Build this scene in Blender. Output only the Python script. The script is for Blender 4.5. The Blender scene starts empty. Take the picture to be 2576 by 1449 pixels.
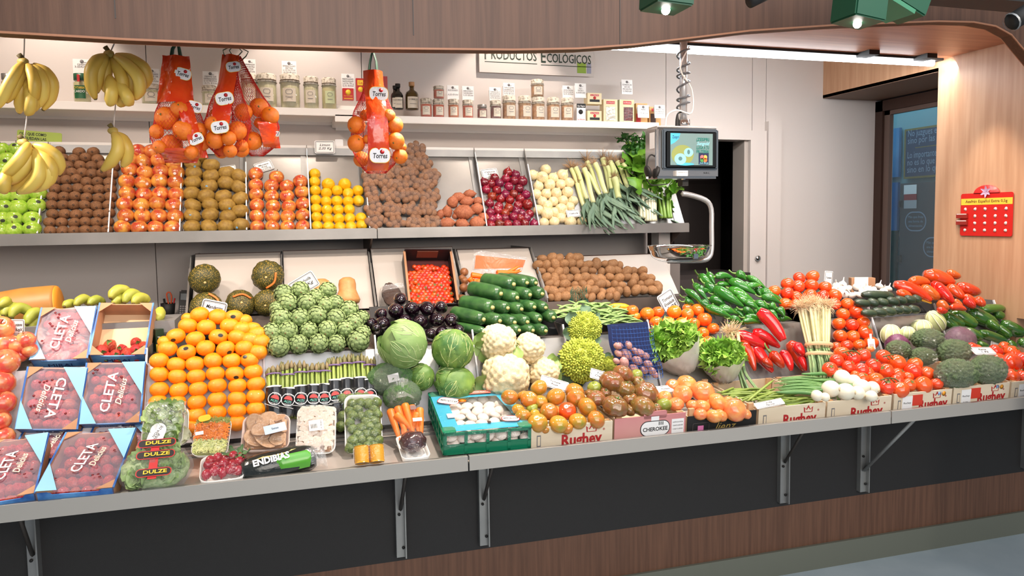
import bpy, bmesh, math, random
import numpy as np
from mathutils import Vector, Matrix, Quaternion
R = math.radians
random.seed(7); rng = np.random.RandomState(5)
SC = bpy.context.scene
COL = SC.collection
# ---------------------------------------------------------------- camera
YAW, PIT, ROL, FPX, CY, H = 0.2904, 0.0738, 0.01424, 1893.0, 693.5, 1.72
fw = Vector((math.sin(YAW)*math.cos(PIT), math.cos(YAW)*math.cos(PIT), -math.sin(PIT)))
_r = Vector((math.cos(YAW), -math.sin(YAW), 0)); _d = fw.cross(_r)
RT = math.cos(ROL)*_r + math.sin(ROL)*_d
DN = -math.sin(ROL)*_r + math.cos(ROL)*_d
cd = bpy.data.cameras.new('camera'); co = bpy.data.objects.new('camera', cd); COL.objects.link(co)
cd.sensor_width = 36; cd.lens = FPX*36/2576; cd.shift_y = (CY-724.5)/2576; cd.clip_start = .05
co.matrix_world = Matrix(((RT.x, -DN.x, -fw.x, 0), (RT.y, -DN.y, -fw.y, 0), (RT.z, -DN.z, -fw.z, H), (0, 0, 0, 1)))
SC.camera = co
# ---------------------------------------------------------------- world, exposure, large lamps
w = bpy.data.worlds.new('world'); SC.world = w; w.use_nodes = True
w.node_tree.nodes['Background'].inputs[0].default_value = (.62, .74, .86, 1)
w.node_tree.nodes['Background'].inputs[1].default_value = .35
SC.view_settings.view_transform = 'Standard'; SC.view_settings.look = 'None'
SC.view_settings.gamma = 1; SC.view_settings.exposure = 0.12; SC.view_settings.use_curve_mapping = False
SC.cycles.use_denoising = True
SC.cycles.max_bounces = 6; SC.cycles.transparent_max_bounces = 16; SC.cycles.caustics_reflective = False
SC.cycles.caustics_refractive = False; SC.cycles.sample_clamp_indirect = 4
def lamp(kind, loc, tgt, power, col, size=.1, spot=60, blend=.5, sy=None):
    l = bpy.data.lights.new('lamp', kind); l.energy = power; l.color = col
    if kind == 'SPOT': l.spot_size = R(spot); l.spot_blend = blend; l.shadow_soft_size = size
    if kind == 'AREA':
        l.size = size
        if sy: l.shape = 'RECTANGLE'; l.size_y = sy
    if kind == 'POINT': l.shadow_soft_size = size
    o = bpy.data.objects.new('lamp', l); COL.objects.link(o); o.location = loc
    o.rotation_euler = (Vector(tgt)-Vector(loc)).to_track_quat('-Z', 'Y').to_euler(); return o
WARM = (1, .86, .74)
# row of spots hidden behind the fascia, shining down and back onto the display
for i, x in enumerate((-1.5, -.8, -.1, .6, 1.3, 2.0, 2.7)):
    near = -1 < x < 1
    lamp('SPOT', (x, 2.98 if near else 2.62, 2.60), (x+.1, 3.95 if near else 3.75, 1.45), 40 if near else 56, WARM, .05, 104, .9)
for x, tx, e in ((-1.35, -.75, 120), (.72, .25, 130), (1.45, 1.5, 78), (2.3, 2.3, 66), (3.2, 3.2, 66)):
    lamp('SPOT', (x, 2.66, 2.60), (tx, 2.86, .9), e, WARM, .04, 100, .9)
# wall washers that draw the scallops on the back wall
for x in (-1.15, .1, 1.35):
    lamp('SPOT', (x, 4.1, 3.05), (x, 4.62, 2.2), 22, WARM, .03, 75, .35)
lamp('AREA', (2.75, 3.55, 2.55), (2.75, 3.55, 0), 9, (.92, .96, 1), 1.8, sy=.05)
lamp('SPOT', (3.40, 3.22, 2.62), (3.76, 3.20, 1.2), 34, (1, .84, .68), .02, 50, .7)
lamp('AREA', (2.9, 3.64, 2.57), (3.1, 4.6, 2.1), 7, (1, .97, .93), 1.7, sy=.04)
lamp('AREA', (1.3, -2.6, 2.9), (1.4, 3.6, 1.2), 165, (1, .91, .82), 5, sy=2)  # added soft fill from the hall side, lifts fronts and the under-shelf wall
# the market hall's own dim cool light, in front of the stall
lamp('AREA', (1.5, .2, 3.4), (1.5, 2.2, .6), 55, (.92, .95, 1), 4.5, sy=1.8)
for x in (-.2, 1.6):
    lamp('SPOT', (x, .9, 3.2), (x+.3, 2.4, 2.3), 9, (1, .9, .8), .05, 62, .4)

# ---------------------------------------------------------------- where a pixel's ray meets a plane of the stall
def ray(u, v): return fw + RT*((u-1288)/FPX) + DN*((v-CY)/FPX)
def at(u, v, X=None, Y=None, Z=None):
    d = ray(u, v)
    t = X/d.x if X is not None else Y/d.y if Y is not None else (Z-H)/d.z
    return Vector((0, 0, H)) + d*t
def on(u, v, pl, off=0):
    Y0, Z0, a = pl; a = R(a); Y0 -= off*math.sin(a); Z0 += off*math.cos(a)
    t = math.tan(a); d = ray(u, v); k = (Z0-H-t*Y0)/(d.z-t*d.y)
    return Vector((0, 0, H)) + d*k
ST, TP, UP, BL, LD = (3.02, .93, 64), (3.16, 1.19, 42), (4.15, 1.68, 60), (3.92, 1.27, 46), (2.62, .85, 4)
YW, XP = 4.6, 3.72
def pxr(p, px): return px/FPX*(Vector(p)-Vector((0, 0, H))).dot(fw)   # metres for px pixels at p

# ---------------------------------------------------------------- materials
def _nt(name):
    m = bpy.data.materials.new(name); m.use_nodes = True; nt = m.node_tree
    return m, nt, nt.nodes['Principled BSDF']
def L(nt, a, b): nt.links.new(a, b)
def N(nt, t, **k):
    n = nt.nodes.new(t)
    for a, b in k.items():
        if isinstance(a, str) and hasattr(n, a): setattr(n, a, b)
    return n
def c4(c): 
    c = tuple(((x/255)/12.92 if x/255 <= .04045 else ((x/255+.055)/1.055)**2.4) for x in c); return c+(1,)
MATS = {}
def mat(name, c, rough=.5, metal=0, c2=None, scale=8, bump=0, bscale=40, rv=0, hv=0, coat=0, alpha=1, emit=0, stretch=None, sss=0, sharp=(.35, .65), trans=0, spec=None, ior=None):
    if name in MATS: return MATS[name]
    m, nt, p = _nt(name); MATS[name] = m
    p.inputs['Roughness'].default_value = rough; p.inputs['Metallic'].default_value = metal
    p.inputs['Coat Weight'].default_value = coat; p.inputs['Coat Roughness'].default_value = .08
    p.inputs['Alpha'].default_value = alpha; p.inputs['Transmission Weight'].default_value = trans
    if spec is not None: p.inputs['Specular IOR Level'].default_value = spec
    if ior: p.inputs['IOR'].default_value = ior
    tc = N(nt, 'ShaderNodeTexCoord'); vec = tc.outputs['Object']; oi = None
    if rv or hv or c2:
        oi = N(nt, 'ShaderNodeObjectInfo'); ad = N(nt, 'ShaderNodeVectorMath', operation='MULTIPLY_ADD')
        ad.inputs[1].default_value = (1, 1, 1); L(nt, vec, ad.inputs[0])
        cm = N(nt, 'ShaderNodeVectorMath', operation='SCALE'); cm.inputs['Scale'].default_value = 3 if rv or hv else 0
        cb = N(nt, 'ShaderNodeCombineXYZ')
        for i in range(3): L(nt, oi.outputs['Random'], cb.inputs[i])
        L(nt, cb.outputs[0], cm.inputs[0]); L(nt, cm.outputs[0], ad.inputs[2]); vec = ad.outputs[0]
    if stretch:
        mp = N(nt, 'ShaderNodeMapping'); mp.inputs['Scale'].default_value = stretch; L(nt, vec, mp.inputs[0]); vec = mp.outputs[0]
    out = None
    if c2:
        no = N(nt, 'ShaderNodeTexNoise'); no.inputs['Scale'].default_value = scale; no.inputs['Detail'].default_value = 4; L(nt, vec, no.inputs['Vector'])
        rp = N(nt, 'ShaderNodeValToRGB'); rp.color_ramp.elements[0].position = sharp[0]; rp.color_ramp.elements[1].position = sharp[1]
        rp.color_ramp.elements[0].color = c4(c); rp.color_ramp.elements[1].color = c4(c2)
        L(nt, no.outputs[0], rp.inputs[0]); out = rp.outputs[0]
    if rv or hv:
        hs = N(nt, 'ShaderNodeHueSaturation')
        if out: L(nt, out, hs.inputs['Color'])
        else: hs.inputs['Color'].default_value = c4(c)
        a = N(nt, 'ShaderNodeMapRange'); a.inputs['To Min'].default_value = 1-rv; a.inputs['To Max'].default_value = 1+rv
        L(nt, oi.outputs['Random'], a.inputs['Value']); L(nt, a.outputs[0], hs.inputs['Value'])
        if hv:
            b = N(nt, 'ShaderNodeMath', operation='MULTIPLY'); b.inputs[1].default_value = 7.31; L(nt, oi.outputs['Random'], b.inputs[0])
            f = N(nt, 'ShaderNodeMath', operation='FRACT'); L(nt, b.outputs[0], f.inputs[0])
            a2 = N(nt, 'ShaderNodeMapRange'); a2.inputs['To Min'].default_value = .5-hv*.1; a2.inputs['To Max'].default_value = .5+hv*1.5
            L(nt, f.outputs[0], a2.inputs['Value']); L(nt, a2.outputs[0], hs.inputs['Hue'])
        out = hs.outputs[0]
    if out: L(nt, out, p.inputs['Base Color'])
    else: p.inputs['Base Color'].default_value = c4(c)
    if bump:
        n2 = N(nt, 'ShaderNodeTexNoise'); n2.inputs['Scale'].default_value = bscale; n2.inputs['Detail'].default_value = 3; L(nt, vec, n2.inputs['Vector'])
        bp = N(nt, 'ShaderNodeBump'); bp.inputs['Strength'].default_value = bump; bp.inputs['Distance'].default_value = .004
        L(nt, n2.outputs[0], bp.inputs['Height']); L(nt, bp.outputs[0], p.inputs['Normal'])
    if emit:
        p.inputs['Emission Color'].default_value = c4(c); p.inputs['Emission Strength'].default_value = emit
        if out: L(nt, out, p.inputs['Emission Color'])
    if sss: p.inputs['Subsurface Weight'].default_value = sss; p.inputs['Subsurface Radius'].default_value = (.02, .01, .005)
    return m
def film(name, c=(255, 255, 255), fac=.2, rough=.12, bump=.6, bscale=14, gm=.5):
    if name in MATS: return MATS[name]
    m, nt, p = _nt(name); MATS[name] = m
    p.inputs['Base Color'].default_value = c4(c); p.inputs['Roughness'].default_value = rough; p.inputs['Specular IOR Level'].default_value = 1 if gm > .15 else .2
    tr = N(nt, 'ShaderNodeBsdfTransparent'); mx = N(nt, 'ShaderNodeMixShader')
    tc = N(nt, 'ShaderNodeTexCoord'); no = N(nt, 'ShaderNodeTexNoise'); no.inputs['Scale'].default_value = bscale; no.inputs['Detail'].default_value = 2
    no.inputs['Distortion'].default_value = 1.5
    L(nt, tc.outputs['Object'], no.inputs['Vector'])
    bp = N(nt, 'ShaderNodeBump'); bp.inputs['Strength'].default_value = bump; bp.inputs['Distance'].default_value = .02; L(nt, no.outputs[0], bp.inputs['Height'])
    gl = N(nt, 'ShaderNodeBsdfGlossy'); gl.inputs['Roughness'].default_value = rough
    L(nt, bp.outputs[0], p.inputs['Normal']); L(nt, bp.outputs[0], gl.inputs['Normal'])
    m2 = N(nt, 'ShaderNodeMixShader'); m2.inputs[0].default_value = gm; L(nt, p.outputs[0], m2.inputs[1]); L(nt, gl.outputs[0], m2.inputs[2])
    mx.inputs[0].default_value = fac; L(nt, tr.outputs[0], mx.inputs[1]); L(nt, m2.outputs[0], mx.inputs[2])
    L(nt, mx.outputs[0], nt.nodes['Material Output'].inputs['Surface']); return m

# ---------------------------------------------------------------- object helpers
def _tag(o, label=None, cat=None, group=None, kind=None):
    if label: o['label'] = label
    if cat: o['category'] = cat
    if group: o['group'] = group
    if kind: o['kind'] = kind
    return o
def ob(name, me, parent=None, M=None, m=None, **t):
    o = bpy.data.objects.new(name, me); COL.objects.link(o)
    if m is not None and me is not None and me.users <= 1: me.materials.clear(); me.materials.append(m)
    if M is not None: o.matrix_local = M
    if parent: o.parent = parent
    return _tag(o, **t)
def thing(name, M, label, cat, group=None, kind=None):
    return ob(name, None, None, M, label=label, cat=cat, group=group, kind=kind)
def T(x, y=None, z=None): return Matrix.Translation(Vector(x) if y is None else Vector((x, y, z)))
def mesh(vs, fs, smooth=True, mi=None):
    me = bpy.data.meshes.new('mesh'); me.from_pydata([tuple(v) for v in vs], [], [tuple(f) for f in fs])
    if smooth: me.polygons.foreach_set('use_smooth', [True]*len(me.polygons))
    if mi is not None: me.polygons.foreach_set('material_index', mi)
    me.update(); return me
def setm(me, *ms):
    for m in ms: me.materials.append(m)
    return me
def boxv(x0, x1, y0, y1, z0, z1):
    return [(x0,y0,z0),(x1,y0,z0),(x1,y1,z0),(x0,y1,z0),(x0,y0,z1),(x1,y0,z1),(x1,y1,z1),(x0,y1,z1)]
BF = [(0,3,2,1),(4,5,6,7),(0,1,5,4),(1,2,6,5),(2,3,7,6),(3,0,4,7)]
def boxes(lst):
    vs, fs = [], []
    for b in lst:
        n = len(vs); vs += boxv(*b); fs += [tuple(i+n for i in f) for f in BF]
    return mesh(vs, fs, False)
def B(name, b, m, parent=None, M=None, bev=0, **t):
    me = boxes([b] if not isinstance(b[0], (tuple, list)) else b); me.materials.append(m)
    if bev:
        bm = bmesh.new(); bm.from_mesh(me); bmesh.ops.bevel(bm, geom=bm.edges[:], offset=bev, segments=2, affect='EDGES'); bm.to_mesh(me); bm.free()
    return ob(name, me, parent, M, **t)
def rot_to(d, spin=0):
    return (Vector(d).normalized().to_track_quat('Z', 'Y') @ Quaternion((0, 0, 1), spin)).to_matrix().to_4x4()
def S(x, y=None, z=None): return Matrix.Diagonal((x, x if y is None else y, x if z is None else z, 1))
def lathe(prof, seg=20, lob=0, la=0, noise=0, seed=0, cap=True, pinch=0):
    r_ = np.random.RandomState(seed); vs, fs = [], []; n = len(prof)
    off = r_.rand(8)*6.28
    for i, (r, z) in enumerate(prof):
        for j in range(seg):
            a = 2*math.pi*j/seg; k = 1+(la*(abs(math.cos(lob*a/2+off[0]))**.7-.5) if lob else 0)+noise*math.sin(3*a+off[1]+z*9)*.5+noise*math.sin(2*a+off[2]-z*14)*.5
            vs.append((r*k*math.cos(a), r*k*math.sin(a), z))
    for i in range(n-1):
        for j in range(seg):
            a, b = i*seg+j, i*seg+(j+1) % seg; fs.append((a, b, b+seg, a+seg))
    if cap: fs += [tuple(range(seg))[::-1], tuple(range((n-1)*seg, n*seg))]
    return mesh(vs, fs)
def arc(rx, rz, n=10, dt=0, db=0, tipt=0, tipb=0, p=1.0):
    """profile of a round fruit, bottom to top; dt / db dimple depth at top / bottom, tip* a point"""
    out = []
    for i in range(n+1):
        a = -math.pi/2+math.pi*i/n; r = rx*max(math.cos(a), 0)**p; z = rz*math.sin(a)
        e = max(0, 1-r/(rx*.5))
        if a > 0: z += -dt*e**2+tipt*e**3
        else: z += db*e**2-tipb*e**3
        out.append((max(r, .0008), z))
    return out
def sweep(pts, rad, seg=10, lob=0, la=0, flat=1.0, sub=4, closed=False, seed=0):
    P = [Vector(p) for p in pts]; n = len(P); Q, RR = [], []
    for i in range(n-1):                                     # Catmull-Rom through the points
        p0, p1, p2, p3 = P[max(i-1, 0)], P[i], P[i+1], P[min(i+2, n-1)]
        for s in range(sub):
            t = s/sub; Q.append(.5*((2*p1)+(p2-p0)*t+(2*p0-5*p1+4*p2-p3)*t*t+(3*p1-p0-3*p2+p3)*t**3)); RR.append(rad[i]*(1-t)+rad[i+1]*t)
    Q.append(P[-1]); RR.append(rad[-1])
    vs, fs = [], []; up = Vector((0, 0, 1)); x = None; o = random.Random(seed).random()*6
    for i, q in enumerate(Q):
        d = (Q[min(i+1, len(Q)-1)]-Q[max(i-1, 0)]).normalized()
        if x is None: x = d.orthogonal().normalized() if abs(d.z) > .95 else d.cross(up).normalized()
        x = (x-d*x.dot(d)).normalized(); y = d.cross(x)
        for j in range(seg):
            a = 2*math.pi*j/seg; k = RR[i]*(1+(la*(abs(math.cos(lob*a/2+o))**.8-.5) if lob else 0))
            vs.append(q+x*(k*math.cos(a))+y*(k*flat*math.sin(a)))
    for i in range(len(Q)-1):
        for j in range(seg):
            a, b = i*seg+j, i*seg+(j+1) % seg; fs.append((a, b, b+seg, a+seg))
    fs += [tuple(range(seg))[::-1], tuple(range((len(Q)-1)*seg, len(Q)*seg))]
    return mesh(vs, fs)
def join(*mes):
    vs, fs, mi, mats = [], [], [], []
    for me in mes:
        n = len(vs); vs += [v.co.copy() for v in me.vertices]
        base = {}
        for k, m in enumerate(me.materials):
            if m not in mats: mats.append(m)
            base[k] = mats.index(m)
        for p in me.polygons: fs.append([i+n for i in p.vertices]); mi.append(base.get(p.material_index, 0))
    r = mesh(vs, fs, True, mi)
    for m in mats: r.materials.append(m)
    return r
def tm(me, M):
    me = me.copy(); me.transform(M); return me
def frame(bl, br, tl):
    """matrix whose x runs bl->br, y bl->tl, z towards the viewer; plus the two sizes"""
    x = br-bl; wd = x.length; x.normalize(); y = tl-bl; y = y-x*y.dot(x); ht = y.length; y.normalize(); z = x.cross(y)
    c = (bl+br)/2
    return Matrix(((x.x, y.x, z.x, c.x), (x.y, y.y, z.y, c.y), (x.z, y.z, z.z, c.z), (0, 0, 0, 1))), wd, ht
def txt(s, size, m, parent, x=0, y=0, z=.001, name='lettering', M=None, al='CENTER', sx=1, bold=0, rot=0, fit=None, shear=0):
    c = bpy.data.curves.new('text', 'FONT'); c.body = s; c.size = size; c.align_x = al; c.align_y = 'CENTER'; c.extrude = .0002; c.resolution_u = 2; c.shear = shear
    if bold: c.offset = bold*size
    o = bpy.data.objects.new('text', c); me = bpy.data.meshes.new_from_object(o); bpy.data.objects.remove(o); bpy.data.curves.remove(c)
    if fit and len(me.vertices):
        xs_ = [v.co.x for v in me.vertices]; k = fit/max(max(xs_)-min(xs_), 1e-5); me.transform(Matrix.Diagonal((k, 1, 1, 1)))
        if al == 'LEFT': me.transform(Matrix.Translation((-min(xs_)*k, 0, 0)))
    setm(me, m)
    return ob(name, me, parent, (M or Matrix())@T(x, y, z)@Matrix.Rotation(rot, 4, 'Z')@S(sx, 1, 1))
def rrect(wd, ht, r, t, z0=0, n=4):
    pts = []
    for cx, cy, a0 in ((wd/2-r, ht/2-r, 0), (-wd/2+r, ht/2-r, 90), (-wd/2+r, -ht/2+r, 180), (wd/2-r, -ht/2+r, 270)):
        for k in range(n+1): a = R(a0+90*k/n); pts.append((cx+r*math.cos(a), cy+r*math.sin(a)))
    k = len(pts); vs = [(x, y, z0) for x, y in pts]+[(x, y, z0+t) for x, y in pts]
    return mesh(vs, [tuple(range(k))[::-1], tuple(range(k, 2*k))]+[(i, (i+1) % k, (i+1) % k+k, i+k) for i in range(k)], False)
def ring(wd, ht, r, line, z, t=.0004, n=4):
    def loop(w_, h_, r_):
        o = []
        for cx, cy, a0 in ((w_/2-r_, h_/2-r_, 0), (-w_/2+r_, h_/2-r_, 90), (-w_/2+r_, -h_/2+r_, 180), (w_/2-r_, -h_/2+r_, 270)):
            for k in range(n+1): a = R(a0+90*k/n); o.append((cx+r_*math.cos(a), cy+r_*math.sin(a), z+t))
        return o
    a, b = loop(wd, ht, r), loop(wd-2*line, ht-2*line, max(r-line, .001)); k = len(a)
    return mesh(a+b, [(i, (i+1) % k, (i+1) % k+k, i+k) for i in range(k)], False)
ORD = ['first', 'second', 'third', 'fourth', 'fifth', 'sixth', 'seventh', 'eighth', 'ninth', 'tenth', 'eleventh', 'twelfth', 'thirteenth', 'fourteenth']
def nth(i, n, a='bottom', b='top'): return a if i == 0 else (b if i == n-1 else ORD[i])
def leaf(Ln, W, nu=6, nv=10, ruf=0, fr=6, curl=0, cup=0, seed=0, tip=.5, fold=0):
    r_ = random.Random(seed); ph = [r_.random()*6.28 for _ in range(4)]; vs, fs = [], []
    for i in range(nv+1):
        v = i/nv; wd = W*(math.sin(math.pi*min(v**tip, .97))**.8)*.5+W*.03
        for j in range(nu+1):
            u = j/nu*2-1; e = abs(u)
            z = ruf*e**1.5*math.sin(fr*v*6.28+ph[0]+(2 if u > 0 else 0))+cup*e*e*W+fold*abs(u)*W+ruf*.5*math.sin(fr*1.7*v*6.28+ph[1])*e
            ang = curl*v; y = Ln*(math.sin(ang)/curl if curl else v); zz = Ln*((1-math.cos(ang))/curl if curl else 0)
            vs.append((u*wd, y, zz+z))
    for i in range(nv):
        for j in range(nu): a = i*(nu+1)+j; fs.append((a, a+1, a+nu+2, a+nu+1))
    return mesh(vs, fs)
def bumpy(n, amp, rx=1, rz=1, sub=4, seed=0, cone=False, jit=.2):
    """sphere covered with n florets"""
    bm = bmesh.new(); bmesh.ops.create_icosphere(bm, subdivisions=sub, radius=1)
    V = np.array([v.co[:] for v in bm.verts]); r_ = np.random.RandomState(seed)
    k = np.arange(n)+.5; ph = np.arccos(1-2*k/n); th = math.pi*(1+5**.5)*k
    C = np.stack([np.cos(th)*np.sin(ph), np.sin(th)*np.sin(ph), np.cos(ph)], 1)+r_.randn(n, 3)*jit/math.sqrt(n); C /= np.linalg.norm(C, axis=1)[:, None]
    hh = r_.rand(n)*.5+.75
    D = V@C.T; i = D.argmax(1); d = np.arccos(np.clip(D[np.arange(len(V)), i], -1, 1))/(1.9/math.sqrt(n))
    h = (1-d) if cone else np.sqrt(np.clip(1-d*d, 0, 1))
    big = 1+.06*np.sin(V[:, 0]*3+seed)*np.cos(V[:, 1]*4)
    V = V*(big+amp*np.clip(h, -.2, 1)*hh[i])[:, None]*np.array([rx, rx, rz])
    for v, c in zip(bm.verts, V): v.co = c
    for f in bm.faces: f.smooth = True
    me = bpy.data.meshes.new('mesh'); bm.to_mesh(me); bm.free(); return me
def fol(me, parent, name, M, **t): return ob(name, me, parent, M, **t)
# ---------------------------------------------------------------- shared materials
M_wall = mat('wall_laminate', (214,205,200), .5, bump=.05, bscale=300)
M_seam = mat('dark_seam', (90,82,78), .8)
M_white = mat('white_lacquer', (236,230,224), .4)
M_steel = mat('brushed_steel', (168,164,160), .36, .7, c2=(150,147,143), scale=3, bump=.04, bscale=60)
M_steel2 = mat('satin_steel', (160,160,158), .42, .6, c2=(140,140,140), scale=4, bump=.1, bscale=50)
M_lip = mat('grey_lip', (172,167,160), .5, .2)
M_chrome = mat('chrome', (215,215,215), .08, 1)
M_black = mat('black_panel', (33,31,31), .7, bump=.25, bscale=600, c2=(33,32,33), scale=200)
M_blk = mat('matt_black', (18,17,17), .6)
M_wood = mat('walnut_laminate', (108,74,55), .5, c2=(90,60,44), scale=3, stretch=(22,22,.8), bump=.04, bscale=30)
M_wood2 = mat('light_oak', (208,164,130), .45, c2=(192,146,112), scale=2.5, stretch=(12,12,.8))
M_wood3 = mat('soffit_oak', (190,132,100), .5, c2=(172,116,88), scale=2.5, stretch=(.8,12,12))
M_floor = mat('concrete_floor', (172,184,190), .55, c2=(156,170,178), scale=3, bump=.1, bscale=60)
M_base = mat('metal_baseboard', (116,118,106), .5, .3)
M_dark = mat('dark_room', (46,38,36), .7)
M_card = mat('white_card', (240,238,236), .5)
M_ink = mat('black_ink', (24,24,26), .6)
M_grey = mat('grey_print', (120,116,116), .6)
M_film = film('clear_film', fac=.10)
M_film2 = film('crinkled_film', fac=.24, bump=1, bscale=22, gm=.4)
M_thin = film('tight_film', fac=.07, rough=.06, bump=1, bscale=26, gm=.85)
M_ledge = mat('ledge_steel', (200,190,182), .3, .4, c2=(184,175,168), scale=3)
M_glass = film('jar_glass', (235,240,235), .22, .03, 0)
M_brown = mat('bronze_frame', (70,48,40), .5, .3)

# ---------------------------------------------------------------- setting
B('floor', (-4, 9, -1, 9, -.05, 0), M_floor, kind='structure')
B('ceiling', [(-3, 6, 3.55, 4.75, 3.3, 3.35), (-3, 6, 2.44, 3.66, 2.66, 2.7), (-3, 6, 3.60, 3.66, 2.7, 3.35)], M_white, kind='structure')
sof = B('soffit', (.2, XP, 2.43, 3.58, 2.625, 2.66), M_wood3, kind='structure')
B('ventilation_slot', (2.5, 3.45, 2.50, 2.62, 2.615, 2.625), M_blk, sof)
# back wall in laminate panels with the doorway
xs = [-2.6]+[at(u, v, Y=YW).x for u, v in ((367, 140), (909, 160))]
DX0, DX1, DZ = at(1675, 700, Y=YW).x, at(1890, 500, Y=YW).x, 2.25
xs += [DX0, DX1, at(1927, 250, Y=YW).x, 4.35]
wb = thing('wall_back', T(0, YW, 0), None, None, kind='structure'); del wb['kind']; wb['kind'] = 'structure'
for a, b in zip(xs[:-1], xs[1:]):
    if a == DX0: B('panel', (a+.002, b-.002, 0, .06, DZ+.06, 3.3), M_wall, wb)
    else: B('panel', (a+.002, b-.002, 0, .06, 0, 3.3), M_wall, wb)
B('backing', (-2.6, DX0, .06, .09, 0, 3.3), M_seam, wb); B('backing', (DX1, 4.35, .06, .09, 0, 3.3), M_seam, wb)
B('wall_left', (-1.95, -1.9, 2.5, YW, 0, 3.3), M_wall, kind='structure')
dr = thing('door_1', T(0, 0, 0), None, None, kind='structure')
B('frame', (DX0, DX1+.10, YW-.03, YW+.1, DZ, DZ+.065), M_wall, dr); B('frame', (DX1-.03, DX1+.10, YW-.032, YW+.1, 0, DZ), M_wall, dr); B('frame', (DX1+.104, DX1+.21, YW-.045, YW, 0, DZ+.13), M_wall, dr)
B('jamb', [(DX1-.06, DX1-.03, YW+.0, YW+.14, 0, DZ)], mat('door_jamb', (182,172,164), .5), dr)
ob('lock', lathe([(.001,0),(.02,0),(.02,.01),(.001,.012)], 12), dr, T(at(1906, 650, Y=YW-.04))@rot_to((0,-1,0)), M_chrome)
# dim room behind the doorway
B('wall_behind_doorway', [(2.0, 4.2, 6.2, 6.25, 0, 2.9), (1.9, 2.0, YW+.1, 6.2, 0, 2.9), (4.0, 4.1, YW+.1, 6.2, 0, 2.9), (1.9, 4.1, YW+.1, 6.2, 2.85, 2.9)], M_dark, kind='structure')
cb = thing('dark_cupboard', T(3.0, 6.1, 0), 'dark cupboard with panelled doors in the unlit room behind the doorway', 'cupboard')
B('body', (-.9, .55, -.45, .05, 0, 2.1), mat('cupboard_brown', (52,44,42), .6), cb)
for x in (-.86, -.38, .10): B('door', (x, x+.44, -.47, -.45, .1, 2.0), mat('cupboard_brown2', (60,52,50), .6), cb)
# right wall: oak pillar, header, window recess
wr = thing('wall_right', T(0, 0, 0), None, None, kind='structure')
B('pillar', [(XP, XP+.5, 3.05, 3.60, 0, 2.64), (XP, XP+.5, 2.43, 3.05, 1.16, 2.64)], M_wood2, wr)
B('header', [(XP, XP+.03, 3.60, YW, 2.56, 3.3), (XP, 4.3, 3.60, YW, 2.56, 2.58)], M_wood2, wr)
B('recess_shade', (XP+.002, 4.3, 3.61, YW, 2.556, 2.5598), mat('soffit_shaded_brown', (120,94,78), .6), wr)  # thin darker sheet, shade of the recess put into its colour
wn = thing('window_1', T(4.2, 0, 0), None, None, kind='structure')
B('window_frame', [(-.02, .06, 4.53, YW, 0, 2.545), (-.02, .06, 3.6, YW, 2.47, 2.545), (-.02, .06, 3.55, 3.62, 0, 2.545), (-.02, .06, 3.6, 4.55, 0, .1)], M_brown, wn)
B('window_reveal', [(.0, .03, 4.48, 4.53, 0, 2.47), (0, .03, 3.62, 4.53, 2.44, 2.47)], mat('brown_grey', (108,88,80), .6), wn)
B('pane', (.03, .035, 3.62, 4.5, .1, 2.45), film('window_glass', (120,170,190), .10, .05, 0), wn)
# the hall seen through the window
XO = 6.2
B('wall_beyond_window', (XO, XO+.05, 2.6, 9.2, 0, 4.2), mat('hall_teal', (120,158,164), .7), kind='structure')
B('ceiling_beyond_window', (4.3, XO, 3.8, 9.2, 3.35, 3.4), mat('hall_ceiling', (60,104,118), .7), kind='structure')
lamp('AREA', (5.4, 6.2, 3.2), (5.6, 6.4, 0), 22, (.45, .8, 1), 1.5, sy=2)
def Mx(u, v, X=XO-.02):                                         # frame on a wall that faces -X: local x runs towards the viewer
    p = at(u, v, X=X); return Matrix(((0, 0, -1, p.x), (-1, 0, 0, p.y), (0, 1, 0, p.z), (0, 0, 0, 1)))
def yz(u, v, X=XO): p = at(u, v, X=X); return p.y, p.z
def xpanel(name, c, m, X, parent=None, th=.03, **t):               # panel between pixels (u0,v0)-(u1,v1) standing on the plane x=X
    (y1, z1), (y0, z0) = yz(c[0], c[1], X), yz(c[2], c[3], X)
    return B(name, (X-th, X, min(y0,y1), max(y0,y1), min(z0,z1), max(z0,z1)), m, parent, **t)
M_sky = mat('mural_sky', (20,92,150), .6, c2=(90,150,190), scale=1.6, sharp=(.5,.75))
M_mgr = mat('mural_grass', (18,60,48), .8, c2=(14,44,40), scale=12)
M_navy = mat('navy_board', (30,52,82), .6)
mur = thing('wall_mural', T(0,0,0), 'blue sky and green hedge mural on the far wall seen through the window', 'mural')
xpanel('sky_panel', (2212, 330, 2266, 445), M_sky, XO-.02, mur); xpanel('sky_panel', (2212, 462, 2262, 580), M_sky, XO-.02, mur); xpanel('hedge_panel', (2212, 580, 2256, 760), M_mgr, XO-.02, mur)
sg = thing('quote_sign', Mx(2330, 385, XO-.05), 'navy sign with white Spanish sayings seen through the window', 'sign')
y0, z0 = yz(2276, 326, XO-.05); y1, z1 = yz(2420, 440, XO-.05); hh_ = abs(z1-z0)/2; ww_ = abs(y1-y0)/2; sg.matrix_basis = Matrix(((0, 0, -1, XO-.05), (-1, 0, 0, (y0+y1)/2), (0, 1, 0, (z0+z1)/2), (0, 0, 0, 1)))
B('board', (-ww_, ww_, -hh_, hh_, -.02, 0), M_navy, sg); ob('border', ring(ww_*2, hh_*2, .01, .02, .001), sg, None, mat('gold_line', (120,104,48), .6))
M_pale = mat('pale_print', (130,152,176), .6)
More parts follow.
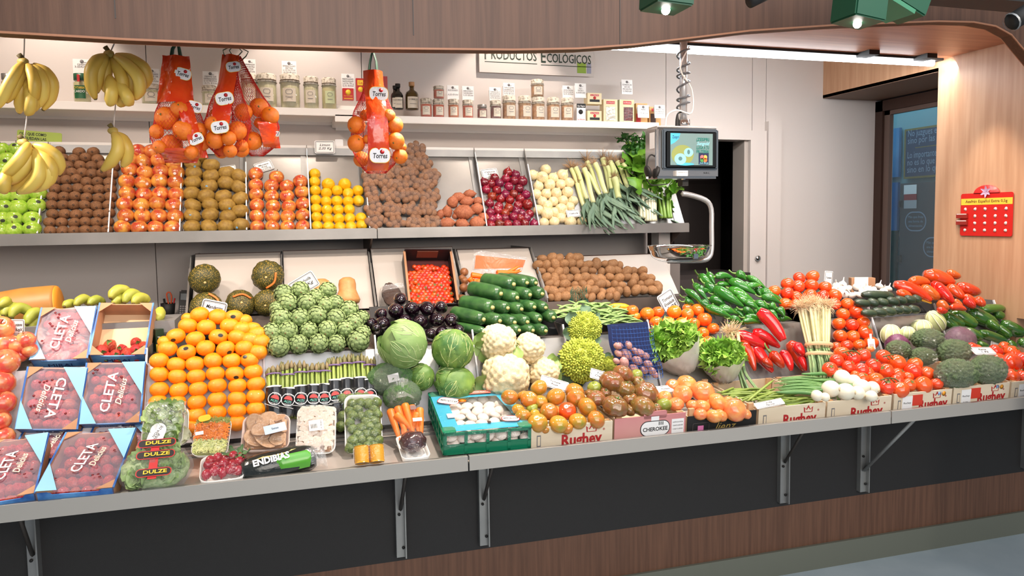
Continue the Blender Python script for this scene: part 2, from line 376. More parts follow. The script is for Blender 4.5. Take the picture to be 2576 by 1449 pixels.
for k, s in enumerate(('No juzgues el día', 'sino por las semillas', '', 'Lo importante', 'no es lo que obtienes', 'sino en lo que te')):
    if s: txt(s, .095, M_pale, sg, -ww_*.86, hh_*(.80-k*.29), .004, al='LEFT', fit=(.47,.58,0,.36,.60,.5)[k])
B('line', (-ww_*.6, ww_*.6, hh_*.20, hh_*.20+.008, 0, .002), mat('gold_line', (120,104,48), .6), sg)
fd = thing('far_fridge_door', T(0,0,0), 'dark grey glazed door with stickers seen through the window', 'door')
xpanel('door_leaf', (2272, 462, 2420, 760), mat('far_door_grey', (58,62,66), .5), XO-.04, fd)
xpanel('hinge', (2267, 505, 2273, 522), M_blk, XO-.06, fd); xpanel('hinge', (2264, 642, 2270, 660), M_blk, XO-.06, fd)
xpanel('sticker', (2275, 466, 2306, 488), M_card, XO-.075, fd, .005); xpanel('sticker', (2275, 489, 2306, 503), mat('sticker_red', (150,30,32), .6), XO-.075, fd, .005); xpanel('sticker', (2275, 504, 2306, 524), mat('sticker_grey', (170,172,176), .6), XO-.075, fd, .005)
for (u, v) in ((2303, 557), (2350, 622)):
    o = ob('round_sticker', ring(.27, .20, .099, .012, 0, n=10), fd, Mx(u, v, XO-.076), M_pale)
    for k in range(3): txt(('Más que fruta', 'una forma de', 'alimentación')[k], .035, M_pale, fd, 0, .045-k*.045, .0, M=Mx(u, v, XO-.076))
lf = thing('hall_ceiling_vent', T(5.6, 6.6, 3.33), 'small ceiling vent seen through the window glass', 'vent'); B('vent', [(-.25,.25,-.5,.5,-.03,.0)], mat('vent_grey', (70,96,104), .6), lf);  # slatted ceiling vent, gives off no light
for k in range(4): B('slat', (-.2+k*.12, -.14+k*.12, -.45, .45, -.04, -.03), M_seam, lf)

# fascia with a curved lower edge
prof = [(-60,80),(0,87),(320,105),(640,118),(960,127),(1290,130),(1450,127),(1590,117),(1750,98),(1880,82),(2090,68),(2350,58),(2440,60),(2495,70),(2535,92)]
pp = [at(u, v, Y=2.40) for u, v in prof]; pp = [(p.x, p.z) for p in pp]; pp = [(-2.2, pp[0][1]-.02)]+pp+[(2.99, 2.30), (3.09, 2.1), (3.15, 1.8), (3.18, 0)]
vs = []; fs = []; n = len(pp)
for y in (2.385, 2.43):
    vs += [(x, y, z) for x, z in pp]+[(x if x < 3 else 3.6, y, 3.3) for x, z in pp]
pp_top = [( -2.2 + (5.8)*i/(n-1)) for i in range(n)]
for i in range(n-1):
    fs += [(i, i+1, n+i+1, n+i), (2*n+i+1, 2*n+i, 3*n+i, 3*n+i+1), (i+1, i, 2*n+i, 2*n+i+1)]
fa = ob('fascia', mesh(vs, fs, False), None, None, M_wood, kind='structure')
ob('edge_band', mesh([(x, y, z+d) for y, d in ((2.381, .0), (2.434, 0)) for x, z in pp]+[(x, 2.381, z+.006) for x, z in pp], [(i+1, i, n+i, n+i+1) for i in range(n-1)]+[(i, i+1, 2*n+i+1, 2*n+i) for i in range(n-1)], False), fa, None, mat('lit_oak_edge', (176,120,88), .5))  # lit lower edge put into the colour as a paler band
# seams of the fascia boards
for u in (291, 1040, 1560): 
    p = at(u, 60, Y=2.383); B('joint', (p.x-.0015, p.x+.0015, 2.3835, 2.386, 2.3, 3.2), M_seam, fa)
# outer front: black panel, wood plinth, metal baseboard
wf = thing('wall_front', T(0,0,0), None, None, kind='structure')
B('black_panel', (-2.2, 5.5, 3.0, 3.05, .335, .9), M_black, wf)
B('wood_plinth', (-2.2, 5.5, 3.0, 3.05, .12, .335), M_wood, wf)
B('baseboard_front', (-2.2, 5.5, 2.985, 3.0, 0, .12), M_base, kind='structure')

# ---------------------------------------------------------------- LED tube and its rail
led = thing('led_tube_light', T(0,0,0), 'long white LED tube light in a black housing under the oak soffit', 'lamp')
pa, pb = at(1540, 115, Y=3.6), at(2346, 155, Y=3.6)
def tube(a, b, r, m, parent, name, seg=12): return ob(name, sweep([a, (Vector(a)+Vector(b))/2, b], [r]*3, seg, sub=1), parent, None, m)
pa = Vector((.6, 3.6, 2.594)); pb.z = 2.604
tube(pa, pb, .019, mat('led_white', (245,250,255), emit=16), led, 'diffuser')
B('housing', (.5, pb.x+.03, 3.55, 3.645, 2.612, 2.655), M_blk, led)
for u in (2185, 2330): B('clip', (at(u,120,Y=3.5).x-.03, at(u,120,Y=3.5).x+.04, 3.46, 3.56, 2.60, 2.625), M_blk, led)
# green track spots in front of the fascia
M_grn = mat('spot_green', (14,78,52), .45); M_bulb = mat('spot_bulb', (255,250,240), emit=14)
def spotlight(u, v, label, rx=0, w=.10, Y=1.7):
    p = at(u, v, Y=Y); t = thing('track_spotlight', T(p)@Matrix.Rotation(rx, 4, 'Y'), label, 'spotlight', 'green spotlights in front of the fascia')
    B('housing', (-w/2, w/2, -.05, .05, 0, .085), M_grn, t, bev=.004)
    B('heat_sink', [(-w/2+.006+k*.011, -w/2+.012+k*.011, -.045, .045, .085, .16) for k in range(8)], M_blk, t)
    ob('bulb', lathe(arc(.011, .011, 6), 10), t, T(-.0, .0, -.004), M_bulb)
    B('bracket', (w/2, w/2+.012, -.01, .01, .02, .5), M_blk, t); return t
spotlight(1675, 22, 'green track spotlight with lit bulb, left one above the curved fascia edge', .05)
spotlight(2157, 57, 'green ribbed track spotlight hanging lowest, near the black ceiling beam', .12)
p = at(2240, 0, Y=1.75); t = thing('track_spotlight', T(p)@Matrix.Rotation(.4, 4, 'Y'), 'square green spotlight head turned sideways beside the ribbed one', 'spotlight', 'green spotlights in front of the fascia')
B('housing', (-.08, .09, -.05, .05, -.02, .09), M_grn, t, bev=.004); B('visor', (-.08, .05, -.052, .052, -.032, -.02), mat('pale_green', (60,130,96), .5), t)
p = at(1900, -2, Y=1.75); t = thing('black_spotlight', T(p)@Matrix.Rotation(1.1, 4, 'Y'), 'small black spotlight cut off by the top edge above the soffit', 'spotlight')
ob('barrel', lathe([(.001,-.02),(.016,-.02),(.018,.05),(.001,.05)], 14), t, None, M_blk); ob('rim', lathe([(.018,.048),(.020,.048),(.020,.056),(.018,.056)], 14, cap=False), t, None, M_steel2)
p = at(2568, 42, Y=1.5); t = thing('black_spotlight', T(p)@Matrix.Rotation(1.1, 4, 'Y'), 'black cylinder spotlight at the far right top corner', 'spotlight')
ob('barrel', lathe([(.001,-.03),(.022,-.03),(.024,.08),(.001,.08)], 14), t, None, M_blk); ob('rim', lathe([(.024,-.032),(.022,-.036)], 14, cap=False), t, None, M_steel2)
a, b = at(2230, -6, Y=1.75), at(2640, 22, Y=1.75)
B('ceiling_beam', (a.x, b.x+.6, 1.7, 1.8, a.z+.005, a.z+.3), M_blk, kind='structure')

# ---------------------------------------------------------------- front counter: three steel sections on brackets
CS = [(-1.5, .60), (.606, 2.476), (2.482, 4.3)]
def slope_board(x0, x1, p0, p1, th, m, parent, name='board'):     # board from (y,z) p0 up to p1, spanning x0..x1
    (y0, z0), (y1, z1) = p0, p1; l = math.hypot(y1-y0, z1-z0); ny, nz = (z1-z0)/l*th, -(y1-y0)/l*th
    v = [(x0,y0,z0),(x1,y0,z0),(x1,y1,z1),(x0,y1,z1),(x0,y0+ny,z0+nz),(x1,y0+ny,z0+nz),(x1,y1+ny,z1+nz),(x0,y1+ny,z1+nz)]
    return ob(name, mesh(v, [(0,1,2,3),(7,6,5,4),(0,4,5,1),(1,5,6,2),(2,6,7,3),(3,7,4,0)], False), parent, None, m)
def prism_x(x, th, poly, m, parent, name):                          # plate standing at x with outline poly in (y,z)
    k = len(poly); v = [(x-th/2, y, z) for y, z in poly]+[(x+th/2, y, z) for y, z in poly]
    return ob(name, mesh(v, [tuple(range(k))[::-1], tuple(range(k, 2*k))]+[(i, (i+1) % k, (i+1) % k+k, i+k) for i in range(k)], False), parent, None, m)
lbl = ['steel display counter section under the strawberries, mandarins and packed vegetables', 'middle steel display counter section carrying the tomato and bean crates', 'right steel display counter section with vine tomatoes, broccoli and peppers']
divx = [-.973, -.532, -.102, .342, .763, 1.185, 1.606, 2.027, 2.446, 2.866, 3.291, 3.70]
M_wtray = mat('white_tray', (226,226,230), .4)
for i, (x0, x1) in enumerate(CS):
    c = thing('display_counter', T(0,0,0), lbl[i], 'counter', 'steel sections of the front counter')
    B('front_lip', (x0, x1, 2.597, 2.602, .818, .872), M_lip, c); B('front_lip_edge', (x0, x1, 2.602, 2.616, .869, .872), M_steel, c)
    slope_board(x0, x1, (2.60, .845), (3.02, .885), .004, M_ledge, c, 'ledge_sheet')
    for k in range(3): slope_board(x0, x1, (2.90+k*.04, .880+k*.004), (2.912+k*.04, .882+k*.004), .008, M_steel2, c, 'slat')
    dv = [d for d in divx if x0-.05 < d < x1+.05]
    e = [x0 if i == 0 else dv[0]-.42]+dv if i == 0 else dv
    a0, a1 = (x0, x1)
    slope_board(a0, a1, (3.012, .885), (3.155, 1.19), .004, M_wtray if i == 0 else M_steel, c, 'steep_board')
    slope_board(a0, a1, (3.155, 1.19), (3.62, 1.19), .004, M_steel, c, 'shelf_sheet')
    B('back_panel', (a0, a1, 3.6, 3.605, .9, 1.2), M_steel2, c)
    for (q0, q1, zz) in ((-.50, -.14, 1.29), (-.08, .30, 1.35), (.345, .76, 1.34), (.765, 1.18, 1.36), (1.19, 2.02, 1.26), (2.03, 2.44, 1.34), (2.45, 2.86, 1.34), (2.87, 3.29, 1.30), (3.3, 3.69, 1.30)):
        if x0 < (q0+q1)/2 < x1: slope_board(max(q0, x0), min(q1, x1), (3.22, 1.195), (3.22+(zz-1.195)*1.25, zz), .004, M_blk, c, 'pile_support')
    for d in dv:
        prism_x(d, .003, [(3.02,.915),(3.175,1.245),(3.60,1.245),(3.60,1.19),(3.16,1.19),(3.04,.93)], M_steel, c, 'divider')
        prism_x(d, .007, [(3.012,.915),(3.020,.912),(3.178,1.243),(3.170,1.247)], M_wtray, c, 'divider_edge')
    for d in ((-.9, .404) if i == 0 else (.752, 2.22) if i == 1 else (2.68, 3.74)):
        B('bracket', (d-.019, d+.019, 2.975, 3.0, .36 if d < 2.5 or 1 else .36, .84), M_steel2, c)
        B('bracket_edge', (d+.014, d+.019, 2.955, 2.975, .36, .84), M_steel2, c)
        for zz in (.40, .54, .72):
            ob('bolt', lathe([(.001,0),(.006,0),(.006,.005),(.001,.006)], 8), c, T(d+(.008 if zz < .5 else -.006), 2.974, zz)@rot_to((0,-1,0)), M_blk)
        ys, zs, dx = (2.66, .82, 0) if d > 2.4 else (2.78, .84, .0)
        v0, v1 = Vector((d+.0, 2.97, .47 if d > 2.4 else .56)), Vector((d+.01, ys, zs))
        ob('strut', sweep([v0, (v0+v1)/2, v1], [.008 if d < 2.4 else .016]*3, 4, sub=1, flat=1 if d < 2.4 else .5), c, None, mat('dull_steel', (84,78,74), .5, .6) if d < 2.4 else M_steel2)
    for d in ((.505,) if i == 0 else (.93, 2.1) if i == 1 else ()):
        B('clip', (d-.015, d+.015, 2.75, 2.752, .77, .83), M_lip, c)

# ---------------------------------------------------------------- upper steel shelf against the wall
us = [('steel wall shelf section with sloping fruit bins from green apples to lemons', -1.6, .466), ('right steel wall shelf section with walnuts, onions and leeks', .470, 2.345)]
ud = [[-1.137, -.832, -.51, -.193, .125, .431], [1.08, 1.39]]
sl, cl = math.sin(R(60)), math.cos(R(60))
for (lb, x0, x1), dd in zip(us, ud):
    c = thing('wall_shelf', T(0,0,0), lb, 'shelf', 'steel wall shelf sections')
    B('front_lip', (x0, x1, 4.075, 4.08, 1.632, 1.682), M_steel, c); B('lip_step', (x0, x1, 4.08, 4.11, 1.676, 1.688), M_steel, c)
    B('shelf_sheet', (x0, x1, 4.08, 4.58, 1.670, 1.675), M_steel, c)
    slope_board(x0, x1, (4.13, 1.68), (4.13+.49*cl, 1.68+.49*sl), .004, M_steel, c, 'sloping_board')
    B('top_rail', (x0, x1, 4.36, 4.375, 2.095, 2.135), M_steel2, c); B('white_ledge', (x0, x1+.0, 4.375, 4.595, 2.13, 2.15), M_white, c)
    for d in dd: 
        prism_x(d, .003, [(4.10,1.685),(4.13,1.675),(4.13+.49*cl,1.68+.49*sl),(4.36,2.15),(4.34,2.12),(4.09+.4*cl,1.70+.4*sl)], M_steel, c, 'divider')
        prism_x(d, .006, [(4.090,1.69),(4.098,1.688),(4.10+.4*cl,1.70+.4*sl),(4.09+.4*cl,1.705+.4*sl)], M_wtray, c, 'divider_edge')
    for d in dd+[x1-.03]: slope_board(d-.034, d-.006, (4.125, 1.68), (4.125+.48*cl, 1.68+.48*sl), .006, M_steel2, c, 'joint_strip')
    prism_x(x1-.02, .01, [(4.09,1.66),(4.58,1.66),(4.58,1.40),(4.54,1.40)], mat('bracket_brown', (96,80,72), .5, .3), c, 'bracket')
# ---------------------------------------------------------------- low rear trays under it
lowd = thing('low_rear_tray', T(0,0,0), 'low sloping rear tray with pumpkins, squash and cherry tomatoes', 'shelf')
M_board = mat('grey_board', (196,188,180), .5)
bx = [-.475, -.028, .43]
def lowtray(c, x0, x1, divs, boards):
    B('front_lip', (x0, x1, 3.885, 3.89, 1.20, 1.268), mat('dim_steel', (120,108,100), .45, .5), c)
    B('base_sheet', (x0, x1, 3.89, 4.58, 1.215, 1.22), M_steel2, c)
    for a, b, top in boards:
        s = (top-1.275)/math.sin(R(46)); slope_board(a+.006, b-.006, (3.93, 1.275), (3.93+s*math.cos(R(46)), top), .004, M_board, c, 'sloping_board')
        B('board_rim', (a+.004, b-.004, 3.93+s*math.cos(R(46)), 3.945+s*math.cos(R(46)), top-.01, top+.004), M_brown, c)
    for d in divs:
        prism_x(d, .004, [(3.89,1.22),(3.89,1.29),(4.17,1.56),(4.58,1.56),(4.58,1.22)], M_steel2, c, 'divider')
        prism_x(d, .010, [(3.886,1.29),(3.894,1.288),(4.10,1.49),(4.10,1.50)], M_steel, c, 'divider_edge')
lowtray(lowd, -.475, .915, [-.472, -.028, .43, .915], [(-.46, -.028, 1.565), (-.024, .43, 1.57), (.44, .91, 1.57)])
l2 = thing('low_rear_tray', T(0,0,0), 'low sloping rear tray filled with potatoes and onions', 'shelf')
lowtray(l2, .925, 2.22, [1.365], [(.925, 1.365, 1.555), (1.37, 2.2, 1.50)])
l3 = thing('low_rear_tray', T(0,0,0), 'steel rear counter ledge holding the phone and pen pot', 'shelf')
B('ledge_sheet', (-1.9, -.48, 3.45, 4.58, 1.205, 1.215), M_steel2, l3); B('front_lip', (-1.9, -.48, 3.445, 3.45, 1.15, 1.215), M_steel2, l3)
B('dark_strip', (-1.9, -1.88, 4.3, 4.58, 1.3, 1.66), M_brown, l3)
# white post and grey cabinet right of the potatoes
ps = thing('white_post', T(0,0,0), 'white upright post beside the potatoes at the doorway', 'post'); a = at(1648, 700, Y=4.3); b = at(1676, 700, Y=4.3)
B('post', (a.x, b.x, 4.25, 4.35, 0, 1.63), M_white, ps); B('side_plate', (b.x, b.x+.07, 4.25, 4.5, 0, 1.45), mat('post_grey', (120,112,108), .5), ps)
dd = thing('drawer_unit', T(2.75, 4.55, 0), 'dark drawer unit with cup pull standing in the doorway', 'drawer unit')
B('body', (-.28, .35, 0, .4, 0, 1.33), M_dark, dd); B('drawer_front', (-.26, .33, -.02, 0, 1.02, 1.30), mat('cupboard_brown2', (60,52,50), .6), dd)
ob('cup_pull', lathe(arc(.05, .025, 6), 12), dd, T(.0,-.02,1.22)@S(1,.4,1), M_steel2)

# ---------------------------------------------------------------- white jar shelves
for lb, x0, x1, z in (('white lacquered wall shelf with the tall asparagus jars', -1.7, .40, 2.305), ('white lacquered wall shelf with small jars and spice boxes', .28, 2.26, 2.275)):
    c = thing('jar_shelf', T(0,0,0), lb, 'shelf', 'white wall shelves'); B('shelf_board', (x0, x1, 4.30, 4.597, z, z+.04), M_white, c, bev=.002)
    B('wall_batten', (x0+.02, x1-.02, 4.575, 4.597, z-.015, z), M_white, c)
B('shelf_riser', (.28, .46, 4.36, 4.58, 2.345, 2.372), M_white, label='small white riser block under the red spice tins', cat='riser')
# acrylic sign
p0, p1 = at(1203, 90, Y=4.58), at(1492, 182, Y=4.58)
sg = thing('hanging_sign', T((p0.x+p1.x)/2, 4.57, (p0.z+p1.z)/2-.032)@Matrix.Rotation(R(90), 4, 'X'), 'clear acrylic sign reading Productos Ecológicos on the back wall', 'sign')
sw, sh = p1.x-p0.x, p0.z-p1.z
B('acrylic_sheet', (-sw/2, sw/2, -sh/2, sh/2, 0, .004), mat('acrylic', (208,200,195), .25), sg)
c_ = Matrix.Rotation(R(-1.2), 4, 'Z')
M_gtx = mat('green_black_print', (40,56,44), .5)
lx = -sw/2+.035
for s, x, sz, fw_, zz in (('P', 0, .112, .032, .006), ('RODUCTOS', .042, .078, .295, 0), ('E', .366, .112, .032, .002), ('COLÓGICOS', .405, .078, .30, -.004)): txt(s, sz, M_gtx, sg, lx+x, .012+zz, .006, al='LEFT', fit=fw_, bold=.01)
B('underline', (lx, lx+.34, -.032, -.028, .004, .006), M_gtx, sg); B('underline', (lx+.366, lx+.706, -.036, -.032, .004, .006), M_gtx, sg)
lg = B('organic_logo', (sw/2-.115, sw/2-.055, -sh/2+.02, -sh/2+.085, .004, .006), mat('logo_green', (140,170,50), .5), sg)
B('emblem', (sw/2-.048, sw/2-.02, -sh/2+.02, -sh/2+.085, .004, .006), mat('emblem_grey', (150,150,170), .5), sg)
# ---------------------------------------------------------------- goods: placing helpers
CAM = Vector((0, 0, H))
def view(p): return (CAM-Vector(p)).normalized()
def jit(d, a): return (Vector(d)+Vector((random.uniform(-a, a), random.uniform(-a, a), random.uniform(-a, a)))).normalized()
UPV = Vector((0, 0, 1))
def cap_me(r, m, seg=12, k=1.012, sx=1):
    vs = [(0, 0, k)]+[(a*math.cos(t)*sx, a*math.sin(t), k*math.sqrt(max(1-a*a, 0))) for a in (r*.5, r) for t in [6.2832*i/seg for i in range(seg)]]
    fs = [(0, 1+i, 1+(i+1) % seg) for i in range(seg)]+[(1+i, 1+seg+i, 1+seg+(i+1) % seg, 1+(i+1) % seg) for i in range(seg)]
    return setm(mesh(vs, fs), m)
def seq_labels(rows, desc, where):
    """one label for each fruit of a stack of rows (bottom row first)"""
    out = []
    for i, r in enumerate(rows):
        for j in range(len(r)):
            out.append(f"{desc} in the {nth(i, len(rows))} row of {where}, {nth(j, len(r), 'leftmost', 'rightmost')} in its row")
    return out
def stack(name, cat, mes, rows, tf, pl, r, desc, where, group, axis='up', ja=.15, squash=(1, 1), parts=None, flat=(1, 1, 1)):
    labs = seq_labels(rows, desc, where); k = 0; res = []
    for i, row in enumerate(rows):
        for j, q in enumerate(row):
            u, v = tf(q); rr = (q[2] if len(q) > 2 else r)*tf.s
            p0 = on(u, v, pl); rm = pxr(p0, rr); p = on(u, v, pl, rm*.92)
            d = {'up': UPV, 'view': view(p)}[axis]; d = jit(d, ja); spin = random.uniform(-.4, .4) if axis == 'view' else random.uniform(0, 6.28)
            if axis == 'view':
                M = T(p)@d.to_track_quat('Z', 'Y').to_matrix().to_4x4()@Matrix.Rotation(random.uniform(-.3, .3), 4, 'Z')@S(rm*flat[0], rm*flat[1], rm*flat[2])
            else: M = T(p)@rot_to(d, spin)@S(rm*flat[0], rm*flat[1], rm*flat[2])
            me = mes[(i*3+j*5) % len(mes)]
            o = ob(name, me, None, M, label=labs[k], cat=cat, group=group); k += 1; res.append(o)
            if parts: parts(o, i, j)
    return res
def tfm(ox, oy, s):
    f = lambda q: (ox+q[0]/s, oy+q[1]/s); f.s = 1/s; return f
A_, B_, C_ = tfm(0, 300, 4.025), tfm(600, 300, 4.025), tfm(1200, 300, 4.025)
D_, E_, F_ = tfm(340, 680, 2.862), tfm(600, 600, 4.025), tfm(1200, 600, 4.025)
G_, H_, I_, J_ = tfm(1700, 640, 4.025), tfm(1936, 640, 4.025), tfm(1040, 880, 4.025), tfm(1660, 860, 2.812)
K_, L_, P_, O_ = tfm(0, 880, 3.294), tfm(500, 880, 4.025), tfm(0, 600, 4.025), tfm(0, 0, 1)
def sticker(o, m, r=.2, dl=None, sx=1):
    """paper sticker on the fruit's surface turned to the customer"""
    Mi = o.matrix_basis.to_3x3().inverted(); d = (Mi@(dl or jit(view(o.matrix_basis.translation), .45))).normalized()
    ob('sticker', m, o, d.to_track_quat('Z', 'Y').to_matrix().to_4x4())
# --- upper shelf: green apples
M_gap = mat('green_apple', (140,186,46), .25, c2=(178,206,84), scale=3, rv=.08, coat=.6)
M_stem = mat('brown_stem', (96,66,36), .7)
me_ap = [setm(lathe(arc(1, .92, 12, .32, .16), 18, noise=.03, seed=i), M_gap) for i in range(3)]
me_stem = setm(sweep([(0,0,.62),(.05,0,.9),(.12,.03,1.08)], [.05,.035,.05], 6, sub=2), M_stem)
st_dk = cap_me(.2, mat('dark_sticker', (46,52,36), .5), sx=1.2); st_wh = cap_me(.17, mat('white_sticker', (240,220,214), .5)); st_in = cap_me(.09, mat('red_sticker', (206,64,60), .5), k=1.02)
st_bl = cap_me(.14, mat('blue_sticker', (120,170,206), .5)); st_kw = cap_me(.26, mat('pale_sticker', (210,220,214), .5), sx=1.4)
def pt_gap(o, i, j):
    ob('stem', me_stem, o)
    if (i+j) % 2 == 0 or i < 2: sticker(o, st_dk)
rows = [[(-60,1125,88),(15,1130,88),(140,1125,90),(325,1112,88)],[(-70,1010,88),(20,1012,88),(140,1010,88),(325,1010,88)],[(40,893,88),(190,893,90),(370,872,88)],[(50,768,88),(200,780,92),(385,750,85)],[(-20,650,85),(110,650,85),(280,640,85)],[(20,512,85),(150,540,80),(300,520,80)],[(75,412,85),(240,420,80)],[(15,305,80),(175,305,80)]]
stack('green_apple', 'apple', me_ap, rows, A_, UP, 88, 'shiny green apple', 'the green apple bin', 'green apples in the leftmost shelf bin', parts=pt_gap)
# --- kiwis
M_kw = mat('kiwi_skin', (136,92,58), .75, c2=(108,72,44), scale=5, bump=.3, bscale=30, rv=.12); M_kn = mat('kiwi_nub', (70,48,32), .8)
me_kw = [setm(lathe(arc(1, 1.12, 10, tipt=.05), 14, noise=.03, seed=i), M_kw) for i in range(3)]
me_nub = setm(tm(lathe([(.2,0),(.16,.05),(.08,.03),(.001,.01)], 8, noise=.2), T(0,0,1.13)), M_kn)
def pt_kw(o, i, j):
    ob('stem_scar', me_nub, o)
    if (i, j) in ((7, 2), (6, 2)): sticker(o, st_kw)
rows = [[(510,1130),(635,1130),(750,1130),(865,1125),(978,1125),(1085,1125)],[(505,1045),(625,1045),(755,1050),(868,1040),(980,1045),(1090,1040)],[(535,960),(655,960),(770,965),(885,955),(1003,960),(1103,950)],[(525,870),(640,870),(748,870),(860,870),(980,880),(1100,870)],[(535,785),(650,785),(760,780),(878,795),(1003,800),(1120,785)],[(560,705),(680,705),(795,700),(900,715),(1005,710),(1115,705)],[(565,620),(670,615),(775,605),(880,635),(990,635),(1110,640)],[(630,545),(730,540),(835,540),(935,550),(1040,550),(1135,560)],[(690,475),(815,470),(930,475),(1040,470),(1150,480)],[(635,400),(750,405),(870,390),(990,405)],[(600,325),(800,335),(945,335)]]
stack('kiwi', 'kiwi', me_kw, rows, A_, UP, 60, 'brown kiwi', 'the kiwi bin', 'brown kiwis stacked in the second shelf bin', 'view', .25, parts=pt_kw, flat=(1, .88, 1))
# --- red and yellow apples
M_ra = mat('red_apple', (188,50,44), .28, c2=(224,142,66), scale=1.3, rv=.08, hv=.015, coat=.5, sharp=(.38,.62))
me_ra = [setm(lathe(arc(1, .93, 12, .3, .14), 18, noise=.03, seed=i), M_ra) for i in range(3)]
def pt_ra(o, i, j):
    if (i*5+j*3) % 4: sticker(o, st_wh, dl=None)
    else: ob('stem', me_stem, o)
rows = [[(1240,1095),(1410,1100),(1578,1100),(1745,1100)],[(1275,980),(1445,980),(1612,980),(1775,985)],[(1265,860),(1430,870),(1595,850),(1760,870)],[(1290,750),(1460,765),(1625,755),(1785,765)],[(1285,630),(1450,645),(1615,625),(1780,640)],[(1315,510),(1470,540),(1630,530),(1785,540)],[(1330,400),(1455,430),(1610,415),(1765,455)],[(1400,330),(1540,325),(1690,340)]]
stack('red_apple', 'apple', me_ra, rows, A_, UP, 82, 'red and yellow apple', 'the third bin', 'red and yellow apples between kiwis and russets', ja=.5, parts=pt_ra)
# --- russet apples
M_ru = mat('russet_skin', (166,132,58), .6, c2=(142,108,46), scale=3, bump=.1, bscale=20, rv=.1)
me_ru = [setm(lathe(arc(1, .86, 12, .34, .2), 18, lob=5, la=.03, noise=.08, seed=i+3), M_ru) for i in range(4)]
def pt_ru(o, i, j):
    if (i+j*2) % 5 == 1: sticker(o, st_bl)
rows = [[(1945,1093),(2120,1090),(2290,1088),(2440,1072)],[(1950,980),(2130,965),(2310,985),(2430,930)],[(1955,873),(2130,868),(2300,872),(2430,805)],[(1940,752),(2090,782),(2262,783),(2420,690)],[(1955,640),(2120,675),(2290,650),(2425,578)],[(1965,545),(2140,575),(2295,545)],[(1950,450),(2138,468)],[(2010,378),(1900,370)]]
stack('russet_apple', 'apple', me_ru, rows, A_, UP, 84, 'olive-brown russet apple', 'the russet bin', 'russet apples in the fourth shelf bin', ja=.5, parts=pt_ru)
rows = [[(190,1090),(345,1090),(497,1090),(650,1088)],[(185,980),(345,985),(500,985),(650,970)],[(185,870),(350,880),(510,885),(650,858)],[(178,765),(335,780),(490,780),(642,738)],[(175,668),(335,675),(487,680),(627,633)],[(175,555),(385,585)]]
stack('red_apple', 'apple', me_ra, rows, B_, UP, 74, 'small red blushed apple', 'the fifth bin', 'blushed red apples beside the lemons', ja=.5, parts=pt_ra)
# --- lemons
M_le = mat('lemon_skin', (238,190,18), .4, c2=(226,170,14), scale=5, bump=.25, bscale=25, rv=.06, coat=.2)
me_le = [setm(lathe(arc(1, 1.15, 12, tipt=.22, tipb=.15), 16, noise=.03, seed=i), M_le) for i in range(3)]
rows = [[(795,1085),(912,1090),(1027,1095),(1138,1090),(1248,1075)],[(790,995),(905,1010),(1015,1010),(1127,1005),(1240,1000)],[(785,910),(898,920),(1010,920),(1122,915)],[(780,820),(888,835),(998,830),(1110,835),(1215,825)],[(775,725),(890,750),(997,725),(1110,750),(1210,725)],[(770,635),(910,660,64),(1075,660,64)],[(770,555)]]
stack('lemon', 'lemon', me_le, rows, B_, UP, 57, 'yellow lemon', 'the lemon bin', 'lemons in the shelf bin under the lemon price tag', 'view', .35)
# --- walnut bags
M_wn = mat('walnut_shell', (164,122,92), .7, c2=(130,92,68), scale=4, bump=.6, bscale=7, rv=.1)
me_wn = setm(lathe(arc(1, 1.15, 9, tipt=.08), 12, lob=2, la=.06, noise=.08), M_wn)
me_bag = [bumpy(26, .05, 1, 1, 3, s) for s in (1, 2)]
for m_ in me_bag: m_.materials.append(M_film)
wb_ = [(1335,590,85,125),(1350,745,80,95),(1372,900,80,110),(1380,1035,85,95),(1795,315,105,85),(1725,430,80,80),(1860,452,100,75),(1590,545,85,70),(1727,550,110,75),(1930,590,115,90),(1482,622,75,115),(1630,672,115,78),(1842,665,125,75),(1537,782,110,80),(1735,782,125,70),(1930,780,110,75),(1552,920,110,80),(1757,918,115,72),(1920,908,85,95),(1580,1055,115,65),(1790,1050,100,70),(1955,1050,110,68)]
names = seq_labels([[0]*3, [0]*4, [0]*4, [0]*3, [0]*4, [0]*4], 'clear bag of walnuts', 'the pile')
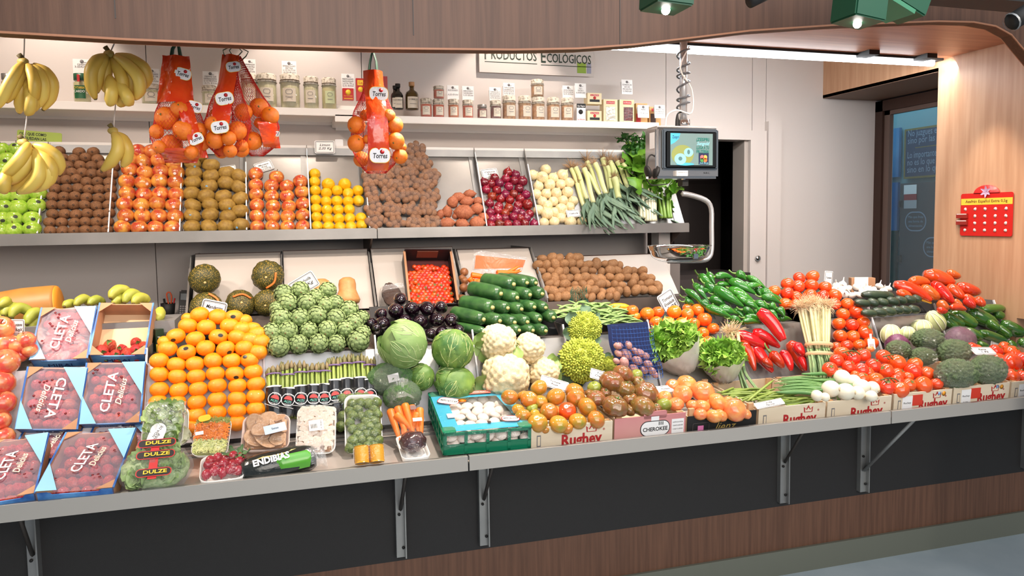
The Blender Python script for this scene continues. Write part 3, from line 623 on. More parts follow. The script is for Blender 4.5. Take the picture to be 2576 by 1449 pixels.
for k, (x, y, a, b) in enumerate(wb_):
    u, v = B_((x, y)); p0 = on(u, v, UP); rw, rh = pxr(p0, a/4.025), pxr(p0, b/4.025); th = min(rw, rh)*.75; p = on(u, v, UP, th+.012)
    where = 'in the left column beside the lemons' if k < 4 else 'in the main heap'
    # bags are counted from the top of the heap
    hb = ['topmost', 'upper left', 'upper right', 'second-tier left', 'second-tier middle', 'second-tier right', 'far left upright', 'third-tier left', 'third-tier right', 'fourth-tier left', 'fourth-tier middle', 'fourth-tier right', 'fifth-tier left', 'fifth-tier middle', 'fifth-tier right', 'bottom left', 'bottom middle', 'bottom right']
    lb = f"clear bag of walnuts, {['topmost','second','third','lowest'][k]} in the upright column beside the lemons" if k < 4 else f"clear bag of walnuts, {hb[k-4]} of the walnut heap"
    t = thing('walnut_bag', T(p)@Matrix.Rotation(R(-25), 4, 'X')@Matrix.Rotation(random.uniform(-.2, .2), 4, 'Y'), lb, 'bag of nuts', 'bags of walnuts on the wall shelf')
    rr = .019; n_ = 0
    for q in range(260):
        if n_ >= 15: break
        th_ = random.uniform(0, 6.28); s_ = math.sqrt(random.random())*.86; x_, z_ = rw*s_*math.cos(th_), rh*s_*math.sin(th_); y_ = -th*.6*math.sqrt(1-s_*s_)+random.uniform(0, .01)
        if any((x_-a_)**2+(z_-b_)**2 < (rr*1.25)**2 for a_, b_ in (pts_ if n_ else [])): continue
        if n_ == 0: pts_ = []
        pts_.append((x_, z_)); n_ += 1
        ob('walnut', me_wn, t, T(x_, y_, z_)@rot_to(jit((0,0,1), 1), random.random()*6)@S(rr))
    ob('walnut_fill', me_wn, t, S(rw*.66, th*.3, rh*.66)); ob('clear_bag', me_bag[k % 2], t, S(rw*1.03, th*1.02, rh*1.03))
# --- sweet potatoes
M_sp = mat('sweet_potato_skin', (190,118,82), .65, c2=(164,92,64), scale=4, bump=.3, bscale=14, rv=.08)
me_sp = [setm(lathe(arc(1, 1.35, 12, tipt=.35, tipb=.25), 14, noise=.14, seed=i+9), M_sp) for i in range(4)]
sp = [('lower left',2110,1052,78,58),('lower middle',2262,1060,70,55),('lower right',2415,1052,78,68),('large middle',2280,942,95,78),('far left',2040,968,42,55),('left upright',2112,940,52,66),('right middle',2415,908,68,58),('upper left',2168,842,55,66),('upper middle',2312,832,68,52),('upper right',2428,830,60,42),('top left',2225,788,66,48),('topmost',2340,755,62,42),('tiny round',2195,982,32,36),('right edge',2478,992,55,48)]
for k, (nm, x, y, a, b) in enumerate(sp):
    u, v = B_((x, y)); p0 = on(u, v, UP); rw, rh = pxr(p0, a/4.025), pxr(p0, b/4.025); p = on(u, v, UP, rw*.6+.01)
    big = max(rw, rh); sm = min(rw, rh); d = Vector((1, -.3, .1)) if rw > rh else Vector((.1, -.5, 1))
    ob('sweet_potato', me_sp[k % 4], None, T(p)@rot_to(jit(d, .2), k)@S(sm, sm, big/1.4), label=f'orange-brown sweet potato, {nm} of the sweet potato heap', cat='sweet potato', group='sweet potatoes beside the walnuts')
# --- onions
M_ro = mat('red_onion_skin', (150,24,72), .22, c2=(104,18,46), scale=3, rv=.3, hv=.03, coat=.6, stretch=(2,2,.5))
me_ro = [setm(lathe(arc(1, .95, 12, tipt=.45, tipb=.12), 16, noise=.04, seed=i), M_ro) for i in range(3)]
M_wo = mat('white_onion_skin', (220,192,140), .35, c2=(234,216,180), scale=2, rv=.06, hv=.01, coat=.4, stretch=(3,3,.6))
me_wo = [setm(lathe(arc(1, .92, 12, tipt=.35, tipb=.1), 16, noise=.03, seed=i), M_wo) for i in range(3)]
M_root = mat('dry_root', (232,206,168), .8, c2=(206,174,134), scale=9)
me_tuft = setm(join(*[sweep([(0,0,.95),(.05*math.cos(a),.05*math.sin(a),1.15),(.14*math.cos(a),.14*math.sin(a),1.3)], [.04,.02,.01], 4, sub=1) for a in (0, 2, 4)]), M_root)
def rows_by_y(pts, h):
    pts = sorted(pts, key=lambda q: -q[1]); rows = []
    for q in pts:
        if rows and abs(rows[-1][0][1]-q[1]) < h: rows[-1].append(q)
        else: rows.append([q])
    return [sorted(r) for r in rows]
ro = [(310,540),(390,565),(175,595),(290,605),(455,630,58),(375,625),(70,640),(140,655),(225,650),(320,685),(425,705),(90,715),(200,720),(285,765),(370,760),(495,765),(150,785),(235,810),(330,820),(435,810),(125,855),(415,875),(510,865,58),(220,885),(320,900),(210,925),(400,935),(285,950),(135,945),(450,955),(530,960),(370,990),(150,1015),(210,1005),(280,1005),(435,1005),(500,1000),(140,1075),(225,1060),(310,1065),(400,1065),(480,1055),(580,1062)]
stack('red_onion', 'onion', me_ro, rows_by_y(ro, 40), C_, UP, 49, 'purple-red onion', 'the red onion bin', 'red onions in the shelf bin', ja=.9, parts=lambda o, i, j: ob('root_tuft', me_tuft, o) if (i+j) % 3 == 0 else None)
wo = [(565,565),(695,510),(660,590,64),(770,595),(865,565,62),(930,645),(620,680),(735,665,62),(845,660),(600,760),(700,755),(800,750,60),(915,740,62),(660,835),(770,835),(870,825),(970,830),(710,875),(620,920),(850,915,66),(940,890,52),(710,955,66),(780,945),(870,940),(980,965),(850,1000),(675,1050),(780,1040),(945,1040,64),(1060,1040)]
stack('white_onion', 'onion', me_wo, rows_by_y(wo, 55), C_, UP, 56, 'pale golden onion', 'the white onion bin', 'white onions in the shelf bin', ja=.9, parts=lambda o, i, j: ob('root_tuft', me_tuft, o) if (i+j) % 3 == 1 else None)
# --- leeks, their roots up and green leaves hanging over the lip
M_lk = mat('leek_white', (226,222,180), .4, c2=(206,216,140), scale=1.2, stretch=(1,1,3)); M_lg = mat('leek_green', (96,124,104), .5, c2=(122,146,118), scale=6, stretch=(12,2,1))
M_lr = mat('leek_root', (186,150,112), .8)
def rootball(r, n, ln, m, seed=0, spread=1.3, th=.0011):
    r_ = random.Random(seed); L_ = []
    for i in range(n):
        a, b = r_.uniform(0, 6.28), r_.uniform(0, spread); d = Vector((math.cos(a)*math.sin(b), math.sin(a)*math.sin(b), math.cos(b))); q = Vector((r_.uniform(-1, 1), r_.uniform(-1, 1), r_.uniform(-1, 1)))*ln*.35
        L_.append(sweep([d*r*.3, d*(r+ln*.5)+q*.4, d*(r+ln)+q+Vector((0, 0, -ln*.2))], [th*1.4, th, th*.5], 3, sub=2))
    me = join(*L_); me.materials.clear(); me.materials.append(m); return me
me_rb = [rootball(.012, 46, .05, M_lr, s) for s in (1, 2, 3)]
lk = [(955,500,1075,870,40),(1000,490,1110,800,42),(1085,500,1175,835,45),(1115,430,1235,730,42),(1110,540,1240,760,38),(1195,450,1300,745,48),(1275,400,1368,800,50),(1340,430,1400,600,40),(1390,600,1432,795,62),(1350,430,1480,720,42),(1420,430,1530,700,42),(1480,450,1560,640,40),(1020,660,1130,880,44),(1320,480,1360,700,40)]
for k, (x0, y0, x1, y1, w_) in enumerate(lk):
    (u0, v0), (u1, v1) = C_((x0, y0)), C_((x1, y1)); lift = .03+.02*(k % 3)
    a, b = on(u0, v0, UP, lift), on(u1, v1, UP, lift); rr = pxr(a, w_/4.025/2*1.1)
    t = thing('leek', T(a), f"leek with a white shaft and blue-green leaves, {ORD[k] if k < 14 else 'last'} from the left in the leek pile", 'leek', 'leeks fanned on the wall shelf')
    d = b-a; ob('white_shaft', sweep([Vector((0,0,0)), d*.3+Vector((.004,0,.004)), d*.7, d*1.03], [rr*1.12, rr, rr*.95, rr], 10), t, None, M_lk)
    ob('roots', me_rb[k % 3], t, rot_to(-d, k)@S(.8 if k % 3 else 1.15))
    g = []
    for q in range(5):
        e = d.normalized(); ln = random.uniform(.12, .22); sd = (q-2)*.055+random.uniform(-.02, .02)
        p1, p2, p3 = d, d+e*ln*.5+Vector((sd*.5, -.01*abs(q-2), 0)), d+e*ln+Vector((sd+.02, -.035-random.random()*.02, random.uniform(-.01, .02)))
        lo = 1.655-a.z; p3.z = max(p3.z, lo+random.uniform(0, .02)) if q % 2 else p3.z
        g.append(sweep([p1-e*.02, p1+e*.03, p2, p3], [rr*.9, rr*1.05, .018, .004], 6, flat=.22, sub=3))
    me = join(*g); me.materials.clear(); ob('leaves', me, t, None, M_lg)
# --- chard, celery, parsley
M_ch = mat('chard_leaf', (110,158,48), .45, c2=(70,124,34), scale=7, bump=.4, bscale=20); M_pa = mat('parsley_green', (52,104,34), .5, c2=(34,78,26), scale=8); M_cs = mat('chard_stalk', (232,228,196), .35)
M_ce = mat('celery_green', (150,182,84), .4, c2=(120,160,56), scale=3, stretch=(8,8,1)); M_band = mat('green_band', (40,96,60), .5)
def bunch(name, x0, y0, x1, y1, tf, pl, lab, cat, stalk, lf, n, srad, spread, leafs, lw, off=.05):
    (u0, v0), (u1, v1) = tf((x0, y0)), tf((x1, y1)); a, b = on(u0, v0, pl, off), on(u1, v1, pl, off); ax = a-b; t = thing(name, T(b), lab, cat)
    st = []; r_ = random.Random(x0)
    for i in range(n):
        q = 6.28*i/n; o1 = Vector((math.cos(q)*srad, math.sin(q)*srad*.7, 0)); o2 = o1*spread
        st.append(sweep([o1, o1*1.0+ax*.3, o2+ax], [.011, .010, .005], 6, flat=.8))
    me = join(*st); me.materials.clear(); ob('stalks', me, t, None, stalk)
    lv = []
    for i in range(leafs):
        q = r_.uniform(0, 6.28); s_ = r_.uniform(.5, 1.15); c = ax*s_+Vector((math.cos(q)*srad*spread*s_*1.2, math.sin(q)*srad*spread*s_-.02, 0))
        lv.append(tm(leaf(lw*1.5, lw, 6, 8, lw*.13, 2.2, 1.2, .1, i), T(c)@rot_to(jit(ax+Vector((math.cos(q), -.5+math.sin(q), 0))*.15, .5), r_.uniform(0, 6))@Matrix.Rotation(R(90), 4, 'X')))
    me = join(*lv); me.materials.clear(); ob('leaves', me, t, None, lf, kind='stuff')
    return t, ax
t, ax = bunch('chard_bunch', 1650, 480, 1690, 1000, C_, UP, 'bunch of Swiss chard with broad light-green leaves beside the leeks', 'chard', M_cs, M_ch, 7, .025, 2.6, 26, .10, .05)
t, ax = bunch('celery_bunch', 1745, 600, 1760, 1030, C_, UP, 'white-stalked celery bunch tied with a green band', 'celery', M_cs, M_ch, 12, .030, 1.6, 8, .07, .06)
ob('band', lathe([(.036,0),(.038,.003),(.036,.006)], 14, cap=False), t, T(ax*.42)@rot_to(ax)@S(1.15), M_band)
bunch('green_celery', 1880, 700, 1915, 1000, C_, UP, 'green celery bunch with leafy tops at the shelf end', 'celery', M_ce, M_ch, 9, .034, 1.5, 16, .06, .05)
t, ax = bunch('parsley_bunch', 1600, 230, 1700, 560, C_, UP, 'dark green parsley bunch poking up behind the chard', 'herb', M_ce, M_pa, 10, .02, 3.2, 110, .034, .06)
lf_ = sweep([at(1688,553,Y=4.15), at(1705,560,Y=4.12), at(1728,575,Y=4.1)], [.008,.012,.003], 6, flat=.3)
ob('loose_leaf', lf_, None, None, mat('celery_green'.replace('celery', 'leek'), (96,124,104)), label='loose green leek leaf lying over the right end of the shelf lip', cat='leaf')
# ---------------------------------------------------------------- jars, tins, cards on the white shelves
M_cloth = mat('printed_cloth', (218,208,192), .8, c2=(150,138,122), scale=60, sharp=(.48,.62)); M_lab = mat('cream_label', (226,214,196), .7); M_str = mat('string', (96,76,60), .8)
M_redl = mat('red_print', (196,30,34), .5); M_yel = mat('yellow_print', (240,196,50), .5)
ZL, ZR = 2.345, 2.315
def card(u, v0, v1, w_, lines, lab, Y=4.36, rz=0):
    p, q = at(u, v1, Y=Y), at(u, v0, Y=Y); hh = q.z-p.z; ww = pxr(p, w_)
    t = B('price_card', (-ww/2, ww/2, 0, .002, 0, hh), M_card, None, T(p)@Matrix.Rotation(rz, 4, 'Z')@Matrix.Rotation(R(-4), 4, 'X'), label=lab, cat='price card')
    Mt = Matrix.Rotation(R(90), 4, 'X')
    ob('fruit_emblem', lathe([(.001,0),(ww*.11,0),(ww*.11,.0006),(.001,.0006)], 12), t, T(0, -.0005, hh*.84)@Mt, M_grey); B('emblem_leaf', (0, ww*.25, -.0012, -.0004, hh*.77, hh*.79), M_grey, t)
    for k, s in enumerate(lines): txt(s, min(hh*.15, ww*.2), M_grey, t, M=T(0, -.0015, hh*(.64-k*.15))@Mt, z=0, fit=min(ww*.85, len(s)*ww*.1))
    B('folded_leg', (-ww/2, ww/2, .002, .003, 0, hh*.9), M_card, t, Matrix.Rotation(R(-10), 4, 'X'))
    return t
def jar(u, v0, v1, w_, z, lab, cont, kind='cloth', Yo=0, name='glass_jar', lblc=None, lt=None, cat='jar', stackz=None):
    p = at(u, v1, Z=z) if stackz is None else at(u, v1, Y=stackz)
    if p.y > 4.5: p = at(u, v1, Y=4.48); p.z = z
    if stackz is None and p.y < 4.33: p = at(u, v1, Y=4.35); p.z = z
    hh = at(u, v0, Y=p.y).z-p.z; r = pxr(p, w_)/2
    t = thing(name, T(p)@Matrix.Rotation(random.uniform(-.2, .2), 4, 'Z'), lab, cat)
    hb = hh*.80 if kind != 'tall' else hh*.86
    ob('contents', lathe([(.001,.003),(r*.9,.004),(r*.92,hb*.2),(r*.92,hb*.86),(r*.7,hb*.93),(.001,hb*.93)], 18), t, None, cont)
    ob('jar_glass', lathe([(r*.9,0),(r,.006),(r,hb*.88),(r*.82,hb*.97),(r*.82,hb)], 20, cap=False), t, None, M_glass)
    if kind in ('cloth', 'tall'):
        ob('cloth_lid', lathe([(r*1.02,hb*.86),(r*.90,hb*.93),(r*.95,hh*.96),(r*.8,hh),(.001,hh*1.0)], 22, lob=11, la=.05), t, None, M_cloth)
        ob('string', lathe([(r*.93,hb*.93),(r*.96,hb*.945),(r*.93,hb*.96)], 18, cap=False), t, None, M_str)
    else: ob('lid', lathe([(r*.86,hb*.96),(r*.9,hb*.97),(r*.9,hh),(.001,hh)], 20), t, None, M_steel if kind == 'metal' else kind)
    n = 9; a0, a1 = R(-90-38), R(-90+38); z0, z1 = hb*(.16 if kind != 'tall' else .2), hb*(.72 if kind != 'tall' else .66); kk = 1.012
    vs = [(r*kk*math.cos(a0+(a1-a0)*i/n), r*kk*math.sin(a0+(a1-a0)*i/n), zz) for zz in (z0, z1) for i in range(n+1)]
    ob('paper_label', mesh(vs, [(i, i+1, i+n+2, i+n+1) for i in range(n)]), t, None, lblc or M_lab)
    Mt = Matrix.Rotation(R(90), 4, 'X')
    if lt:
        for k, (s, c_) in enumerate(lt): txt(s, r*.42, c_, t, M=T(0, -r*1.05, z1-(k+.7)*r*.45)@Mt, z=0, fit=r*1.25)
    else:
        ob('oval_mark', tm(ring(r*.7, r*.5, r*.24, r*.05, 0, n=6), T(0, 0, 0)), t, T(0, -r*1.03, z1*.8)@Mt, M_grey); B('print_line', (-r*.35, r*.35, -r*1.04, -r*1.02, z1*.52, z1*.55), M_grey, t)
    return t
M_hon = mat('orange_preserve', (200,98,24), .3, coat=.5); M_pes = mat('pale_asparagus', (216,208,168), .4, c2=(190,182,134), scale=20, stretch=(12,12,1)); M_pea = mat('green_peas', (150,160,60), .5, bump=1, bscale=120, c2=(120,132,40), scale=70)
M_bean = mat('mixed_beans', (214,160,100), .5, c2=(170,110,60), scale=50, bump=.5, bscale=60); M_jam = mat('dark_jam', (110,26,22), .2, coat=.5); M_tomj = mat('tomato_jam', (206,74,22), .25, coat=.5); M_ol = mat('olive_jar', (190,180,120), .4)
M_grlid = mat('green_lid', (34,84,56), .4)
jar(20, 186, 243, 26, ZL, 'orange preserve jar with metal lid at the far left behind the bananas', M_hon, 'metal')
t = jar(208, 187, 249, 40, ZL, 'cardoon jar with green lid and red seal, left of the second banana bunch', M_ol, M_grlid, lblc=mat('green_label', (30,96,58), .5), lt=[('CVTARRA', M_yel), ('CARDO', M_card)]); B('red_seal', (-.006,.006,-.048,-.044,.10,.135), M_redl, t)
card(207, 148, 187, 41, ['CARDO', '3,52€/UD'], 'white price card reading Cardo, standing on the cardoon jar', 4.42)
jar(381, 213, 253, 46, ZL, 'squat cloth-topped jar between the bananas and the left orange net', M_pes)
card(384, 172, 212, 32, ['NUEVA AGADA','ACEITE DE','OLIVA','3,65 €/Uni'], 'white price card above the squat jar beside the left orange net', 4.42)
jar(528, 216, 259, 38, ZL, 'small cloth-topped asparagus jar between the two left orange nets', M_pes)
card(530, 179, 217, 36, ['YEMAS DE','ESPARRAGO EXTRA','6-10 FRUTOS','10,75 €/Uni'], 'white price card between the two left orange nets', 4.42)
jar(628, 186, 262, 40, ZL, 'tall asparagus jar half hidden by the middle orange net', M_pes, 'tall')
card(629, 148, 187, 28, ['ESPARRAGOS','8-10 EXTRA','FRUTOS','9,75 €/Uni'], 'white price card on the jar half hidden by the middle net', 4.42)
jar(673, 187, 265, 49, ZL, 'tall white asparagus jar with cloth top, right beside the middle orange net', M_pes, 'tall')
jar(731, 188, 267, 50, ZL, 'tall white asparagus jar with cloth top under a price card', M_pes, 'tall')
card(728, 153, 189, 35, ['ESPARRAGO BLANCO','EXTRA','6-10 FRUTOS','10,25 €/Uni'], 'white price card standing on the tall asparagus jar', 4.42)
t = jar(784, 194, 270, 38, ZL, 'jar of green peas in cloth-topped glass on the white shelf', M_pes, 'tall')
ob('peas', lathe([(.001,.002),(.036,.002),(.037,.04),(.001,.04)], 18), t, None, M_pea)
jar(829, 197, 271, 37, ZL, 'cloth-topped jar with an oval artichoke-leaf label, last of the tall ones', M_ol, 'tall', lblc=mat('pale_green_label', (206,212,168), .6))
def pbox(u0, v0, u1, v1, Y, c, lab, dp=.05, name='carton', parts=(), cat='box', rz=0):
    p, q = at((u0+u1)/2, v1, Y=Y), at((u0+u1)/2, v0, Y=Y); ww, hh = pxr(p, u1-u0), q.z-p.z
    p.z = ZR if 280 < v1 < 300 else p.z; t = B(name, (-ww/2, ww/2, 0, dp, 0, hh), c, None, T(p)@Matrix.Rotation(rz, 4, 'Z'), label=lab, cat=cat); Mt = Matrix.Rotation(R(90), 4, 'X')
    for kd, x0, y0, x1, y1, m_ in parts:
        if kd[0] == '#': txt(kd[1:], (y1-y0)*hh, m_, t, M=T((x0+x1)/2*ww-ww/2, -.002, (y0+y1)/2*hh)@Mt, z=0, fit=(x1-x0)*ww)
        elif kd == 'o': ob('round_print', lathe([(.001,0),((x1-x0)*ww/2,0),((x1-x0)*ww/2,.0008),(.001,.0008)], 14), t, T((x0+x1)/2*ww-ww/2, -.0005, (y0+y1)/2*hh)@Mt, m_)
        else: B(kd, (x0*ww-ww/2, x1*ww-ww/2, -.0015, -.0002, y0*hh, y1*hh), m_, t)
    return t
M_rtin = mat('red_tin', (188,30,30), .35)
pbox(863, 222, 890, 251, 4.40, M_rtin, 'red paprika tin with a yellow shield on the white riser', .04, 'spice_tin', [('o', .25,.5,.75,.8, M_yel), ('#La Chinata', .12,.27,.88,.42, M_yel), ('stripe', .1,.08,.9,.14, M_yel)], 'tin')
card(876, 185, 223, 32, ['PIMENTON AHUMADO','DULCE O PICANTE','LATA 70 g','2,35 €/Uni'], 'white price card standing on the red paprika tin', 4.41)
pbox(897, 197, 919, 253, 4.42, M_rtin, 'tall red spice packet beside the right orange net', .03, 'spice_packet', [('patch', .15,.68,.85,.92, M_yel), ('#La', .3,.72,.7,.88, M_rtin), ('o', .2,.4,.8,.6, M_yel)], 'packet')
pbox(962, 192, 976, 255, 4.44, M_rtin, 'narrow red packet behind the right orange net', .03, 'spice_packet', [], 'packet')
def bottle(u, v0, v1, w_, m_, capm, lab, lt, corkw=.4):
    p = at(u, v1, Y=4.42); hh = at(u, v0, Y=4.42).z-p.z; r = pxr(p, w_)/2; t = thing('oil_bottle', T(p), lab, 'bottle')
    ob('bottle_glass', lathe([(.001,0),(r*.95,.002),(r,hh*.05),(r,hh*.55),(r*.85,hh*.64),(r*corkw,hh*.72),(r*corkw*.9,hh*.92),(.001,hh*.92)], 20), t, None, m_)
    ob('stopper', lathe([(.001,hh*.86),(r*corkw*1.15,hh*.86),(r*corkw*1.2,hh),(.001,hh)], 14), t, None, capm)
    n = 9; vs = [(r*1.015*math.cos(R(-90-48+96*i/n)), r*1.015*math.sin(R(-90-48+96*i/n)), zz) for zz in (hh*.06, hh*.46) for i in range(n+1)]
    ob('paper_label', mesh(vs, [(i, i+1, i+n+2, i+n+1) for i in range(n)]), t, None, M_lab)
    txt(lt, r*.35, M_ink, t, M=T(0, -r*1.06, hh*.36)@Matrix.Rotation(R(90), 4, 'X'), z=0, fit=r*1.3); B('print_line', (-r*.5, r*.5, -r*1.05, -r*1.02, hh*.2, hh*.21), M_ink, t)
bottle(1002, 211, 277, 26, mat('dark_glass', (20,18,18), .08, coat=1), M_blk, 'small black oil bottle with a cream label, front left of the corked one', 'LA BARCA', .42)
bottle(994, 216, 274, 20, mat('dark_glass', (20,18,18), .08, coat=1), M_blk, 'black oil bottle mostly hidden behind the small front one', 'LA BARCA', .42)
bottle(1037, 207, 278, 34, mat('amber_glass', (72,52,14), .06, coat=1), mat('cork', (186,140,100), .8), 'round-shouldered amber oil bottle with a cork stopper', 'LA BARCA', .36)
for a, lb, c_ in ((( 1072,248,280,30), 'orange preserve jar right beside the corked bottle', M_tomj), ((1103,250,281,30), 'orange preserve jar at the bottom of the stacked pair', M_tomj), ((1141,250,283,28), 'amber preserve jar under the first romesco price card', M_hon), ((1177,252,284,28), 'red pepper preserve jar under the second price card', M_tomj), ((1247,253,286,29), 'dark preserve jar with cloth top left of the bean jars', M_jam)):
    jar(*a, ZR, lb, c_)
jar(1104, 217, 249, 28, 2.39, 'orange preserve jar stacked on top of another', M_tomj, stackz=min(max(at(1103, 281, Z=ZR).y, 4.35), 4.48))
jar(1213, 264, 286, 26, ZR, 'small round dark jam jar with an oval white label and bare lid', M_jam, 'metal')
for k, a in enumerate(((1281,241,287,35),(1320,242,288,34),(1354,244,290,34),(1392,246,291,34),(1427,247,292,33))):
    jar(*a, ZR, f"mixed bean jar with cloth top, {['leftmost','second','third','fourth','rightmost'][k]} of the five in the row", M_bean)
jar(1352, 201, 246, 34, 2.40, 'mixed bean jar stacked on top of the middle bean jar', M_bean, stackz=min(max(at(1354, 290, Z=ZR).y, 4.35), 4.48))
card(1140, 214, 250, 30, ['SALSA ROMESCO', '', '4,25 €/Uni'], 'white romesco price card above the amber jar', 4.40)
card(1178, 216, 252, 30, ['CARNE DE PIMIENTO','CHORICERO','3,55 €/Uni'], 'white price card above the pepper preserve jar', 4.40)
card(1246, 219, 253, 30, ['TOMATE SECO','EN ACEITE DE','OLIVA ECOLOGICO','4,75 €/Uni'], 'white price card above the dark preserve jar', 4.40)
card(1281, 208, 242, 30, ['Cestillo de guindilla','cadiblanca','ECOLOGICA','3,75 €/Uni'], 'greyish price card above the leftmost bean jar', 4.42)
card(1430, 215, 248, 30, ['LENTEJA PARDINA','ECOLOGICA','4,75 €/Uni'], 'white price card above the rightmost bean jar', 4.40)
M_crm = mat('cream_carton', (236,218,176), .5); M_gcart = mat('green_cream_carton', (206,208,166), .5); M_orc = mat('orange_carton', (226,176,110), .5)
pbox(1450, 246, 1474, 292, 4.36, M_card, 'black and white black-garlic carton under its price card', .05, 'garlic_carton', [('band', 0,.78,1,1, M_blk), ('#Ajo Negro', .08,.80,.92,.94, M_card), ('o', .2,.4,.7,.7, M_blk), ('#La Abuela', .1,.08,.9,.2, M_redl)])
card(1461, 209, 246, 30, ['AJO','NEGRO','6,00€/UD'], 'price card reading Ajo Negro on the garlic carton', 4.37)
sb = [('banner', .2,.72,.8,.88, M_redl), ('#La Huerta', .24,.74,.76,.86, M_card)]
for k, (a, b) in enumerate(((263, 292), (234, 262))): pbox(1477, a, 1515, b, 4.36, M_crm, f"small cream saffron carton with a dark slot, {['lower','upper'][k]} of the stacked two", .06, 'spice_carton', sb+[('slot', .15,.2,.85,.42, M_blk), ('o', .4,.42,.6,.7, M_redl)])
pbox(1517, 235, 1555, 294, 4.36, M_crm, 'cream carton with a silver bag behind its window', .06, 'spice_carton', [('banner', .2,.80,.8,.92, M_redl), ('#La Huerta', .24,.82,.76,.9, M_card), ('window', .16,.1,.84,.68, mat('silver_bag', (170,164,150), .25, .3, bump=1, bscale=60)), ('#Camarones', .2,.01,.8,.08, M_ink)])
pbox(1557, 235, 1597, 294, 4.36, M_gcart, 'green and cream carton of dried red chillies behind a window', .06, 'spice_carton', [('banner', .25,.80,.8,.94, M_redl), ('#La Huerta', .28,.83,.76,.91, M_card), ('window', .28,.1,.9,.68, mat('dried_chilli', (110,22,26), .3, c2=(60,10,14), scale=60, bump=1, bscale=80)), ('#Guindilla seca', .2,.01,.8,.08, M_ink)])
card(1578, 200, 237, 30, ['GUINDILLAS','SECAS','PICANTES','2,10€/UD'], 'white price card on the dried chilli carton', 4.38)
pbox(1599, 241, 1630, 294, 4.40, M_orc, 'cream and yellow ñoras pepper carton behind its price card', .05, 'spice_carton', [('#ÑORAS', .1,.83,.8,.96, M_redl), ('banner', .15,.6,.85,.76, M_redl), ('patch', .55,.4,1,.6, M_yel), ('patch', 0,.0,.4,.5, M_redl)])
pbox(1632, 246, 1664, 292, 4.42, M_orc, 'orange-topped carton with a mirror window at the shelf end', .05, 'spice_carton', [('banner', .2,.75,.8,.9, M_redl), ('window', .1,.05,.55,.62, M_brown)])
card(1619, 264, 296, 31, ['ÑORA', '', '1,75 €/Uni'], 'small white price card in front of the ñoras carton', 4.33)
card(1660, 264, 297, 28, ['PIMENTON','DE CAYENA MOLIDA','2,25 €/Uni'], 'small white price card at the right end of the shelf', 4.33)

# ---------------------------------------------------------------- price tags (rounded white cards with a double black border)
def ptag(corn, pl, lines, lab, parent=None, name='price_tag', tilt=0, off=.02, X=None, sz=.26, hid=None):
    """corn: bottom-left, bottom-right, top-left pixels"""
    Y = pl
    f = (lambda q: at(*q, Y=Y)) if not isinstance(pl, tuple) else (lambda q: on(*q, pl, off))
    bl, br, tl = map(f, corn); M, wd, ht = frame(bl, br, tl); M = M@T(0, ht/2, 0)
    t = thing(name, M, lab, 'price tag'); m_ = min(wd, ht)
    ob('card', rrect(wd, ht, m_*.12, .003, -.0005), t, None, M_card); ob('border', ring(wd*.93, ht*.90, m_*.10, m_*.030, .0027), t, None, M_ink); ob('inner_border', ring(wd*.84, ht*.78, m_*.05, m_*.012, .0027), t, None, M_ink)
    for k, s in enumerate(lines): txt(s, ht*sz, M_ink, t, 0, ht*(.16-k*sz*1.05) if len(lines) > 1 else 0, .0032, shear=.3, fit=min(wd*.66, len(s)*ht*sz*.62), bold=.01)
    return t
ptag([(792,386),(843,386),(792,354)], 4.34, ['Limon','2,35 Kg'], 'price tag reading Limon above the lemon bin')
ob('white_clip', rrect(.045,.05,.006,.004), None, T(at(853,362,Y=4.40))@Matrix.Rotation(R(90),4,'X'), M_card, label='white plastic clip card on the ledge beside the lemon tag', cat='clip')
ptag([(648,437),(691,424),(640,413)], UP, ['Manzana','Roja','dulce 2,95 Kg'], 'tilted price tag behind the blushed red apples', sz=.2)
ptag([(372,402),(395,389),(366,390)], UP, ['Manzana'], 'price tag half hidden behind the red and yellow apples')
ptag([(557,436),(595,431),(553,420)], UP, ['Pera'], 'price tag sticking up behind the russet apples')
ptag([(1215,451),(1256,447),(1210,427)], UP, ['Cebolla','Roja','2,95'], 'price tag reading Cebolla Roja behind the red onions', sz=.22)
ptag([(1428,548),(1462,545),(1424,530)], UP, ['Cebolla'], 'price tag half buried among the white onions', off=.06)
pgs = thing('apple_sign', T(at(100,352,Y=4.40))@Matrix.Rotation(R(90),4,'X')@Matrix.Rotation(R(-4),4,'Z'), 'lime green sign about apples behind the hanging bananas', 'sign')
ob('card', rrect(.20,.085,.008,.003), pgs, None, mat('lime_card', (168,190,70), .5)); 
for k, s in enumerate(('QUE QUE COMO','TE QUEDAN LAS','MANZANAS')): txt(s, .020, mat('violet_print', (70,60,130), .6) if k == 2 else M_ink, pgs, -.09, .025-k*.022, .004, al='LEFT', fit=.12, bold=.02)
ob('printed_apple', lathe([(.001,0),(.022,0),(.001,.001)], 14), pgs, T(.055,-.03,.003), M_gap)

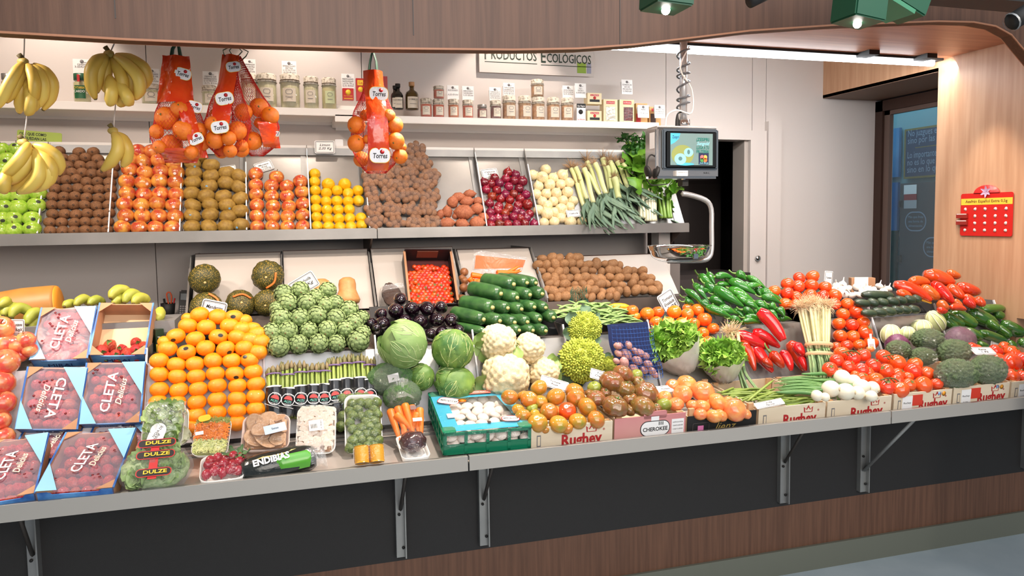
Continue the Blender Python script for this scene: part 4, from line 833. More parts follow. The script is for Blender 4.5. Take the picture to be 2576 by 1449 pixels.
# ---------------------------------------------------------------- bananas on strings
M_ban = mat('banana_skin', (222,192,92), .45, c2=(196,158,60), scale=3, rv=.05); M_tip = mat('banana_tip', (92,78,36), .7); M_bgr = mat('banana_green', (166,164,62), .45, c2=(136,146,52), scale=3, rv=.05)
M_cord = mat('cord', (196,186,178), .8)
def banana(a, b, c, r, m_, t, g=True):
    a, b, c = Vector(a), Vector(b), Vector(c)
    st = a+(a-b)*.12
    ob('banana', sweep([a, a*.6+b*.4+(b-(a+c)/2)*.25, b, b*.4+c*.6+(b-(a+c)/2)*.25, c], [r*.45, r*.95, r*1.02, r*.95, r*.35], 10, lob=5, la=.05, sub=4, seed=int(abs(a.x*999))), t, None, m_)
    ob('tip', sweep([c, c+(c-b)*.06], [r*.36, r*.2], 8, sub=1), t, None, M_tip)
def banana_bunch(lab, crown, fing, tf, Y, r, m_=None, string=None, pl=None, grp='bananas hung on strings'):
    m_ = m_ or M_ban; f = lambda q, dy=0: (at(*tf(q), Y=Y+dy) if pl is None else on(*tf(q), pl, -dy+.05)); cw = f(crown)
    t = thing('banana_bunch', T(cw), lab, 'bananas', grp)
    for k, (a, b, c) in enumerate(fing):
        dy = (k % 3)*.02-.02; rr = pxr(cw, r/4.025)
        banana((f(a, dy*.5)-cw)*.9, f(b, dy-.02)-cw, f(c, dy)-cw, rr, m_, t)
    ob('crown', lathe(arc(.018,.013,6), 10, noise=.3), t, rot_to((0,-.4,1)), mat('banana_crown', (176,152,76), .6))
    ob('crown_end', sweep([Vector((0,0,.005)), Vector((-.012,0,.022))], [.007,.009], 6, sub=1), t, None, M_tip)
    if string: p = at(*string, Y=Y)-cw; p = p*((2.625-cw.z)/p.z) if 'low' not in lab and 'pair' not in lab else p; ob('string', sweep([Vector((0,0,0)), p*.5, p], [.0022]*3, 5, sub=1), t, None, M_cord)
P0, B0 = tfm(0, 60, 4.025), tfm(600, 60, 4.025)
banana_bunch('banana bunch hanging upper left, cut by the picture edge', (240,385), [((230,400),(100,600),(-10,840)),((240,400),(170,590),(70,790)),((250,500),(215,700),(195,900)),((280,420),(350,600),(315,815)),((320,430),(440,600),(390,840)),((350,420),(530,600),(440,865)),((290,640),(310,800),(270,915)),((260,600),(330,760),(330,880))], P0, 2.75, 58, string=(62, 86))
banana_bunch('large full banana bunch hanging beside the cardoon jar', (1110,305), [((1060,325),(925,480),(965,755)),((1080,330),(1000,480),(985,690)),((1110,340),(1070,520),(1075,690)),((1110,560),(1130,700),(1105,820)),((1140,350),(1235,560),(1220,740)),((1160,345),(1330,560),(1295,775)),((1170,335),(1400,540),(1370,760)),((1180,325),(1450,440),(1465,650)),((1190,600),(1230,740),(1200,810)),((1170,600),(1290,740),(1270,790))], P0, 2.75, 62, string=(291, 102))
banana_bunch('low left banana bunch hanging in front of the green apples', (240,235), [((290,250),(190,420),(20,580)),((320,300),(240,500),(60,650)),((340,320),(310,540),(100,720)),((350,330),(390,580),(185,740)),((360,320),(500,540),(345,725)),((350,270),(560,370),(590,560)),((60,560),(40,650),(50,735)),((370,340),(520,500),(440,690))], A_, 2.78, 64, string=(70, 280))
banana_bunch('pair of bananas hanging in front of the kiwis', (1150,120), [((1150,150),(1190,320),(1035,515)),((1180,150),(1290,300),(1240,475))], A_, 2.8, 62, string=(291, 255))
# ---------------------------------------------------------------- net bags of oranges
M_or = mat('orange_skin', (240,124,14), .42, c2=(232,108,10), scale=4, bump=.35, bscale=45, rv=.05, coat=.15); M_net = mat('red_net', (208,36,20), .7); M_rpl = mat('red_plastic', (214,48,24), .22, coat=.6, bump=1, bscale=28, c2=(228,84,26), scale=8)
M_strap = mat('green_strap', (28,72,50), .5); M_nl = mat('label_white', (226,222,224), .35, bump=.6, bscale=60)
me_or = [setm(lathe(arc(1, .94, 12, .05, .05), 18, noise=.02, seed=i), M_or) for i in range(2)]; me_cal = setm(tm(lathe([(.10,0),(.05,.02),(.001,.02)], 8, noise=.3), T(0,0,.93)), mat('calyx', (110,104,50), .7))
M_hole = film('red_netfilm', (225,50,34), .25, .2, .5)
def net_bag(lab, tf, top, bot, widths, oranges, strips, labels, Y, strap):
    tp, bt = at(*tf(top), Y=Y), at(*tf(bot), Y=Y); hh = tp.z-bt.z; t = thing('orange_net_bag', T(bt), lab, 'bag of oranges', 'red net bags of oranges')
    for k, (x, y, r) in enumerate(oranges):
        p = at(*tf((x, y)), Y=Y); rr = pxr(p, r/4.025)*1.04; p = p-bt; p.y = -.035-.03*((k*7) % 3)/2+(.04 if k % 4 == 3 else 0)
        o = ob('orange', me_or[k % 2], t, T(p)@rot_to(jit((-.3,-1,.2), .9))@S(rr)); ob('calyx', me_cal, o)
    prof = []                                                     # widths: (fraction of height from the bottom, half width px, centre px)
    n = 46
    def W(f): 
        for (f0, w0, c0), (f1, w1, c1) in zip(widths[:-1], widths[1:]):
            if f0 <= f <= f1: k = (f-f0)/(f1-f0); return w0+(w1-w0)*k, c0+(c1-c0)*k
        return widths[-1][1:]
    sc = pxr(bt, 1/4.025); seg = 42; vs, fs = [], []
    for i in range(n+1):
        w_, c_ = W(i/n); w_ *= sc; c_ = (c_)*sc
        for j in range(seg):
            a = 6.2832*(j+(i % 2)/2)/seg; k = 1+.03*math.sin(5*a+i*.4); vs.append((c_+w_*k*math.cos(a), max(min(w_, .085), .01)*k*math.sin(a)-.0, hh*i/n))
    for i in range(0, n-1):
        for j in range(seg): o_ = 0 if i % 2 else -1; fs.append((i*seg+j, (i+1)*seg+(j+1+o_) % seg, (i+2)*seg+j, (i+1)*seg+(j+o_) % seg))
    nt_ = ob('net', mesh(vs, fs), t, None, M_net); md = nt_.modifiers.new('wire', 'WIREFRAME'); md.thickness = .0013; md.use_even_offset = False
    for (f0, f1, xo0, xo1, hw0, hw1) in strips:                    # printed plastic strip wrapped over the front
        vs, fs = [], []; nn, mm = 14, 6
        for i in range(nn+1):
            f = f0+(f1-f0)*i/nn; w_, c_ = W(f); w_ = max(w_*sc, .012); k = i/nn; xc, hw = (xo0+(xo1-xo0)*k)*sc, (hw0+(hw1-hw0)*k)*sc
            for j in range(mm+1):
                x = xc+hw*(j/mm*2-1); e = max(0, 1-((x-c_*sc)/(w_*1.05))**2); vs.append((x, -max(min(w_, .085), .012)*1.06*math.sqrt(e)-.006+.004*math.sin(i*1.7+j*2.1), hh*f))
        for i in range(nn):
            for j in range(mm): a = i*(mm+1)+j; fs.append((a, a+1, a+mm+2, a+mm+1))
        ob('printed_strip', mesh(vs, fs), t, None, M_rpl)
    for (x, y, r, rot) in labels:
        p = at(*tf((x, y)), Y=Y)-bt; rr = pxr(bt, r/4.025); w_, c_ = W(p.z/hh); w_ = max(min(w_*sc, .085), .012); yy = -w_*1.06*math.sqrt(max(0, 1-((p.x-c_*sc)/max(w_*1.05, abs(p.x-c_*sc)+.002))**2))-.014
        Ml = T(p.x, yy, p.z)@Matrix.Rotation(R(90), 4, 'X')@Matrix.Rotation(R(rot), 4, 'Z')
        l_ = ob('white_logo', rrect(rr*2.1, rr*1.5, rr*.6, .001, 0, 6), t, Ml, M_nl); ob('logo_rim', ring(rr*2.2, rr*1.6, rr*.62, rr*.05, .0), l_, None, M_yel)
        txt('Torres', rr*.75, M_ink, l_, 0, -.002, .0014, shear=.2, fit=rr*1.5, bold=.02); ob('orange_dot', lathe([(.001,0),(rr*.24,0),(.001,.0016)], 12), l_, T(rr*.25, rr*.38, .0012), M_redl)
    for s in (-1, 1):
        p = at(*strap, Y=Y)-bt; ob('strap_cord', sweep([p, p+Vector((0,0,2.625-bt.z-p.z))], [.003,.003], 5, sub=1), t, None, M_strap) if s > 0 else None; ob('strap', sweep([Vector((W(1)[1]*sc+s*.014, 0, hh-.012)), Vector((W(1)[1]*sc*.5+s*.010, 0, (hh+p.z)/2)), p], [.009,.007,.005], 6, flat=.2, sub=2), t, None, M_strap)
OB = 'red net bag of oranges hanging'
net_bag(OB+' leftmost, over the red apples', P0, (1815,330), (1835,1410), [(0,70,0),(.1,215,-10),(.25,265,-5),(.45,215,-10),(.6,150,-5),(.8,85,0),(1,55,0)], [(1705,970,112),(1840,895,88),(1880,1105,98),(1735,1220,105),(1610,1110,70),(1645,1265,62),(2030,1090,75),(2050,1215,75),(1960,1320,68),(1820,1320,60),(1905,990,50)], [(.55,1.0,30,0,120,125),(.05,.55,200,70,60,70),(.55,1.0,-130,-60,70,60),(.0,.12,0,10,150,190)], [(1865,525,72,-15),(1985,860,70,-15),(2010,1190,68,25)], 2.72, (447, 106))
net_bag(OB+' second from the left, with its print facing front', P0, (2375,320), (2290,1350), [(0,70,0),(.12,190,0),(.3,235,20),(.5,180,40),(.75,90,60),(1,45,85)], [(2410,1095,92),(2190,1190,88),(2175,1040,75),(2240,1290,70),(2340,1300,65),(2330,1180,70),(2200,930,60),(2450,1235,60)], [(.3,1.0,-30,85,90,80)], [(2370,455,65,10),(2290,790,78,12),(2250,1080,76,10)], 2.72, (590, 116))
net_bag(OB+' third from the left, swinging to the right', B0, (40,330), (190,1340), [(0,60,0),(.12,190,10),(.3,230,0),(.5,190,-40),(.75,90,-90),(1,30,-150)], [(210,862,92),(320,950,88),(60,922,85),(40,1090,90),(150,1200,90),(40,1290,75),(320,1150,65),(215,1010,55)], [(.08,.32,150,110,80,90)], [(395,1130,26,70)], 2.80, (590, 116))
net_bag(OB+' on its own beside the spice tins', B0, (1385,485), (1400,1515), [(0,90,0),(.1,190,0),(.25,240,0),(.45,235,-10),(.6,200,-10),(.8,110,-10),(1,85,-10)], [(1185,1040,88),(1180,1225,85),(1290,1190,48),(1245,1370,78),(1560,1045,85),(1565,1205,85),(1620,1350,75),(1280,930,55),(1500,950,60),(1640,1260,45),(1450,1380,60)], [(.02,1.0,0,-15,105,95)], [(1400,735,85,0),(1400,1355,92,0)], 2.72, (938, 128))

# ---------------------------------------------------------------- hanging scale
sc_ = thing('hanging_scale', T(1.95, 3.4, 1.916), 'hanging shop scale with a colour screen, chrome case and steel pan', 'scale')
M_case = mat('case_steel', (196,192,190), .12, .9); M_bz = mat('bezel_black', (16,18,20), .25); M_navy2 = mat('screen_navy', (20,30,66), emit=.2)
B('case', (-.178, .178, .0, .13, .0, .255), M_case, sc_, bev=.012); B('front_frame', (-.150, .165, -.014, .002, .045, .245), mat('frame_blue_grey', (84,94,104), .3, .4), sc_, bev=.006); B('bezel', (-.135, .150, -.020, -.012, .052, .232), M_bz, sc_, bev=.004)
scr = B('screen', (-.112, .125, -.0225, -.019, .065, .222), mat('screen_teal', (104,128,128), .3, emit=.32), sc_)
Mt = Matrix.Rotation(R(90), 4, 'X'); Mc = lambda n_, c: mat(n_, tuple(int(q*.85) for q in c), .4, emit=.35)
def disc(x, z, rx, rz, m_, y=-.0232, nm='screen_shape', n=24): return ob(nm, mesh([(x+rx*math.cos(6.2832*i/n), y, z+rz*math.sin(6.2832*i/n)) for i in range(n)], [tuple(range(n))], False), scr, None, m_)
ob('blue_corner', mesh([(-.112,-.0231,.222),(-.112,-.0231,.165),(-.09,-.0231,.175),(-.065,-.0231,.195),(-.058,-.0231,.222)], [(0,1,2,3,4)], False), scr, None, Mc('screen_blue', (80,190,230)))
txt('Zespri', .022, M_navy2, scr, M=T(-.084,-.0236,.203)@Mt, z=0, fit=.036)
disc(-.045,.115,.062,.05, Mc('screen_olive', (150,160,90)), -.0229); disc(-.058,.095,.033,.028, Mc('kiwi_pale', (150,220,236)), -.0236); disc(-.012,.128,.026,.022, Mc('kiwi_pale', (150,220,236)), -.0234); disc(-.058,.097,.011,.010, Mc('kiwi_core', (90,130,130)), -.0240); disc(-.012,.13,.008,.012, Mc('kiwi_core', (90,130,130)), -.0238); disc(-.03,.07,.05,.007, Mc('screen_blue', (80,190,230)), -.0231)
for k, s in enumerate(('¡ZESPRI', 'Sungold', 'LLEGA A TU', 'FRUTERÍA!')): txt(s, .022, Mc('kiwi_pale', (150,220,236)) if k == 1 else Mc('screen_green', (10,120,110)), scr, M=T(.068,-.0236,.192-k*.020)@Mt, z=0, fit=.072, bold=.02, shear=.3 if k == 1 else 0)
B('poster', (.045, .102, -.0236, -.0228, .068, .127), M_navy2, scr)
for k, c in enumerate(((220,120,120),(236,190,90),(80,150,80),(230,120,60))): disc(.064+.018*(k % 2), .105-.014*(k//2), .011, .011, Mc('fruit_dot_%d' % k, c), -.0243, 'fruit_print')
txt('José Borja', .014, Mc('kiwi_pale', (150,220,236)), scr, M=T(.074,-.0243,.076)@Mt, z=0, fit=.05, shear=.3)
B('maker_plate', (-.075, -.012, -.017, -.0, .012, .038), M_card, sc_); txt('Suministros Sa.', .009, M_ink, sc_, M=T(-.042,-.0175,.03)@Mt, z=0, fit=.05); txt('N.B.C.', .012, M_ink, sc_, M=T(.105,-.001,.028)@Mt, z=-.0, fit=.035)
B('side_sticker', (-.1795, -.178, .02, .07, .15, .23), M_card, sc_)
B('top_cap', (-.17, .17, .01, .12, .255, .262), M_white, sc_, bev=.003)
pole = Vector((.005, .06, .26)); ob('pole', lathe([(.019,.255),(.019,.72)], 12), sc_, T(.005,.06,0), mat('pole_steel', (190,190,192), .3, .6)); ob('pole_foot', lathe([(.034,.255),(.034,.30),(.02,.30)], 8), sc_, T(.005,.06,0), M_case)
hx = [Vector((.005+.032*math.cos(i*.9), .06+.032*math.sin(i*.9), .33+i*.0075+.012*math.sin(i*.35))) for i in range(44)]
ob('coiled_cable', sweep(hx, [.005]*44, 6, sub=2), sc_, None, mat('grey_cable', (90,90,94), .4)); ob('white_cable', sweep([Vector((-.10,.05,.26)),Vector((-.09,.05,.32)),Vector((-.04,.04,.345)),Vector((.03,.02,.33)),Vector((.035,.03,.45)),Vector((-.03,.03,.55)),Vector((.02,.03,.66))], [.004]*7, 6), sc_, None, M_white)
ob('plug', sweep([Vector((-.035,.05,.26)),Vector((-.035,.05,.30)),Vector((-.03,.05,.33)),Vector((.0,.05,.34))], [.011,.009,.004,.004], 8), sc_, None, M_blk)
B('swivel', (-.015,.018,.03,.08,-.035,-.004), M_blk, sc_); B('swivel_pin', (-.004,.006,.04,.06,-.02,.0), M_chrome, sc_)
ap = [at(*q, Y=3.45)-sc_.matrix_basis.translation for q in ((1716,487),(1738,491),(1775,504),(1789,525),(1790,570),(1790,628),(1783,648),(1765,655),(1720,656),(1680,656))]
ob('pan_arm', sweep(ap, [.018]*10, 4, sub=3, flat=.8), sc_, None, mat('pole_steel', (190,190,192), .3, .6))
pc = at(1709, 618, Y=3.45)-sc_.matrix_basis.translation; rp = .158
pan = ob('pan', lathe([(.001,-.062),(rp*.72,-.062),(rp*.9,-.05),(rp*.99,-.01),(rp*1.02,0),(rp*1.04,.001),(rp*1.0,-.001),(rp*.97,-.012),(rp*.88,-.046),(.001,-.056)], 40, cap=False), sc_, T(pc), M_chrome)
ob('pan_cradle', sweep([Vector((-rp*1.02,0,-.02)),Vector((-rp*1.0,-.01,-.05)),Vector((-rp*.7,-.03,-.075)),Vector((0,-.05,-.08)),Vector((rp*.7,-.03,-.075)),Vector((rp*1.05,0,-.04))], [.003]*6, 6), sc_, T(pc), M_chrome)
B('cradle_clip', (-.012,.012,-.165,-.155,-.06,-.035), M_chrome, sc_, T(pc))
hs_ = thing('headset', T(at(1640,430,Y=3.42)), 'black headset with ear cups hanging on the left side of the scale', 'headset')
for s in (-1, 1): ob('ear_cup', lathe(arc(.030,.014,8), 16), hs_, T(.022*s,.0,-.005)@Matrix.Rotation(R(90+18*s),4,'Y')@S(1.15,1,1), M_blk)
ob('headband', sweep([Vector((-.03,0,.02)),Vector((-.02,0,.065)),Vector((.0,0,.08)),Vector((.025,0,.06)),Vector((.035,0,.02))], [.004]*5, 6), hs_, None, M_blk); ob('cable', sweep([Vector((-.03,0,-.04)),Vector((0,0,-.07)),Vector((.08,-.01,-.065))], [.003]*3, 6), hs_, None, M_blk); B('round_button', (-.04,-.03,-.02,-.015,-.04,-.03), M_card, hs_)
# ---------------------------------------------------------------- front counter goods
_on = on
def on(u, v, pl, off=0):
    if pl == 'F':
        p = _on(u, v, ST, off)
        return p if p.z < 1.235 else _on(u, v, (3.16, 1.19+.02, 42), off)
    return _on(u, v, pl, off)
# --- mandarins
M_md = mat('mandarin_skin', (250,150,14), .38, c2=(244,136,8), scale=3, bump=.3, bscale=40, rv=.05, coat=.25)
me_md = [setm(lathe(arc(1, .86, 12, .08, .05), 20, noise=.02, seed=i), M_md) for i in range(3)]
me_mc = setm(tm(lathe([(.07,0),(.04,.03),(.001,.03)], 6), T(0,0,.80)), mat('calyx_green', (90,110,40), .7))
st_bk = cap_me(.2, mat('black_sticker', (30,24,20), .4), sx=1.35)
rows = [[(345,1045,62),(410,1135),(735,1100),(600,1130)],[(440,1045),(590,1025),(735,1010),(870,1000)],[(165,950),(300,955),(445,950),(590,930),(735,925),(868,908)],[(175,858),(315,862),(455,855),(592,830),(737,833),(870,820)],[(175,748),(305,765),(440,765),(578,745),(717,745),(850,730)],[(172,650),(297,680),(430,675),(562,650),(695,650),(825,645)],[(235,565),(370,590),(507,560),(652,565),(785,560),(885,590)],[(293,475),(433,495),(600,480),(735,485),(830,500),(905,515)],[(215,515,50),(380,400),(512,410),(680,400),(770,425),(880,460)],[(465,320),(598,335),(712,340),(850,420,55)],[(380,345,45),(788,362,52)]]
def pt_md(o, i, j):
    if (i, j) in ((5,5),(6,1),(7,0),(7,2),(6,3),(4,4),(9,2)): sticker(o, st_bk)
    else: ob('calyx', me_mc, o)
stack('mandarin', 'mandarin', me_md, rows, D_, 'F', 65, 'bright orange mandarin', 'the mandarin pyramid', 'mandarins piled on the front counter', ja=.25, parts=pt_md, flat=(1.02, 1.02, 1.0))
ptag([(500,800),(562,812),(497,747)], 3.42, ['Mandarina','2,65 Kg'], 'price tag reading Mandarina behind the mandarin pyramid')
# --- artichokes
M_art = mat('artichoke_green', (146,164,108), .6, c2=(114,136,82), scale=6, rv=.08)
def artichoke(seed):
    r_ = random.Random(seed); parts = [lathe(arc(.90, .95, 8), 14)]
    sc = []
    for k in range(46):
        f = (k+.5)/46; ph = math.acos(1-1.88*f); th = 2.39996*k; s_ = .36+.50*f
        d = Vector((math.sin(ph)*math.cos(th), math.sin(ph)*math.sin(th), math.cos(ph))); up = (Vector((0,0,1))-d*d.z).normalized() if abs(d.z) < .98 else Vector((1,0,0)); sd = d.cross(up)
        rr = .93+.10*f*.3; b = d*rr; w_ = s_*.52
        P_ = [b-up*s_*.5+sd*w_*.5, b-up*s_*.5-sd*w_*.5, b+sd*w_+d*.02, b+d*.17, b-sd*w_+d*.02, b+up*s_*.36+sd*w_*.6+d*.06, b+up*s_*.36-sd*w_*.6+d*.06, b+up*s_*.62+d*(.02 if f > .2 else -.05)]
        n = len(sc); sc.append(mesh(P_, [(0,2,3,1),(1,3,4),(2,5,3),(3,6,4),(3,5,7,6)]))
    me = join(*parts, *sc); me.materials.clear(); me.materials.append(M_art); return me
me_art = [artichoke(s) for s in range(3)]
me_asc = setm(tm(lathe([(.10,0),(.06,.08),(.001,.12)], 6, noise=.3), T(0,0,.93)), mat('artichoke_tip', (112,84,52), .8))
rows = [[(1033,550,74),(1178,535),(1320,528),(1453,528,62),(1605,510,76)],[(985,450),(1100,440),(1250,435,62),(1385,430,65),(1515,425,62),(1640,450,55)],[(1050,345,72),(1185,345),(1312,325),(1450,345,65),(1580,375,65),(1635,340,50)],[(1020,275,50),(1100,235),(1238,235),(1370,250,60),(1445,235,55),(1540,285,65)],[(1070,170,65),(1190,145,62),(1302,190,55),(1385,145,60)]]
stack('artichoke', 'artichoke', me_art, rows, D_, 'F', 68, 'plump green artichoke', 'the artichoke heap', 'artichokes piled on the front counter', 'view', .5, parts=lambda o, i, j: ob('tip', me_asc, o))
ptag([(745,752),(806,715),(726,713)], 3.42, ['Alcachofa','2,95 Kg'], 'tilted price tag reading Alcachofa stuck behind the artichokes')
# --- asparagus
M_asp = mat('asparagus_green', (150,166,84), .45, c2=(120,140,64), scale=5, rv=.05); M_ast = mat('asparagus_tip', (136,118,84), .6, c2=(104,110,60), scale=14); M_awr = mat('black_wrapper', (22,21,22), .22, coat=.4); M_pur = mat('purple_band', (110,84,130), .5)
for k, (x, y0, ym, xb) in enumerate(((765,155,380,775),(905,110,400,905),(1032,115,375,1035),(1155,130,365,1165),(1262,125,360,1275),(1370,55,315,1385),(1482,40,300,1505),(1612,40,290,1650),(1712,70,310,1740))):
    a, m_, b = on(*L_((x, y0)), ST, .035), on(*L_(((x+xb)/2, ym)), ST, .035), on(*L_((xb, 690)), (3.0,.90,64), .035)
    t = thing('asparagus_bunch', T(b), f"green asparagus bunch in a black printed wrapper, {['leftmost','second from left','third from left','fourth from left','middle','fourth from right','third from right','second from right','rightmost'][k]}", 'asparagus', 'asparagus bunches')
    ax = (a-b); n_ = ax.normalized(); s1 = n_.cross(Vector((0,1,0))).normalized(); s2 = n_.cross(s1); r_ = random.Random(k)
    for q in range(13):
        an, rr = (6.28*q/9, .023) if q < 9 else (6.28*q/4, .009)
        o1 = s1*rr*math.cos(an)*1.1+s2*rr*math.sin(an)*.8; tl = ax*(1-r_.random()*.07)
        ob('spear', sweep([o1, o1+tl*.5, o1*1.05+tl*.86], [.0062, .0062, .0052], 6, sub=1), t, None, M_asp)
        ob('spear_tip', sweep([o1*1.05+tl*.85, o1*1.05+tl*.92, o1+tl], [.0055, .0072, .0015], 6, lob=3, la=.3, sub=2), t, None, M_ast)
    fr_ = ((m_-b).length)/ax.length; Mw = rot_to(ax); L1 = (m_-b).length
    wr = ob('wrapper', lathe([(.027,0),(.030,L1*.3),(.031,L1*.8),(.029,L1)], 16, cap=False, noise=.04, seed=k), t, Mw@S(1.12,.95,1), M_awr)
    ob('wrapper_edge', lathe([(.0295,L1-.006),(.0297,L1)], 16, cap=False), t, Mw@S(1.12,.95,1.0)@T(0,0,.001), M_card)
    ob('band', lathe([(.029,L1*1.0+ax.length*.22),(.030,L1+ax.length*.22+.003),(.029,L1+ax.length*.22+.006)], 14, cap=False), t, Mw@S(1.12,.95,1), M_pur)
    Ml = T(ax.normalized()*L1*.55)@T(-.5,0,0)@frame(Vector((0,0,0)), Vector((1,0,0)), ax)[0]@T(0,0,.0335)@Matrix.Rotation(.1*(k-4), 4, 'Z')
    l_ = ob('printed_arch', tm(ring(.050,.050,.024,.0022,0,n=8), Matrix()), t, Ml, M_card)
    ob('red_half_moon', mesh([(.016*math.cos(math.pi*i/12), .016*math.sin(math.pi*i/12), .0008) for i in range(13)], [tuple(range(13))], False), l_, None, mat('wrapper_red', (176,60,56), .5))
    txt('ALTI', .013, mat('wrapper_teal', (90,170,150), .5), l_, 0, -.008, .001, bold=.02); txt('PRODUCTO DE', .006, M_card, l_, 0, .0195, .001, fit=.034); txt('PRODUCE OF', .006, M_card, l_, 0, -.019, .001, fit=.034)
    B('white_line', (-.028,.028,-.030,-.0288,-.004,.0006), M_card, l_)
# --- aubergines
M_au = mat('aubergine_skin', (12,5,12), .14, coat=1, rv=.25, c2=(30,8,22), scale=2); M_auc = mat('aubergine_end', (104,60,54), .6)
me_au = [setm(lathe(arc(1, 1.5, 12, .03), 18, noise=.05, seed=i), M_au) for i in range(3)]; me_aub = setm(tm(lathe([(.06,0),(.03,.02),(.001,.02)], 8), T(0,0,1.46)), M_auc)
rows = [[(1390,920,62),(1940,980,66),(2060,950,62),(2230,930,62)],[(1340,860,60),(1460,860),(1600,880,60),(1690,835,68),(1838,845),(2005,825),(2160,830)],[(1440,770,62),(1592,735,80),(1760,715),(1910,710),(2050,700,66)],[(1637,615,66)]]
stack('aubergine', 'aubergine', me_au, rows, E_, (3.13,1.17,38), 74, 'glossy dark aubergine', 'the aubergine heap', 'aubergines piled behind the cabbages', 'view', .35, parts=lambda o, i, j: ob('blossom_end', me_aub, o))
# --- generic elongated vegetable between two picks
def veg(name, cat, x0, y0, x1, y1, r, tf, pl, m_, lab, group, lob=0, la=0, prof=(.5,1,.95,.8,.3), bend=.1, stem=None, off=None, seed=0, dz=0, flat=1, sr=.28):
    (u0, v0), (u1, v1) = tf((x0, y0)), tf((x1, y1)); a = on(u0, v0, pl); rr = pxr(a, r*tf.s); o_ = rr*.8 if off is None else off
    a, b = on(u0, v0, pl, o_), on(u1, v1, pl, o_+dz); d = b-a; rd = random.Random(seed+int(x0*7+y0)); c = d.cross(Vector((0,-.5,.8))).normalized()*d.length*bend*rd.uniform(-1, 1)+Vector((0,-.4,.9))*d.length*bend*.5
    n = len(prof); pts = [d*(i/(n-1))+c*math.sin(math.pi*i/(n-1)) for i in range(n)]
    t = ob(name, sweep(pts, [rr*p for p in prof], 14, lob=lob, la=la, sub=4, flat=flat, seed=seed+int(x0)), None, T(a), m_, label=lab, cat=cat, group=group)
    if stem: s0 = pts[0]; e = (pts[0]-pts[1]).normalized(); ob('stem', sweep([s0, s0+e*rr*.9, s0+e*rr*1.6+Vector((0,0,rr*.5))], [rr*sr*1.3, rr*sr*.7, rr*sr*.8], 6, sub=2), t, None, stem)
    return t
# --- courgettes seen end-on, bodies running back to the left
M_zu = mat('courgette_skin', (34,72,36), .3, c2=(58,98,48), scale=26, stretch=(1,1,1), coat=.35, rv=.1); M_zs = mat('courgette_stem', (186,172,110), .7)
zr = [[(70,940,50),(420,930,60),(560,930,60),(690,935,64)],[(60,820,78),(225,835,74),(375,850,70),(505,845,68),(630,820,64),(770,800,68)],[(150,700,84),(305,705,70),(445,715,66),(575,695,64),(690,700,62)],[(235,560,80),(400,600,72),(530,570,68),(655,560,68)],[(365,465,80),(500,450,68),(590,450,62)]]
zl = seq_labels(zr, 'dark green courgette', 'the courgette heap'); k = 0
for i, row in enumerate(zr):
    for j, (x, y, r) in enumerate(row):
        p = on(*F_((x, y)), (3.15,1.20,50), .03); rr = pxr(p, r/4.025); d = Vector((-.55+.08*j, .8, .06+.03*(i % 2))).normalized(); ln = .17
        t = ob('courgette', sweep([Vector((0,0,0))-d*.002, d*.012, d*.05, d*ln*.6, d*ln, d*(ln+.01)], [rr*.55, rr*.9, rr*1.0, rr*1.05, rr, rr*.3], 14, lob=5, la=.04, seed=k), None, T(p), M_zu, label=zl[k], cat='courgette', group='courgettes piled on the front counter'); k += 1
        ob('stem_end', sweep([-d*.010, d*.002], [rr*.24, rr*.34], 6, sub=1), t, None, M_zs)
veg('courgette', 'courgette', 20, 640, 150, 560, 55, F_, (3.30,1.28,40), M_zu, 'dark green courgette lying sideways under the carrot bag', 'courgettes piled on the front counter', prof=(.7,1,1,1,.6))
veg('courgette', 'courgette', -20, 790, 120, 700, 45, F_, (3.22,1.22,40), M_zu, 'dark courgette lying sideways at the left edge of its heap', 'courgettes piled on the front counter', prof=(.7,1,1,1,.6))
# --- cabbages
def cabbage(rx, rz, seed, m_, mv, name, lab, M, point=0, savoy=.0):
    t = thing(name, M, lab, 'cabbage'); r_ = random.Random(seed)
    ob('head', bumpy(90 if savoy else 14, .05 if savoy else .015, rx, rz, 4, seed), t, None, m_)
    for k in range(6):
        a0 = (2.4,-2.2,1.5,-1.4,.75,-.12)[k]; W_, H_ = (25, 25) if savoy else (13, 13); hw_ = W_//2; vs = []; vein = []
        Mr = Matrix.Rotation(a0, 4, 'Z')@Matrix.Rotation(r_.uniform(-.3, .3), 4, 'X')
        for i in range(H_+1):
            for j in range(W_+1):
                u = (j/W_*2-1)*(.95*math.sin(math.pi*min(.12+i/H_*.9, 1))**.6); ph = -1.25+2.3*i/H_
                rr = 1.02+.012*k+.02*math.sin(u*9+k)*math.sin(i*.9+k)+(.04*abs(u)**3)+(.022*math.sin(u*21+i)*math.cos(i*1.3+u*9) if savoy else 0)
                vs.append(Vector((rx*rr*math.sin(u)*math.cos(ph), rx*rr*math.cos(u)*math.cos(ph), rz*rr*math.sin(ph)*(1+point*(ph > 0)*.2))))
        ob('wrapper_leaf', mesh(vs, [(i*(W_+1)+j, i*(W_+1)+j+1, (i+1)*(W_+1)+j+1, (i+1)*(W_+1)+j) for i in range(H_) for j in range(W_)]), t, Mr, m_)
        if k > 1:                                        # pale ribs of the leaf
            L_r = []
            mid = [vs[i*(W_+1)+hw_].lerp(vs[i*(W_+1)+hw_+1], .5)*1.008 for i in range(0, H_+1, 2)]; L_r.append(sweep(mid, [rx*.034*(1-q/len(mid)) +.0003 for q in range(len(mid))], 5, sub=1))
            for i in range(2, H_-2, 2 if not savoy else 4):
                for sgn in (-1, 1):
                    P3 = [vs[min(i+q, H_)*(W_+1)+(hw_ if sgn < 0 else hw_+1)+sgn*q*1]*1.008 for q in ((0, 2, 4) if not savoy else (0, 4, 9))]; L_r.append(sweep(P3, [rx*.016, rx*.011, rx*.004], 4, sub=2))
            me = join(*L_r); me.materials.clear(); ob('leaf_ribs', me, t, Mr, mv)
    return t
